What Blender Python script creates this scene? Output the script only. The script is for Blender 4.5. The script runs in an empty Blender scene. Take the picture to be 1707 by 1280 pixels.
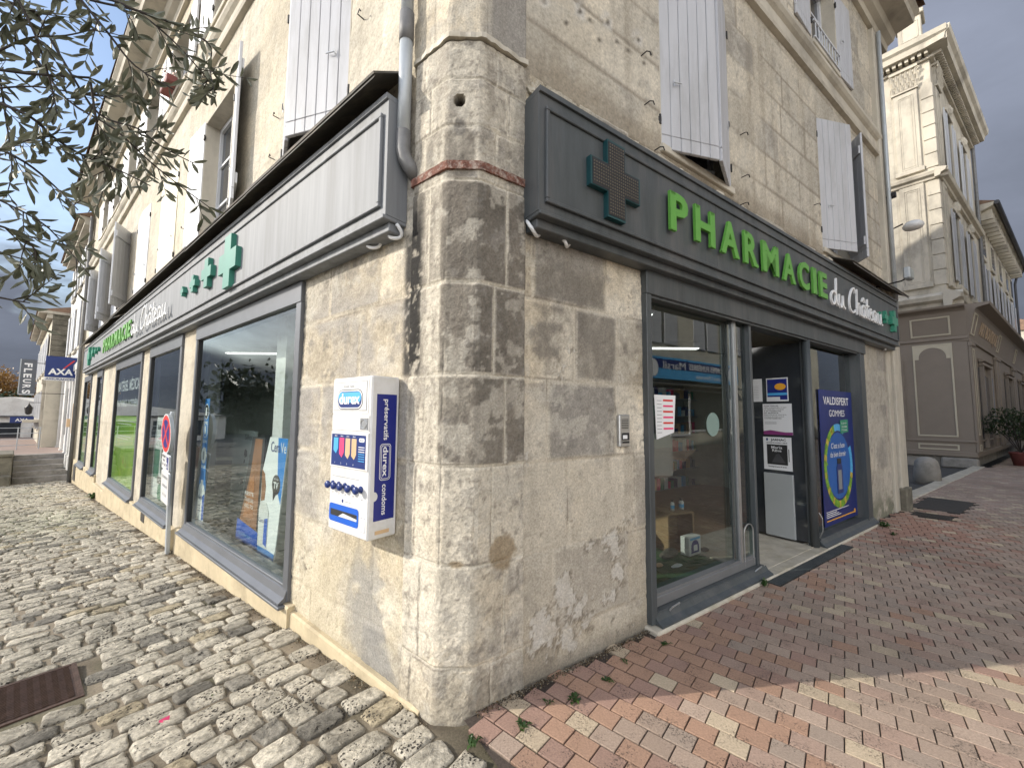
import bpy, math, random
import numpy as np
from mathutils import Matrix, Vector
random.seed(7); R_ = math.radians
sc = bpy.context.scene
col = sc.collection
# ------------------------------------------------------------------ camera
EYE = 1.5
PITCH, ROLL = R_(4.3216), R_(0.44102)
cam = bpy.data.cameras.new('camera'); cam_o = bpy.data.objects.new('camera', cam); col.objects.link(cam_o)
cam.sensor_fit = 'HORIZONTAL'; cam.sensor_width = 36; cam.lens = 36*660/1707; cam.clip_start = .05; cam.clip_end = 3000
_c, _s, _cr, _sr = math.cos(PITCH), math.sin(PITCH), math.cos(ROLL), math.sin(ROLL)
Mr = Matrix(((_cr, -_sr, 0), (_sr, _cr, 0), (0, 0, 1)))
Mp = Matrix(((1, 0, 0), (0, -_s, _c), (0, _c, _s))) @ Mr          # columns: camera x, y, forward
cam_o.matrix_world = Matrix(((Mp[0][0], Mp[0][1], -Mp[0][2], 0), (Mp[1][0], Mp[1][1], -Mp[1][2], 0), (Mp[2][0], Mp[2][1], -Mp[2][2], EYE), (0, 0, 0, 1)))
sc.camera = cam_o
# ------------------------------------------------------------------ light
SUN_AZ, SUN_EL = R_(262.6), R_(25)
sc.view_settings.view_transform = 'Standard'; sc.view_settings.look = 'None'; sc.view_settings.gamma = 1
sc.view_settings.use_curve_mapping = False; sc.view_settings.exposure = 0.98
sun = bpy.data.lights.new('sun', 'SUN'); sun.energy = 2.45; sun.angle = R_(.5); sun.color = (1, .93, .82)
sun_o = bpy.data.objects.new('sun', sun); col.objects.link(sun_o)
sd = Vector((math.sin(SUN_AZ)*math.cos(SUN_EL), math.cos(SUN_AZ)*math.cos(SUN_EL), math.sin(SUN_EL)))
sun_o.rotation_euler = sd.to_track_quat('Z', 'Y').to_euler(); sun_o.location = sd*40
world = bpy.data.worlds.new('World'); sc.world = world; world.use_nodes = True
def build_world():
    nt = world.node_tree; N = nt.nodes; L = nt.links; bg = N['Background']
    sky = N.new('ShaderNodeTexSky'); sky.sky_type = 'NISHITA'; sky.sun_disc = False
    sky.sun_elevation = SUN_EL; sky.sun_rotation = SUN_AZ; sky.air_density = 1; sky.dust_density = 1
    bg.inputs[1].default_value = .12
    L.new(sky.outputs[0], bg.inputs[0])
    tc = N.new('ShaderNodeTexCoord'); sep = N.new('ShaderNodeSeparateXYZ'); L.new(tc.outputs['Generated'], sep.inputs[0])
    def m(op, a, b=None, c=None):
        n = N.new('ShaderNodeMath'); n.operation = op
        for i, v in enumerate((a, b, c)):
            if v is None: continue
            if isinstance(v, (int, float)): n.inputs[i].default_value = v
            else: L.new(v, n.inputs[i])
        return n.outputs[0]
    def noise(scale, detail, rough, vec, dist=0):
        n = N.new('ShaderNodeTexNoise'); n.inputs['Scale'].default_value = scale; n.inputs['Detail'].default_value = detail
        n.inputs['Roughness'].default_value = rough; n.inputs['Distortion'].default_value = dist; L.new(vec, n.inputs['Vector']); return n.outputs[0]
    # project the view direction on a cloud plane
    zz = m('MAXIMUM', m('ADD', sep.outputs[2], .30), .16)
    cx = m('DIVIDE', sep.outputs[0], zz); cy = m('DIVIDE', sep.outputs[1], zz)
    cv = N.new('ShaderNodeCombineXYZ'); L.new(cx, cv.inputs[0]); L.new(cy, cv.inputs[1])
    n1 = noise(1.3, 9, .56, cv.outputs[0], .6); n2 = noise(2.4, 6, .6, cv.outputs[0], .3); n3 = noise(.45, 4, .5, cv.outputs[0], .2)
    # cover: less of it high up on the left, full cover low and to the right
    cov = m('ADD', m('MULTIPLY', sep.outputs[0], .95), m('MULTIPLY', sep.outputs[2], -.50))
    cov = m('ADD', cov, m('MULTIPLY', m('SUBTRACT', n1, .5), 2.4)); cov = m('ADD', m('ADD', cov, .86), m('MULTIPLY', m('MAXIMUM', m('SUBTRACT', .42, sep.outputs[2]), 0), 3.2))
    mr = N.new('ShaderNodeMapRange'); mr.interpolation_type = 'SMOOTHSTEP'; mr.inputs[1].default_value = .15; mr.inputs[2].default_value = 1.05
    L.new(cov, mr.inputs[0])
    # cloud colour: slate grey away from the sun, bright white towards it (behind the camera)
    back = m('SUBTRACT', m('MULTIPLY', sep.outputs[0], -.75), m('MULTIPLY', sep.outputs[1], .85))
    back = m('SUBTRACT', back, m('MULTIPLY', m('MULTIPLY', m('MAXIMUM', m('SUBTRACT', .52, sep.outputs[2]), 0), m('MAXIMUM', m('ADD', sep.outputs[1], .15), 0)), 3.2))
    bm = N.new('ShaderNodeMapRange'); bm.inputs[1].default_value = -.2; bm.inputs[2].default_value = .9; L.new(back, bm.inputs[0])
    ramp = N.new('ShaderNodeMix'); ramp.data_type = 'RGBA'; L.new(bm.outputs[0], ramp.inputs[0])
    lo = N.new('ShaderNodeMix'); lo.data_type = 'RGBA'
    el = N.new('ShaderNodeMapRange'); el.inputs[1].default_value = .02; el.inputs[2].default_value = .62; L.new(m('ADD', sep.outputs[2], m('MULTIPLY', m('SUBTRACT', n3, .5), .5)), el.inputs[0]); L.new(el.outputs[0], lo.inputs[0])
    lo.inputs[6].default_value = (.060, .068, .086, 1); lo.inputs[7].default_value = (.175, .195, .25, 1)
    L.new(lo.outputs[2], ramp.inputs[6]); ramp.inputs[7].default_value = (2.1, 2.05, 2.0, 1)
    tex = N.new('ShaderNodeMix'); tex.data_type = 'RGBA'; tex.blend_type = 'MULTIPLY'; tex.inputs[0].default_value = 1
    g = m('ADD', m('MULTIPLY', n2, .9), .58)
    gc = N.new('ShaderNodeCombineColor'); [L.new(g, gc.inputs[i]) for i in range(3)]
    L.new(ramp.outputs[2], tex.inputs[6]); L.new(gc.outputs[0], tex.inputs[7])
    bg2 = N.new('ShaderNodeBackground'); L.new(tex.outputs[2], bg2.inputs[0]); bg2.inputs[1].default_value = 1.0
    mx = N.new('ShaderNodeMixShader'); L.new(mr.outputs[0], mx.inputs[0]); L.new(bg.outputs[0], mx.inputs[1]); L.new(bg2.outputs[0], mx.inputs[2])
    L.new(mx.outputs[0], N['World Output'].inputs[0])
build_world()

# ------------------------------------------------------------------ frames: x = right along the wall as seen from the street, y = into the wall, z up
aL, aR = R_(51.57689), R_(55.63649)
dL = Vector((-math.sin(aL), math.cos(aL), 0)); nL = Vector((-.62146388, -.78344282, 0))
dR = Vector((math.sin(aR), math.cos(aR), 0)); nR = Vector((.56444139, -.82547315, 0))
PL = Vector((-.37355, 2.12961, 0)); PR = Vector((-.18697, 2.12961, 0))
def frame(o, ex, ey):
    return Matrix(((ex[0], ey[0], 0, o[0]), (ex[1], ey[1], 0, o[1]), (0, 0, 1, o[2]), (0, 0, 0, 1)))
FL = frame(PL, -dL, -nL)      # x = -s
FR = frame(PR, dR, -nR)       # x = s
FW = Matrix.Identity(4)
t1 = R_(-40); d1 = Vector((math.sin(t1), math.cos(t1), 0)); n1 = Vector((-d1[1], d1[0], 0)); n1 = n1 if n1.y < 0 else -n1
SHOP = Vector((14.3, 12.3, 0)); F1 = frame(SHOP, -d1, -n1); F2 = frame(SHOP, dR, -nR)

# ------------------------------------------------------------------ mesh helpers
class MB:
    def __init__(s): s.v = []; s.f = []; s.m = []; s.mats = []
    def add(s, vs, fs, mat=None):
        o = len(s.v); s.v += [tuple(v) for v in vs]; s.f += [tuple(i+o for i in f) for f in fs]
        k = 0
        if mat is not None:
            if mat not in s.mats: s.mats.append(mat)
            k = s.mats.index(mat)+1
        s.m += [k]*len(fs); return s
    def box(s, x0, x1, y0, y1, z0, z1, mat=None, b=0):
        x0, x1 = min(x0, x1), max(x0, x1); y0, y1 = min(y0, y1), max(y0, y1); z0, z1 = min(z0, z1), max(z0, z1)
        if b <= 0:
            vs = [(x, y, z) for z in (z0, z1) for y in (y0, y1) for x in (x0, x1)]
            return s.add(vs, [(0, 2, 3, 1), (4, 5, 7, 6), (0, 1, 5, 4), (2, 6, 7, 3), (0, 4, 6, 2), (1, 3, 7, 5)], mat)
        b = min(b, (x1-x0)*.45, (y1-y0)*.45, (z1-z0)*.45)
        vs = []; cx, cy, cz = (x0+x1)/2, (y0+y1)/2, (z0+z1)/2; hx, hy, hz = (x1-x0)/2, (y1-y0)/2, (z1-z0)/2
        for sx in (-1, 1):
            for sy in (-1, 1):
                for sz in (-1, 1):
                    vs += [(cx+sx*hx, cy+sy*(hy-b), cz+sz*(hz-b)), (cx+sx*(hx-b), cy+sy*hy, cz+sz*(hz-b)), (cx+sx*(hx-b), cy+sy*(hy-b), cz+sz*hz)]
        def I(sx, sy, sz, k): return ((sx > 0)*4+(sy > 0)*2+(sz > 0))*3+k
        fs = []
        for g in (-1, 1):
            fs.append((I(g, -1, -1, 0), I(g, 1, -1, 0), I(g, 1, 1, 0), I(g, -1, 1, 0)))
            fs.append((I(-1, g, -1, 1), I(1, g, -1, 1), I(1, g, 1, 1), I(-1, g, 1, 1)))
            fs.append((I(-1, -1, g, 2), I(1, -1, g, 2), I(1, 1, g, 2), I(-1, 1, g, 2)))
            for h in (-1, 1):
                fs.append((I(g, h, -1, 0), I(g, h, 1, 0), I(g, h, 1, 1), I(g, h, -1, 1)))
                fs.append((I(g, -1, h, 0), I(g, 1, h, 0), I(g, 1, h, 2), I(g, -1, h, 2)))
                fs.append((I(-1, g, h, 1), I(1, g, h, 1), I(1, g, h, 2), I(-1, g, h, 2)))
                for k in (-1, 1): fs.append((I(g, h, k, 0), I(g, h, k, 1), I(g, h, k, 2)))
        return s.add(vs, fs, mat)
    def prism(s, poly, y0, y1, mat=None):                      # polygon in x,z pushed along y
        n = len(poly); vs = [(x, y0, z) for x, z in poly]+[(x, y1, z) for x, z in poly]
        return s.add(vs, [tuple(range(n)), tuple(range(2*n-1, n-1, -1))]+[(i, i+n, (i+1) % n+n, (i+1) % n) for i in range(n)], mat)
    def profx(s, prof, x0, x1, mat=None):                      # profile in y,z pushed along x
        n = len(prof); vs = [(x0, y, z) for y, z in prof]+[(x1, y, z) for y, z in prof]
        return s.add(vs, [tuple(range(n)), tuple(range(2*n-1, n-1, -1))]+[(i, i+n, (i+1) % n+n, (i+1) % n) for i in range(n)], mat)
    def slab(s, poly, z0, z1, mat=None):
        n = len(poly); vs = [(x, y, z0) for x, y in poly]+[(x, y, z1) for x, y in poly]
        return s.add(vs, [tuple(range(n-1, -1, -1)), tuple(range(n, 2*n))]+[(i, (i+1) % n, (i+1) % n+n, i+n) for i in range(n)], mat)
    def tube(s, pts, r, n=8, mat=None, cap=True):
        P = [Vector(p) for p in pts]; rr = r if isinstance(r, (list, tuple)) else [r]*len(P); vs = []; fs = []
        up = None
        for i, p in enumerate(P):
            t = (P[min(i+1, len(P)-1)]-P[max(i-1, 0)]).normalized()
            if up is None: up = Vector((0, 0, 1)) if abs(t.z) < .9 else Vector((1, 0, 0))
            a = t.cross(up); a = a.normalized() if a.length > 1e-6 else t.orthogonal().normalized(); b = a.cross(t).normalized(); up = b
            vs += [tuple(p+(a*math.cos(2*math.pi*k/n)+b*math.sin(2*math.pi*k/n))*rr[i]) for k in range(n)]
        for i in range(len(P)-1): fs += [(i*n+k, i*n+(k+1) % n, (i+1)*n+(k+1) % n, (i+1)*n+k) for k in range(n)]
        if cap: fs += [tuple(range(n-1, -1, -1)), tuple(range((len(P)-1)*n, len(P)*n))]
        return s.add(vs, fs, mat)
    def lathe(s, prof, c=(0, 0, 0), n=16, mat=None, axis='z'):
        vs = []; fs = []
        for r, z in prof:
            for k in range(n):
                a = 2*math.pi*k/n; p = (r*math.cos(a), r*math.sin(a), z)
                if axis == 'y': p = (p[0], z, p[1])
                if axis == 'x': p = (z, p[0], p[1])
                vs.append((c[0]+p[0], c[1]+p[1], c[2]+p[2]))
        for i in range(len(prof)-1): fs += [(i*n+k, i*n+(k+1) % n, (i+1)*n+(k+1) % n, (i+1)*n+k) for k in range(n)]
        fs += [tuple(range(n-1, -1, -1)), tuple(range((len(prof)-1)*n, len(prof)*n))]
        return s.add(vs, fs, mat)
    def xf(s, M, i0=0):
        for i in range(i0, len(s.v)): s.v[i] = tuple(M @ Vector(s.v[i]))
        return s
BASE = {}
def link(name, me, mats, parent=None, smooth=False):
    o = bpy.data.objects.new(name, me); col.objects.link(o)
    for m in mats: me.materials.append(m)
    me.polygons.foreach_set('use_smooth', [bool(smooth)]*len(me.polygons))
    if parent is not None:
        o.parent = parent; BASE[o.name] = BASE[parent.name]
    return o
def thing(name, label, cat, F=FW, base=(0, 0, 0), group=None, kind=None):
    o = bpy.data.objects.new(name, None); col.objects.link(o); o.empty_display_size = .2
    o.matrix_world = F @ Matrix.Translation(Vector(base)); BASE[o.name] = Vector(base)
    if label: o['label'] = label
    if cat: o['category'] = cat
    if group: o['group'] = group
    if kind: o['kind'] = kind
    return o
def mesh_of(mb, name, base, mat):
    me = bpy.data.meshes.new(name); b = Vector(base)
    me.from_pydata([tuple(Vector(v)-b) for v in mb.v], [], mb.f)
    mats = [mat]+mb.mats
    if mb.mats: me.polygons.foreach_set('material_index', mb.m)
    import bmesh
    bm = bmesh.new(); bm.from_mesh(me); bmesh.ops.recalc_face_normals(bm, faces=bm.faces); bm.to_mesh(me); bm.free()
    me.update(); return me, mats
def part(mb, name, mat, parent, smooth=False):
    me, mats = mesh_of(mb, name, BASE[parent.name], mat)
    return link(name, me, mats, parent, smooth)
def single(mb, name, mat, label, cat, F=FW, base=(0, 0, 0), group=None, kind=None, smooth=False):
    me, mats = mesh_of(mb, name, base, mat); o = link(name, me, mats, None, smooth)
    o.matrix_world = F @ Matrix.Translation(Vector(base)); BASE[o.name] = Vector(base)
    if label: o['label'] = label
    if cat: o['category'] = cat
    if group: o['group'] = group
    if kind: o['kind'] = kind
    return o
_tc = {}
def text_raw(s, bold=0.0, ext=0.0, spacing=1.0):
    k = (s, bold, ext, spacing)
    if k not in _tc:
        c = bpy.data.curves.new('t', 'FONT'); c.body = s; c.size = 1; c.offset = bold; c.extrude = ext; c.resolution_u = 3; c.space_character = spacing
        o = bpy.data.objects.new('t', c); col.objects.link(o)
        me = bpy.data.meshes.new_from_object(o.evaluated_get(bpy.context.evaluated_depsgraph_get()))
        vs = [tuple(v.co) for v in me.vertices]; fs = [tuple(p.vertices) for p in me.polygons]
        bpy.data.objects.remove(o); bpy.data.curves.remove(c); bpy.data.meshes.remove(me); _tc[k] = (vs, fs)
    return _tc[k]
def text(mb, s, at, h, w=None, bold=0.0, ext=0.0, mat=None, align='l', u=(1, 0, 0), v=(0, 0, 1), n=(0, -1, 0), spacing=1.0):
    """cap height h; w = total width; at = lower-left (or centre) point; u,v,n the writing directions"""
    vs, fs = text_raw(s, bold, ext/ (h/.7) if ext else 0, spacing)
    if not vs: return mb
    x0 = min(p[0] for p in vs); x1 = max(p[0] for p in vs); k = h/.7; kx = k if w is None else w/(x1-x0)
    W = (x1-x0)*kx; off = 0 if align == 'l' else (-W/2 if align == 'c' else -W)
    u, v, n, at = Vector(u), Vector(v), Vector(n), Vector(at)
    return mb.add([at+u*((p[0]-x0)*kx+off)+v*(p[1]*k)+n*(p[2]*k) for p in vs], fs, mat)

# ------------------------------------------------------------------ materials
def nodemat(name):
    m = bpy.data.materials.new(name); m.use_nodes = True; nt = m.node_tree; return m, nt, nt.nodes, nt.links, nt.nodes['Principled BSDF']
def pbr(name, c, rough=.6, metal=0, var=.12, vscale=8, bump=0, bscale=60, spec=.5, stretch=None, grime=None, gscale=3):
    """procedural: base colour with soft tonal variation, optional darker grime patches and bump"""
    m, nt, N, L, B = nodemat(name)
    tc = N.new('ShaderNodeTexCoord'); mp = N.new('ShaderNodeMapping'); L.new(tc.outputs['Object'], mp.inputs[0])
    if stretch: mp.inputs['Scale'].default_value = stretch
    n = N.new('ShaderNodeTexNoise'); n.inputs['Scale'].default_value = vscale; n.inputs['Detail'].default_value = 6; n.inputs['Roughness'].default_value = .65
    L.new(mp.outputs[0], n.inputs['Vector'])
    r = N.new('ShaderNodeValToRGB'); L.new(n.outputs[0], r.inputs[0])
    r.color_ramp.elements[0].position = .3; r.color_ramp.elements[1].position = .7
    r.color_ramp.elements[0].color = tuple(x*(1-var) for x in c[:3])+(1,); r.color_ramp.elements[1].color = tuple(min(1, x*(1+var)) for x in c[:3])+(1,)
    out = r.outputs[0]
    if grime:
        g = N.new('ShaderNodeTexNoise'); g.inputs['Scale'].default_value = gscale; g.inputs['Detail'].default_value = 9; g.inputs['Roughness'].default_value = .7
        L.new(mp.outputs[0], g.inputs['Vector']); gr = N.new('ShaderNodeValToRGB'); L.new(g.outputs[0], gr.inputs[0])
        gr.color_ramp.elements[0].position = .48; gr.color_ramp.elements[1].position = .66
        mx = N.new('ShaderNodeMix'); mx.data_type = 'RGBA'; L.new(gr.outputs[0], mx.inputs[0]); L.new(out, mx.inputs[6]); mx.inputs[7].default_value = tuple(grime)+(1,)
        out = mx.outputs[2]
    L.new(out, B.inputs['Base Color']); B.inputs['Roughness'].default_value = rough; B.inputs['Metallic'].default_value = metal
    B.inputs['Specular IOR Level'].default_value = spec
    if bump:
        b = N.new('ShaderNodeBump'); b.inputs['Strength'].default_value = bump; b.inputs['Distance'].default_value = .01
        n2 = N.new('ShaderNodeTexNoise'); n2.inputs['Scale'].default_value = bscale; n2.inputs['Detail'].default_value = 5; L.new(tc.outputs['Object'], n2.inputs['Vector'])
        L.new(n2.outputs[0], b.inputs['Height']); L.new(b.outputs[0], B.inputs['Normal'])
    return m
def attrmat(name, rough=.9, fine=.22, fscale=90, bump=.5, bdist=.004, pits=0, pscale=60, spec=.3, cl=None):
    """uses the Col attribute of the mesh, plus fine grain, pits and bump"""
    m, nt, N, L, B = nodemat(name)
    a = N.new('ShaderNodeAttribute'); a.attribute_name = 'Col'; tc = N.new('ShaderNodeTexCoord')
    n = N.new('ShaderNodeTexNoise'); n.inputs['Scale'].default_value = fscale; n.inputs['Detail'].default_value = 8; n.inputs['Roughness'].default_value = .72; L.new(tc.outputs['Object'], n.inputs['Vector'])
    mr = N.new('ShaderNodeMapRange'); mr.inputs[1].default_value = .3; mr.inputs[2].default_value = .7; mr.inputs[3].default_value = 1-fine; mr.inputs[4].default_value = 1+fine; L.new(n.outputs[0], mr.inputs[0])
    v = N.new('ShaderNodeVectorMath'); v.operation = 'SCALE'; L.new(a.outputs['Color'], v.inputs[0]); L.new(mr.outputs[0], v.inputs['Scale'])
    out = v.outputs[0]; h = n.outputs[0]
    if pits:
        w = N.new('ShaderNodeTexVoronoi'); w.feature = 'F1'; w.inputs['Scale'].default_value = pscale; w.inputs['Randomness'].default_value = 1
        wn = N.new('ShaderNodeTexNoise'); wn.inputs['Scale'].default_value = pscale*.6; L.new(tc.outputs['Object'], wn.inputs['Vector'])
        wa = N.new('ShaderNodeVectorMath'); wa.operation = 'MULTIPLY_ADD'; L.new(wn.outputs['Color'], wa.inputs[0]); wa.inputs[1].default_value = (.03, .03, .03); L.new(tc.outputs['Object'], wa.inputs[2]); L.new(wa.outputs[0], w.inputs['Vector'])
        big = N.new('ShaderNodeTexNoise'); big.inputs['Scale'].default_value = 7; big.inputs['Detail'].default_value = 3; L.new(tc.outputs['Object'], big.inputs['Vector'])
        th = N.new('ShaderNodeMapRange'); th.inputs[1].default_value = .36; th.inputs[2].default_value = .62; th.inputs[3].default_value = .0; th.inputs[4].default_value = .40; L.new(big.outputs[0], th.inputs[0])
        lt = N.new('ShaderNodeMath'); lt.operation = 'SUBTRACT'; L.new(th.outputs[0], lt.inputs[0]); L.new(w.outputs['Distance'], lt.inputs[1])
        cl2 = N.new('ShaderNodeMapRange'); cl2.inputs[1].default_value = 0; cl2.inputs[2].default_value = .12; L.new(lt.outputs[0], cl2.inputs[0])
        mx = N.new('ShaderNodeMix'); mx.data_type = 'RGBA'; pf = N.new('ShaderNodeMath'); pf.operation = 'MULTIPLY'; L.new(cl2.outputs[0], pf.inputs[0]); pf.inputs[1].default_value = pits; L.new(pf.outputs[0], mx.inputs[0])
        L.new(out, mx.inputs[6]); mx.inputs[7].default_value = (.05, .045, .04, 1); out = mx.outputs[2]
        hh = N.new('ShaderNodeMath'); hh.operation = 'MULTIPLY_ADD'; L.new(cl2.outputs[0], hh.inputs[0]); hh.inputs[1].default_value = -1.2; L.new(n.outputs[0], hh.inputs[2]); h = hh.outputs[0]
    L.new(out, B.inputs['Base Color']); B.inputs['Roughness'].default_value = rough; B.inputs['Specular IOR Level'].default_value = spec
    b = N.new('ShaderNodeBump'); b.inputs['Strength'].default_value = bump; b.inputs['Distance'].default_value = bdist; L.new(h, b.inputs['Height']); L.new(b.outputs[0], B.inputs['Normal'])
    return m
def glassmat(name, tint=(.8, .86, .83), refl=1.0, base=.04):
    m, nt, N, L, B = nodemat(name); N.remove(B)
    t = N.new('ShaderNodeBsdfTransparent'); t.inputs[0].default_value = tint+(1,)
    g = N.new('ShaderNodeBsdfGlossy'); g.inputs['Roughness'].default_value = .012; g.inputs[0].default_value = (.9, .95, .97, 1)
    ge = N.new('ShaderNodeNewGeometry'); dt = N.new('ShaderNodeVectorMath'); dt.operation = 'DOT_PRODUCT'; L.new(ge.outputs['Normal'], dt.inputs[0]); L.new(ge.outputs['Incoming'], dt.inputs[1])
    def mm(op, a, b=0.):
        q = N.new('ShaderNodeMath'); q.operation = op
        for i_, v_ in enumerate((a, b)):
            if isinstance(v_, (int, float)): q.inputs[i_].default_value = v_
            else: L.new(v_, q.inputs[i_])
        return q
    fr = mm('MULTIPLY', mm('POWER', mm('SUBTRACT', 1.0, mm('ABSOLUTE', dt.outputs['Value']).outputs[0]).outputs[0], 5.0).outputs[0], .96)
    tc = N.new('ShaderNodeTexCoord'); nz = N.new('ShaderNodeTexNoise'); nz.inputs['Scale'].default_value = 1.1; L.new(tc.outputs['Object'], nz.inputs['Vector'])
    bp = N.new('ShaderNodeBump'); bp.inputs['Strength'].default_value = .05; bp.inputs['Distance'].default_value = .02; L.new(nz.outputs[0], bp.inputs['Height']); L.new(bp.outputs[0], g.inputs['Normal'])
    ma = N.new('ShaderNodeMath'); ma.operation = 'MULTIPLY_ADD'; ma.use_clamp = True; L.new(fr.outputs[0], ma.inputs[0]); ma.inputs[1].default_value = refl; ma.inputs[2].default_value = base
    mx = N.new('ShaderNodeMixShader'); L.new(ma.outputs[0], mx.inputs[0]); L.new(t.outputs[0], mx.inputs[1]); L.new(g.outputs[0], mx.inputs[2]); L.new(mx.outputs[0], N['Material Output'].inputs[0])
    return m
def film(name, c, a):
    m, nt, N, L, B = nodemat(name); t = N.new('ShaderNodeBsdfTransparent'); mx = N.new('ShaderNodeMixShader'); mx.inputs[0].default_value = a; B.inputs['Base Color'].default_value = c+(1,); L.new(t.outputs[0], mx.inputs[1]); L.new(B.outputs[0], mx.inputs[2]); L.new(mx.outputs[0], N['Material Output'].inputs[0]); return m
def lampmat(name, c, s):
    m, nt, N, L, B = nodemat(name); B.inputs['Base Color'].default_value = c+(1,); B.inputs['Emission Color'].default_value = c+(1,); B.inputs['Emission Strength'].default_value = s; return m
M = {}
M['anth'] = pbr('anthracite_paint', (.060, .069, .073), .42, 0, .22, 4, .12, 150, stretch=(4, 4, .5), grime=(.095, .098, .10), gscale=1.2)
M['anth_glare'] = pbr('sun_glare_grey_paint', (.175, .186, .20), .62, 0, .2, 3, .1, 150, stretch=(6, 6, .3), grime=(.125, .132, .14), gscale=1.3)  # paler copy of the anthracite, sun glare and some fading put into the colour
M['frame_grey'] = pbr('grey_window_metal', (.115, .122, .135), .38, .2, .10, 4)
M['alu'] = pbr('aluminium', (.52, .53, .53), .35, .8, .08, 6)
M['door_grey'] = pbr('mid_grey_door_metal', (.20, .205, .21), .4, .3, .1, 6); M['black'] = pbr('black_gasket', (.012, .012, .013), .5, 0, .1)
M['green'] = pbr('lime_green_letter_paint', (.11, .33, .05), .42, 0, .08, 10)
M['pine'] = pbr('pharmacy_green_plastic', (.035, .24, .15), .4, 0, .08, 10)
M['teal'] = pbr('teal_edge_plastic', (.008, .055, .062), .4, 0, .1, 10)
M['white'] = pbr('white_enamel', (.66, .66, .66), .35, 0, .05, 5, grime=(.58, .57, .54), gscale=6)
M['letter_white'] = pbr('white_letter_plastic', (.8, .8, .79), .4, 0, .04, 5)
M['shutter'] = pbr('pale_grey_shutter_paint', (.46, .465, .485), .5, 0, .07, 3, .15, 120, stretch=(3, 3, .5), grime=(.38, .38, .385), gscale=2)
M['shutter_white'] = pbr('white_shutter_paint', (.56, .575, .60), .5, 0, .06, 3, .1, 120, stretch=(3, 3, .5))
M['shutter_cream'] = pbr('cream_shutter_paint', (.66, .61, .44), .5, 0, .06, 3, .1, 120, stretch=(3, 3, .5))
M['iron'] = pbr('dark_iron', (.04, .038, .037), .55, .6, .3, 20, .3, 80)
M['rust'] = pbr('rusted_red_iron', (.15, .062, .042), .85, .1, .5, 30, .6, 90, grime=(.40, .33, .28), gscale=26)
M['pipe'] = pbr('pale_grey_zinc', (.42, .45, .47), .45, .3, .12, 5)
M['pipe_dark'] = pbr('dark_cast_iron', (.16, .16, .16), .6, .3, .2, 9)
M['slate'] = pbr('weathered_zinc_flashing', (.085, .080, .070), .75, .1, .35, 4, .3, 40, grime=(.17, .15, .12), gscale=5)
M['marble'] = pbr('worn_limestone_sill', (.50, .46, .38), .6, 0, .18, 7, .25, 60, grime=(.36, .32, .24), gscale=5)
M['cement'] = pbr('cream_cement_plinth', (.50, .42, .28), .9, 0, .16, 3.5, .4, 90, grime=(.36, .30, .20), gscale=4)
M['interior'] = pbr('grey_interior_wall', (.30, .32, .31), .8, 0, .1, 2)
M['ceil'] = pbr('white_ceiling', (.5, .5, .48), .9, 0, .08, 2)
M['tilefloor'] = pbr('dark_shop_floor', (.17, .165, .15), .35, 0, .2, 2)
M['wood'] = pbr('honey_parquet', (.27, .17, .085), .4, 0, .25, 6, .1, 50, stretch=(1, 9, 1))
M['turf'] = pbr('artificial_turf', (.03, .11, .035), .95, 0, .45, 120, 1.0, 300)
M['glassL'] = glassmat('reflective_window_glass', (.80, .87, .84), 1.15, .085)
M['glassR'] = glassmat('shop_window_glass', (.54, .60, .58), 1.4, .15)
M['glass_dark'] = pbr('dark_window_glass', (.03, .034, .04), .08, 0, .2, 2, spec=.8)
M['lamp'] = lampmat('ceiling_strip_light', (1, .98, .94), 2.2)
M['blue'] = pbr('deep_blue_print', (.012, .02, .19), .35, 0, .06, 6)
M['blue2'] = pbr('bright_blue_print', (.01, .10, .50), .4, 0, .06, 6)
M['sky_blue'] = pbr('light_blue_print', (.08, .38, .70), .4, 0, .08, 6)
M['ink'] = pbr('black_print', (.02, .02, .022), .5, 0, .1, 6)
M['grey_ink'] = pbr('grey_print', (.22, .23, .24), .5, 0, .1, 6)
M['red'] = pbr('red_enamel', (.60, .035, .03), .4, 0, .08, 6)
M['pink'] = pbr('pink_print', (.75, .06, .18), .4, 0, .08, 6)
M['tan'] = pbr('tan_skin_print', (.26, .11, .045), .5, 0, .25, 5)
M['beige'] = pbr('beige_print', (.55, .38, .22), .5, 0, .1, 5)
M['paper'] = pbr('white_paper', (.72, .73, .74), .6, 0, .04, 4)
M['lime'] = pbr('lime_poster_print', (.26, .50, .035), .4, 0, .22, 3, grime=(.42, .60, .06), gscale=1.6)
M['orange'] = pbr('orange_print', (.80, .38, .03), .5, 0, .08, 5)
M['purple'] = pbr('purple_print', (.22, .03, .16), .5, 0, .1, 5)
M['crate'] = pbr('plain_pine_crate', (.30, .19, .10), .75, 0, .25, 12, .3, 60, stretch=(1, 1, 6))
M['bark'] = pbr('olive_bark', (.10, .09, .075), .9, 0, .3, 20, .6, 60)
M['twig'] = pbr('dark_twig', (.045, .038, .034), .85, 0, .25, 30)
M['concrete'] = pbr('grey_concrete', (.30, .28, .25), .9, 0, .2, 3, .4, 60, grime=(.16, .15, .13), gscale=2)
M['asphalt'] = pbr('side_street_asphalt', (.07, .068, .065), .9, 0, .25, 5, .5, 120)
M['taupe'] = pbr('taupe_shopfront_paint', (.235, .195, .155), .55, 0, .06, 2)
M['taupe_light'] = pbr('pale_beige_moulding_paint', (.52, .47, .36), .55, 0, .06, 3)
M['zinc_roof'] = pbr('dark_zinc_roof', (.06, .062, .07), .5, .3, .2, 2)
M['tile_roof'] = pbr('weathered_roof_tiles', (.20, .13, .09), .9, 0, .3, 4, .5, 20)
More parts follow.
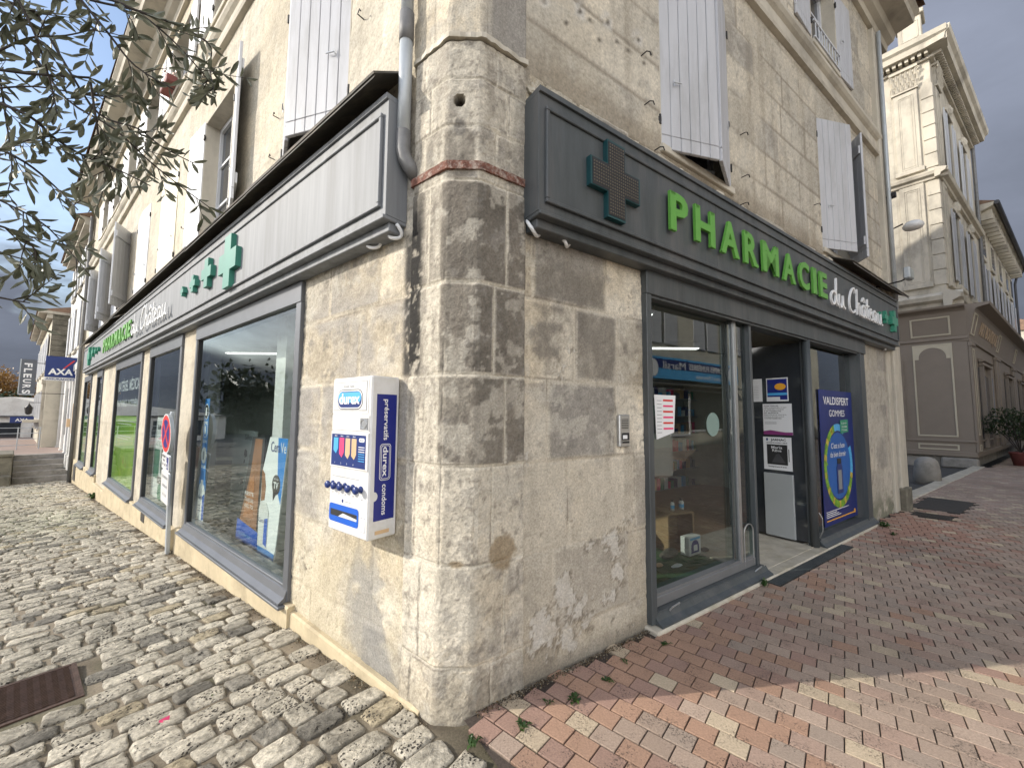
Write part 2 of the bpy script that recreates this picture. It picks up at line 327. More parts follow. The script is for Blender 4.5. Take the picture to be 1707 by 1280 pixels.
M['render_cream'] = pbr('cream_render', (.52, .48, .39), .9, 0, .1, 1.2, .3, 40, grime=(.36, .33, .27), gscale=.8)
M['render_white'] = pbr('white_render', (.62, .61, .58), .9, 0, .08, 1.2, .2, 40, grime=(.45, .43, .40), gscale=.8)
M['moss_stone'] = pbr('mossy_parapet_stone', (.17, .155, .12), .95, 0, .35, 4, .8, 30, grime=(.06, .06, .045), gscale=3)
M['stone_far'] = pbr('pale_ashlar', (.50, .46, .38), .9, 0, .14, 1.4, .4, 40, stretch=(1, 1, .5), grime=(.30, .275, .23), gscale=.9)
M['terracotta'] = pbr('terracotta_pot', (.17, .05, .045), .7, 0, .2, 5)
M['carpaint'] = pbr('dark_car_paint', (.02, .022, .026), .2, .3, .1, 2)
M['carwhite'] = pbr('white_car_paint', (.62, .62, .61), .2, 0, .05, 2)
M['tyre'] = pbr('tyre_rubber', (.02, .02, .02), .8, 0, .1)
M['manhole'] = pbr('rusty_brown_cast_iron', (.085, .052, .040), .7, .4, .3, 15, .4, 60)
M['grate'] = pbr('dark_drain_grate', (.05, .047, .044), .65, .4, .3, 15, .3, 60)
M['navy'] = pbr('navy_sign_panel', (.015, .035, .16), .35, 0, .06, 4)
M['slate_sign'] = pbr('slate_grey_sign', (.10, .11, .125), .45, 0, .1, 4)
def leafmat(name, c1, c2, rough=.5, trans=.25):
    m, nt, N, L, B = nodemat(name); tc = N.new('ShaderNodeTexCoord')
    n = N.new('ShaderNodeTexNoise'); n.inputs['Scale'].default_value = 9; n.inputs['Detail'].default_value = 3; L.new(tc.outputs['Object'], n.inputs['Vector'])
    r = N.new('ShaderNodeValToRGB'); L.new(n.outputs[0], r.inputs[0]); r.color_ramp.elements[0].position = .35; r.color_ramp.elements[1].position = .68
    r.color_ramp.elements[0].color = c1+(1,); r.color_ramp.elements[1].color = c2+(1,); L.new(r.outputs[0], B.inputs['Base Color']); B.inputs['Roughness'].default_value = rough
    if trans:
        t = N.new('ShaderNodeBsdfTranslucent'); L.new(r.outputs[0], t.inputs[0]); mx = N.new('ShaderNodeMixShader'); mx.inputs[0].default_value = trans
        L.new(B.outputs[0], mx.inputs[1]); L.new(t.outputs[0], mx.inputs[2]); L.new(mx.outputs[0], N['Material Output'].inputs[0])
    return m
M['olive_leaf'] = leafmat('olive_leaf', (.06, .068, .04), (.19, .20, .145), .5, .22)
M['leaf'] = leafmat('green_leaf', (.018, .05, .010), (.07, .13, .025))
M['leaf_dark'] = leafmat('dark_green_leaf', (.012, .028, .010), (.035, .065, .02))
M['leaf_autumn'] = leafmat('autumn_leaf', (.22, .11, .025), (.36, .20, .05))
M['leaf_hill'] = leafmat('hill_leaf', (.02, .03, .015), (.055, .065, .03))
M['stone'] = attrmat('weathered_limestone', .92, .34, 80, .9, .006)
M['stone_wall'] = attrmat('weathered_limestone_upper', .92, .30, 45, .8, .008)
M['cobble'] = attrmat('cobble_limestone', .85, .55, 38, 1.0, .022, .95, 55)
M['paver'] = attrmat('clay_paver', .85, .30, 110, .8, .004, .6, 95)
M['mortar'] = attrmat('sandy_joint', .95, .3, 80, .8, .006)

# ------------------------------------------------------------------ numpy noise and attribute meshes
def _h(ix, iy, seed):
    n = (ix.astype(np.int64)*374761393+iy.astype(np.int64)*668265263+seed*1442695041) & 0xffffffff
    n = ((n ^ (n >> 13))*1274126177) & 0xffffffff; n = n ^ (n >> 16); return (n & 0xffffff)/float(0xffffff)
def vn(x, y, s, seed=0, octv=4, rough=.55):
    t = np.zeros(np.broadcast(x, y).shape); amp = 1.; tot = 0.
    for o in range(octv):
        X = x*s*2**o+17.3*o; Y = y*s*2**o+9.1*o; ix = np.floor(X); iy = np.floor(Y); fx = X-ix; fy = Y-iy; fx = fx*fx*(3-2*fx); fy = fy*fy*(3-2*fy)
        a = _h(ix, iy, seed+o); b = _h(ix+1, iy, seed+o); c = _h(ix, iy+1, seed+o); d = _h(ix+1, iy+1, seed+o)
        t += amp*((a*(1-fx)+b*fx)*(1-fy)+(c*(1-fx)+d*fx)*fy); tot += amp; amp *= rough
    return t/tot
def sm(x, a, b): t = np.clip((x-a)/(b-a), 0, 1); return t*t*(3-2*t)
def np_mesh(name, V, Q, C=None, T=None, mats=(), parent=None, smooth=False):
    """V (n,3), Q (m,4) quads, T triangles, C (n,3) colours"""
    me = bpy.data.meshes.new(name); nq = len(Q); ntr = 0 if T is None else len(T)
    me.vertices.add(len(V)); me.vertices.foreach_set('co', np.asarray(V, np.float32).ravel())
    loops = np.asarray(Q, np.int32).ravel() if nq else np.zeros(0, np.int32)
    st = np.arange(nq)*4; tot = np.full(nq, 4)
    if ntr: loops = np.concatenate([loops, np.asarray(T, np.int32).ravel()]); st = np.concatenate([st, nq*4+np.arange(ntr)*3]); tot = np.concatenate([tot, np.full(ntr, 3)])
    me.loops.add(len(loops)); me.loops.foreach_set('vertex_index', loops)
    me.polygons.add(nq+ntr); me.polygons.foreach_set('loop_start', st.astype(np.int32)); me.polygons.foreach_set('loop_total', tot.astype(np.int32))
    me.update(calc_edges=True); me.validate()
    if C is not None:
        a = me.color_attributes.new('Col', 'FLOAT_COLOR', 'POINT'); cc = np.ones((len(V), 4), np.float32); cc[:, :3] = C; a.data.foreach_set('color', cc.ravel())
    return link(name, me, mats, parent, smooth)
def blocks(s, z, zs, seed, wmin=.42, wmax=.85, lo=-2, hi=25):
    """random ashlar: returns block random numbers and the distance to the nearest joint"""
    zj = z+.012*(vn(s, z*0, 1.3, seed+5, 2)-.5); k = np.clip(np.searchsorted(zs, zj, side='right')-1, 0, len(zs)-2); zs = np.asarray(zs)
    dz = np.minimum(zj-zs[k], zs[k+1]-zj); ds = np.full(s.shape, 9.); bid = np.zeros(s.shape)
    for c in range(len(zs)-1):
        rng = random.Random(seed*100+c); e = [lo+rng.uniform(0, .5)]
        while e[-1] < hi: e.append(e[-1]+rng.uniform(wmin, wmax))
        e = np.array(e); mk = k == c
        if not mk.any(): continue
        sv = s[mk]+.01*(vn(z[mk], s[mk]*0, 2.1, seed+9, 2)-.5); j = np.clip(np.searchsorted(e, sv, side='right')-1, 0, len(e)-2)
        ds[mk] = np.minimum(sv-e[j], e[j+1]-sv); bid[mk] = c*97+j
    r1 = _h(bid, bid*0+3, seed); r2 = _h(bid, bid*0+7, seed); return r1, r2, np.minimum(ds, dz), k
def mix(a, b, t): return a*(1-t[..., None])+np.asarray(b)*t[..., None]
CREAM = np.array((.53, .485, .40)); GREY = np.array((.29, .272, .245)); DARK = np.array((.13, .116, .10)); FLAKE = np.array((.60, .585, .55)); WARM = np.array((.52, .44, .315)); BLACK = np.array((.018, .017, .016))

# ================================================================== ground
def gzL(s): return np.minimum(-.05-.046*np.asarray(s, float), -.02)
def toL(x, y): return (x-PL.x)*dL.x+(y-PL.y)*dL.y, (x-PL.x)*nL.x+(y-PL.y)*nL.y
def toR(x, y): return (x-PR.x)*dR.x+(y-PR.y)*dR.y, (x-PR.x)*nR.x+(y-PR.y)*nR.y
def fromL(s, o): return PL.x+dL.x*s+nL.x*o, PL.y+dL.y*s+nL.y*o
def fromR(s, o): return PR.x+dR.x*s+nR.x*o, PR.y+dR.y*s+nR.y*o
g = MB(); g.add([(-900, -900, -1.75), (900, -900, -1.75), (900, 900, -1.75), (-900, 900, -1.75)], [(0, 1, 2, 3)])
single(g, 'ground', M['asphalt'], None, None, kind='structure')
def structure(name, mb, mat, F=FW, smooth=False):
    return single(mb, name, mat, None, None, F, kind='structure', smooth=smooth)
# street bed under the cobbles: one sheet that slopes down along the left wall
def street_bed():
    s = np.linspace(-9, 21, 241); o = np.concatenate([np.linspace(-.3, 3, 61), np.linspace(3.2, 16, 40)])
    S, O = np.meshgrid(s, o, indexing='ij'); X, Y = fromL(S, O)
    Z = gzL(S)-.013+.008*vn(X, Y, 6, 3)
    sr, orr = toR(X, Y)
    V = np.stack([X, Y, Z], -1).reshape(-1, 3); n = len(o)
    i, j = np.meshgrid(np.arange(len(s)-1), np.arange(n-1), indexing='ij'); a = (i*n+j).ravel()
    Q = np.stack([a, a+1, a+n+1, a+n], 1)
    srf = sr.ravel(); keep = (srf[Q].max(1) < .06); Q = Q[keep]
    C = mix(np.zeros(X.shape+(3,))+np.array((.25, .21, .155)), (.15, .125, .09), sm(vn(X, Y, 2.2, 5), .4, .65)); C = mix(C, (.075, .08, .04), sm(vn(X, Y, 2.3, 12), .60, .75)*.6)
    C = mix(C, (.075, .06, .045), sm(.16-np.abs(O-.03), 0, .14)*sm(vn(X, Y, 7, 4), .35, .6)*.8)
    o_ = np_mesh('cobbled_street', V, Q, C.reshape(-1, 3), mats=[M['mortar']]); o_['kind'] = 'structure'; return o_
street_bed()
def cobbles():
    rng = np.random.RandomState(3); V = []; Q = []; T = []; C = []; nv = 0; K = 18
    ang = np.arange(K)*2*np.pi/K; ca, sa = np.cos(ang), np.sin(ang); ex = .30
    ox = np.sign(ca)*np.abs(ca)**ex; oy = np.sign(sa)*np.abs(sa)**ex
    rings = [(1.0, -.035), (.99, -.010), (.95, .001), (.84, .006), (.60, .008), (.30, .009)]
    s = -3.0; row = 0
    while s < 19.3:
        w = rng.uniform(.125, .175); sc_ = s+w/2; o = -.35+rng.uniform(0, .2)
        while o < 7.5:
            l = rng.uniform(.14, .245); oc = o+l/2
            cx, cy = fromL(sc_+.03*math.sin(oc*1.7+row*.05)+.02*math.sin(oc*4.1), oc); sr, orr = toR(cx, cy)
            mid = l; o += l
            if sr > -.11: continue
            if sc_ > -.02 and oc < .085: continue
            if 1.76 < sc_ < 2.31 and 1.02 < oc < 1.85: continue
            if cy < -1.2 or math.hypot(cx, cy) > 26: continue
            dist = math.hypot(cx, cy)
            if dist > 12 and rng.rand() < .0: continue
            a = mid/2-.003-rng.uniform(0, .009); b = w/2-.003-rng.uniform(0, .008); rot = rng.normal(0, .055)
            jit = 1+rng.normal(0, .065, K); jit = (jit+np.roll(jit, 1))/2
            zc = float(gzL(sc_)); base = np.array((.53, .485, .395))*rng.uniform(.80, 1.14); r = rng.rand()
            if r < .12: base = np.array((.27, .25, .21))*rng.uniform(.75, 1.15)
            elif r < .19: base = np.array((.44, .375, .26))*rng.uniform(.9, 1.1)
            dapple = float(sm(vn(np.array([cx]), np.array([cy]), .55, 31, 3), .50, .66)[0]); far = min(1, max(0, (oc-.9)/1.5))  # dappled tree shade away from the wall, mixed into the stone colour
            base = base*(1-.55*dapple*far)*rng.uniform(.88, 1.06)
            tilt = rng.normal(0, .045, 2); dome = rng.uniform(.3, 1.0)
            cr, sr_ = math.cos(rot), math.sin(rot)
            for kk, (f, z) in enumerate(rings):
                px = ox*a*f*jit; py = oy*b*f*(1+(jit-1)*.7)
                if kk >= 2: px = px*(1+.03*rng.randn(K)); z = z*dome+.0022*rng.randn(K)
                lx = px*cr-py*sr_; ly = px*sr_+py*cr
                S_ = sc_+ly; O_ = oc+lx; X, Y = fromL(S_, O_)
                zn = (vn(X, Y, 22, 9, 3)-.5)*.010+(vn(X, Y, 60, 19, 2)-.5)*.005 if (kk >= 2 and dist < 8) else 0.
                z = z+zn
                V.append(np.stack([X+(cx-fromL(sc_, oc)[0]), Y+(cy-fromL(sc_, oc)[1]), zc-.046*(S_-sc_)*(S_ > 0)+z+tilt[0]*ly+tilt[1]*lx], 1))
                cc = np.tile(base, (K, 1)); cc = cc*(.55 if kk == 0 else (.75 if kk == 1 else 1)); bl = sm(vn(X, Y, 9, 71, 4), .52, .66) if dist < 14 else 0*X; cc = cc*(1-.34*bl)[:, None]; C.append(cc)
            V.append(np.array([[cx, cy, zc+.0105*dome+.003*rng.randn()]])); C.append(base[None])
            k = np.arange(K); k2 = (k+1) % K
            for q in range(len(rings)-1): Q.append(np.stack([nv+q*K+k, nv+q*K+k2, nv+(q+1)*K+k2, nv+(q+1)*K+k], 1))
            t0 = nv+(len(rings)-1)*K; T.append(np.stack([t0+k, t0+k2, np.full(K, nv+len(rings)*K)], 1)); nv += len(rings)*K+1
        s += w; row += 1
    o_ = np_mesh('cobblestones', np.concatenate(V), np.concatenate(Q), np.concatenate(C), np.concatenate(T), [M['cobble']], smooth=True); o_['kind'] = 'structure'
cobbles()
# clay pavers of the pedestrian street on the right
def pavers():
    e1 = np.array((math.sin(R_(130)), math.cos(R_(130)))); e2 = np.array((math.sin(R_(40)), math.cos(R_(40))))
    rng = np.random.RandomState(11); Lp, Wp = .131, .1125; gap = .0031; V = []; Q = []; C = []; nv = 0
    for j in range(-40, 290):
        for i in range(-170, 110):
            c = e1*(i*Lp+(j % 2)*Lp/2)+e2*(j*Wp)
            if c[1] < -1.5 or c[0] < -1.5: continue
            s, o = toR(c[0], c[1])
            if s < -.035 or s > 32 or o > 9.2: continue
            if o < .05 and s < 8.35: continue
            if o < -.20 and s < 17.6: continue
            if o < .05 and s >= 17.6: continue
            if 2.93 < s < 4.88 and .09 < o < .235 and False: continue
            if 7.52 < s < 7.94 and .17 < o < .63: continue
            if 8.27 < s < 9.73 and .02 < o < .63: continue
            z = .004*(vn(np.array([c[0]]), np.array([c[1]]), .8, 5, 2)[0]-.5)+rng.normal(0, .0009)
            near = math.hypot(c[0], c[1]) < 9
            hx, hy = Lp/2-gap*.62, Wp/2-gap*1.35; tl = rng.normal(0, .0012, 2)
            def P(u, v, dz): return (c[0]+e1[0]*u+e2[0]*v, c[1]+e1[1]*u+e2[1]*v, z+dz+(tl[0]*u*8+tl[1]*v*8 if near else 0))
            r = rng.rand(); nearc = math.exp(-((s-.8)/1.8)**2-((o-.0)/.9)**2)
            base = np.array((.285, .232, .20))*rng.uniform(.85, 1.15)
            if r < .22: base = np.array((.28, .205, .178))
            elif r < .40: base = np.array((.245, .212, .19))
            if rng.rand() < .10: base = np.array((.42, .37, .28))*rng.uniform(.9, 1.05)
            elif rng.rand() < nearc*1.2: base = np.array((.29, .175, .125)) if rng.rand() < .6 else np.array((.235, .145, .125))
            elif rng.rand() < .5*math.exp(-((s-6.6)/1.3)**2-((o-.5)/.5)**2)*2: base = np.array((.27, .15, .12))
            base = base*(.62+.72*vn(np.array([c[0]]), np.array([c[1]]), 1.3, 8, 4)[0])*rng.uniform(.94, 1.05); gm = base.mean(); base = (base*.66+np.array((.30, .238, .195))*.34)*1.22*np.array((1.04, .99, .93))
            b = .0022
            vs = [P(-hx+b, -hy+b, 0), P(hx-b, -hy+b, 0), P(hx-b, hy-b, 0), P(-hx+b, hy-b, 0), P(-hx, -hy, -.005), P(hx, -hy, -.005), P(hx, hy, -.005), P(-hx, hy, -.005), P(-hx, -hy, -.02), P(hx, -hy, -.02), P(hx, hy, -.02), P(-hx, hy, -.02)]
            if near:
                V += vs; C += [base]*4+[base*.55]*4+[base*.2]*4; f = [(0, 1, 2, 3)]+[(k, 4+k, 4+(k+1) % 4, (k+1) % 4) for k in range(4)]+[(4+k, 8+k, 8+(k+1) % 4, 4+(k+1) % 4) for k in range(4)]
                Q += [tuple(x+nv for x in q) for q in f]; nv += 12
            else:
                V += vs[:8]; C += [base]*4+[base*.5]*4; Q += [tuple(x+nv for x in q) for q in [(0, 1, 2, 3)]+[(k, 4+k, 4+(k+1) % 4, (k+1) % 4) for k in range(4)]]; nv += 8
    o_ = np_mesh('brick_paving', np.array(V), np.array(Q), np.array(C), mats=[M['paver']]); o_['kind'] = 'structure'
pavers()
def paving_bed():
    s = np.linspace(-.06, 60, 121); o = np.linspace(-.22, 14, 60); S, O = np.meshgrid(s, o, indexing='ij'); X, Y = fromR(S, O); Z = X*0-.0115
    V = np.stack([X, Y, Z], -1).reshape(-1, 3); n = len(o); i, j = np.meshgrid(np.arange(len(s)-1), np.arange(n-1), indexing='ij'); a = (i*n+j).ravel(); Q = np.stack([a, a+1, a+n+1, a+n], 1)
    sm_ = (s[i.ravel()]+s[i.ravel()+1])/2; om = (o[j.ravel()]+o[j.ravel()+1])/2; Q = Q[~((sm_ < 8.2) & (om < -.0)) & ~((sm_ > 17.7) & (om < 0))]
    C = np.zeros((len(V), 3))+np.array((.075, .06, .05))
    np_mesh('paving_bed', V, Q, C, mats=[M['mortar']])['kind'] = 'structure'
paving_bed()
# side street, a little lower than the kerb, and the pale kerb stones across its mouth
g = MB(); g.box(8.25, 17.7, .2, 9, -.4, -.10); structure('side_street', g, M['asphalt'], FR)
g = MB(); x = 8.9
while x < 17.6:
    w = random.uniform(.7, 1.1); g.box(x, x+w-.012, .06+random.uniform(0, .01), .30+random.uniform(0, .02), -.3, .012+random.uniform(0, .006), b=.012); x += w
structure('kerb', g, M['marble'], FR)

# ================================================================== the corner building
PH = thing('pharmacy_building', 'cream stone corner building with grey shutters and a chamfered weathered corner, housing the pharmacy', 'building', FW, (-.28, 2.1, 0))
def gbuild(name, F, xs, zs, fn, holes=(), y=0., mat='stone'):
    xs = np.array(sorted(set(np.round(xs, 4)))); zs = np.array(sorted(set(np.round(zs, 4)))); X, Z = np.meshgrid(xs, zs, indexing='ij')
    C, D = fn(X, Z)
    # keep hole edges straight
    o = Vector((F[0][3], F[1][3], 0)); ex = Vector((F[0][0], F[1][0])); ey = Vector((F[0][1], F[1][1])); Yv = y-D
    b = BASE[PH.name]
    V = np.stack([o.x+ex.x*X+ey.x*Yv-b.x, o.y+ex.y*X+ey.y*Yv-b.y, Z-b.z], -1).reshape(-1, 3); n = len(zs)
    i, j = np.meshgrid(np.arange(len(xs)-1), np.arange(n-1), indexing='ij'); i = i.ravel(); j = j.ravel(); a = i*n+j; Q = np.stack([a, a+n, a+n+1, a+1], 1)
    xm = (xs[i]+xs[i+1])/2; zm = (zs[j]+zs[j+1])/2; k = np.ones(len(a), bool)
    for (x0, x1, z0, z1) in holes: k &= ~((xm > x0) & (xm < x1) & (zm > z0) & (zm < z1))
    return np_mesh(name, V, Q[k], C.reshape(-1, 3), mats=[M[mat]], parent=PH, smooth=True)
def rng_(a, b, st): return list(np.linspace(a, b, max(2, int(abs(b-a)/st)+1)))
ZS = [-1.3, -.80, -.28, .22, .70, 1.22, 1.71, 2.2, 2.75, 3.2, 3.64]
def stone_base(s, z, seed, dark=.3, zs=ZS, mort=.9, wmin=.42, wmax=.85, warm=.25, rough=1.):
    r1, r2, d, k = blocks(s, z, zs, seed, wmin, wmax); n1 = vn(s, z, 2.2, seed+1, 5); n2 = vn(s, z, 9, seed+2, 5, .65); n3 = vn(s, z, 40, seed+3, 3)
    C = np.zeros(s.shape+(3,))+CREAM
    C = mix(C, WARM, sm(vn(s, z, 1.1, seed+6, 4), .45, .62)*warm*2)
    gr = np.clip(sm(r1+(n1-.5)*.9, 1-dark-.15, 1-dark+.25), 0, 1)*sm(d, .008, .035)
    C = mix(C, GREY, gr*.85); C = mix(C, DARK, gr*sm(r2+(n2-.5)*1.2, .6, 1.0)*.8)
    C = mix(C, GREY*.8, sm(n2+.3*(n1-.5), .56, .70)*.55)
    n4 = vn(s, z, 1.6, seed+12, 6, .6); pat = sm(n4, .50, .56)
    C = C*(1+.55*(n3-.5))[..., None]*(1+.34*(r2-.5))[..., None]*(1+.7*(n1-.5))[..., None]*(1-.13*pat)[..., None]
    spk = sm(vn(s, z, 26, seed+13, 3, .6), .66, .74)*sm(n4, .42, .6); C = mix(C, (.17, .15, .125), spk*.6); pale = sm(vn(s, z, 7, seed+14, 5, .62), .60, .64); C = mix(C, (.52, .49, .42), pale*.45)
    dripn = sm(vn(s, z*.10, 9, seed+15, 4), .56, .74)*sm(n1, .35, .6); C = mix(C, (.20, .175, .14), dripn*.42)
    j = 1-sm(d+.012*(n2-.5), .002, .014); C = mix(C, np.array((.47, .425, .345)), j*mort*.75); hl = (1-sm(np.abs(d-.009+.010*(n2-.5)), 0, .0035))*sm(n1, .35, .6); C = mix(C, (.12, .10, .08), hl*.6)
    crack = 1-sm(np.abs(vn(s, z, 3.1, seed+8, 4, .6)-.5), .0, .006); C = mix(C, (.10, .09, .07), crack*sm(n1, .5, .6)*.6)
    D = .006*(n1-.5)*rough+.010*(n2-.5)*rough+.003*(n3-.5)*rough-.004*j+.006*(r1-.5)-.004*crack*sm(n1, .5, .6)
    return C, D, dict(r1=r1, r2=r2, d=d, k=k, n1=n1, n2=n2, n3=n3, j=j)
# --- lower left wall next to the corner (with the condom machine)
def fnL1(x, z):
    s = -x; C, D, q = stone_base(s, z, 21, .42, wmin=.38, wmax=.8, warm=.3, rough=1.3)
    lowc = sm(z, .95, .55); C = mix(C, np.array((.46, .40, .28)), lowc*sm(q['n1'], .3, .6)*.7)
    up = sm(z, .9, 1.2)*sm(z, 2.5, 2.2); C = mix(C, GREY*1.1, up*sm(q['n1']+.35*q['r1'], .42, .62)*sm(q['d'], .008, .03)*.8)
    st = sm(.40-np.abs(s-.62), 0, .25)*sm(z, .85, .4)*sm(vn(s, z, 5, 77), .46, .6); C = mix(C, (.25, .245, .23), st*.7); D = D-.006*st
    ck = (1-sm(np.abs(vn(s*1.4, z, 4.0, 91, 3)-.5), 0, .010))*sm(z, .85, .5)*sm(z, .0, .15)*sm(vn(s, z, 2.6, 19, 2), .42, .56)
    C = mix(C, (.09, .08, .065), ck*.8); D = D-.010*ck; rg = vn(s*.6, z*2.2, 16, 93, 4, .6); D = D+.010*(rg-.5)*up; C = C*(1+.35*(rg-.5)*up)[..., None]
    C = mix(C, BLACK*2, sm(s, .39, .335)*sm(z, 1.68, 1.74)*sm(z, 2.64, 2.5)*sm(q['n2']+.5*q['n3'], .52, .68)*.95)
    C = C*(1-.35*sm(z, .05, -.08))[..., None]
    return C, D*1.2
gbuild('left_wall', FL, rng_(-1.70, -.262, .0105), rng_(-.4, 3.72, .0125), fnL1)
# --- lower left wall, piers between the shop windows
LW = [(1.70, 4.66, .04), (5.33, 7.38, -.02), (8.04, 10.92, -.07), (13.0, 14.05, -.12), (15.35, 17.1, -.18)]   # s0, s1, sill z
def fnL2(x, z):
    s = -x; C, D, q = stone_base(s, z, 23, .12, wmin=.5, wmax=1.1, warm=.25, rough=.5)
    return mix(C, np.array((.50, .45, .35)), np.full(s.shape, .4)), D*.5
xs = rng_(-18.5, -1.70, .06)+[-v for w in LW for v in w[:2]]; zs = rng_(-1.4, 3.72, .05)+[w[2] for w in LW]+[2.57]
gbuild('left_wall', FL, xs, zs, fnL2, [(-w[1], -w[0], w[2], 2.57) for w in LW])
# --- lower right wall: first bay by the corner, and the far bay
def fnR1(x, z):
    C, D, q = stone_base(x, z, 31, .32, wmin=.40, wmax=.72, warm=.3)
    dk = sm(z, 1.68, 1.76)*sm(z, 2.5, 2.35)*sm(q['d'], .006, .04)*sm(q['r1']+1.2*(q['n1']-.5)+.8*(q['n2']-.5), .25, .7); strv = vn(x, z*.15, 26, 59, 3); C = mix(C, np.array((.165, .147, .122))*1.0, dk*(.72+.3*(strv-.5))); low = sm(z, 1.25, 1.15); C = mix(C, np.array((.45, .41, .335))*np.ones(1), low*.5*sm(q['d'], .0, .02))
    br = sm(z, .55, .05)*.5; C = mix(C, np.array((.27, .225, .155)), br*sm(q['n1'], .3, .6))
    n = vn(x, z, 6.5, 55, 6, .68); w = (np.exp(-((x-.62)/.33)**2-((z-.30)/.20)**2)+.62*np.exp(-((x-1.12)/.12)**2-((z-.52)/.26)**2)+.55*np.exp(-((x-.95)/.18)**2-((z-.68)/.06)**2))
    f = sm(n*1.5+w*.55+.25*(vn(x, z, 24, 65, 4)-.5), 1.13, 1.17); C = mix(C, np.array((.49, .465, .415))*1.0, f*(.55+.45*sm(vn(x, z, 30, 66, 3), .35, .6))); D = D+.004*f; rim = sm(n*1.5+w*.55, 1.06, 1.12)*(1-f); C = mix(C, (.13, .105, .075), rim*.6)
    p = np.exp(-((x-.16)/.12)**2-((z-.75)/.12)**2); C = mix(C, (.24, .185, .12), sm(p+.6*(n-.5), .35, .55)*.8)
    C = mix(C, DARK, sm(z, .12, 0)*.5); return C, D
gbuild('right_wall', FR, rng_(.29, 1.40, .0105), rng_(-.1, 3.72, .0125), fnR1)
def fnR2(x, z):
    C, D, q = stone_base(x, z, 33, .35, wmin=.4, wmax=.8, warm=.2, rough=.6)
    C = mix(C, (.07, .09, .03), sm(z+.25*(q['n1']-.5), .48, .12)*sm(q['n2'], .35, .55)*.8); C = mix(C, GREY*1.1, np.full(x.shape, .35)); return C, D
gbuild('right_wall', FR, rng_(6.44, 7.62, .035)+[7.62], rng_(-.1, 3.72, .03), fnR2)
gbuild('right_wall', FR, [1.40, 2.6, 3.9, 5.2, 6.44], [2.6, 3.0, 3.4, 3.72], fnR2)
# --- chamfered corner pier, wrapped round three faces
def corner(name, z0, z1, zstep, fn, off):
    A = [fromL(.275, -.03), fromL(.275, off), fromL(.01, off), (PL.x+.002, PL.y-off), (PR.x-.002, PR.y-off), fromR(.008, off*.9), fromR(.307, off*.6), fromR(.307, -.03)]
    A = [np.array(p) for p in A]; pts = []; tt = []; T = 0; nn = []
    for a, b in zip(A[:-1], A[1:]):
        l = np.linalg.norm(b-a); k = max(1, int(l/.0095)); d = (b-a)/l
        for i in range(k): pts.append(a+(b-a)*i/k); tt.append(T+l*i/k); nn.append(np.array((d[1], -d[0])))
        T += l
    pts.append(A[-1]); tt.append(T); nn.append(nn[-1]); P = np.array(pts); tt = np.array(tt); nn = np.array(nn); nn = nn*np.sign(-(nn[len(nn)//2][1]))
    nn2 = nn.copy()
    for _ in range(0): nn2[1:-1] = (nn2[:-2]+nn2[1:-1]*2+nn2[2:])/4
    zs = np.arange(z0, z1+1e-6, zstep); T_, Z = np.meshgrid(tt, zs, indexing='ij'); C, D = fn(T_, Z)
    edge = [np.linalg.norm(A[1]-A[0])+np.linalg.norm(A[2]-A[1]), 0]; e1_ = sum(np.linalg.norm(A[i+1]-A[i]) for i in range(3)); e2_ = sum(np.linalg.norm(A[i+1]-A[i]) for i in range(4))
    ch = np.zeros(T_.shape)
    for e in (e1_, e2_):
        dd = np.abs(T_-e); r = .003+.016*sm(vn(Z, Z*0, 5, int(e*100), 4), .5, .8); ch += np.clip(1-dd/r, 0, 1)*.5*r
    D = D-ch
    b = BASE[PH.name]; n = len(zs)
    V = np.stack([P[:, None, 0]+nn2[:, None, 0]*D-b.x, P[:, None, 1]+nn2[:, None, 1]*D-b.y, Z-b.z], -1).reshape(-1, 3)
    i, j = np.meshgrid(np.arange(len(tt)-1), np.arange(n-1), indexing='ij'); a = (i*n+j).ravel(); Q = np.stack([a, a+n, a+n+1, a+1], 1)
    return np_mesh(name, V, Q, C.reshape(-1, 3), mats=[M['stone']], parent=PH, smooth=False)
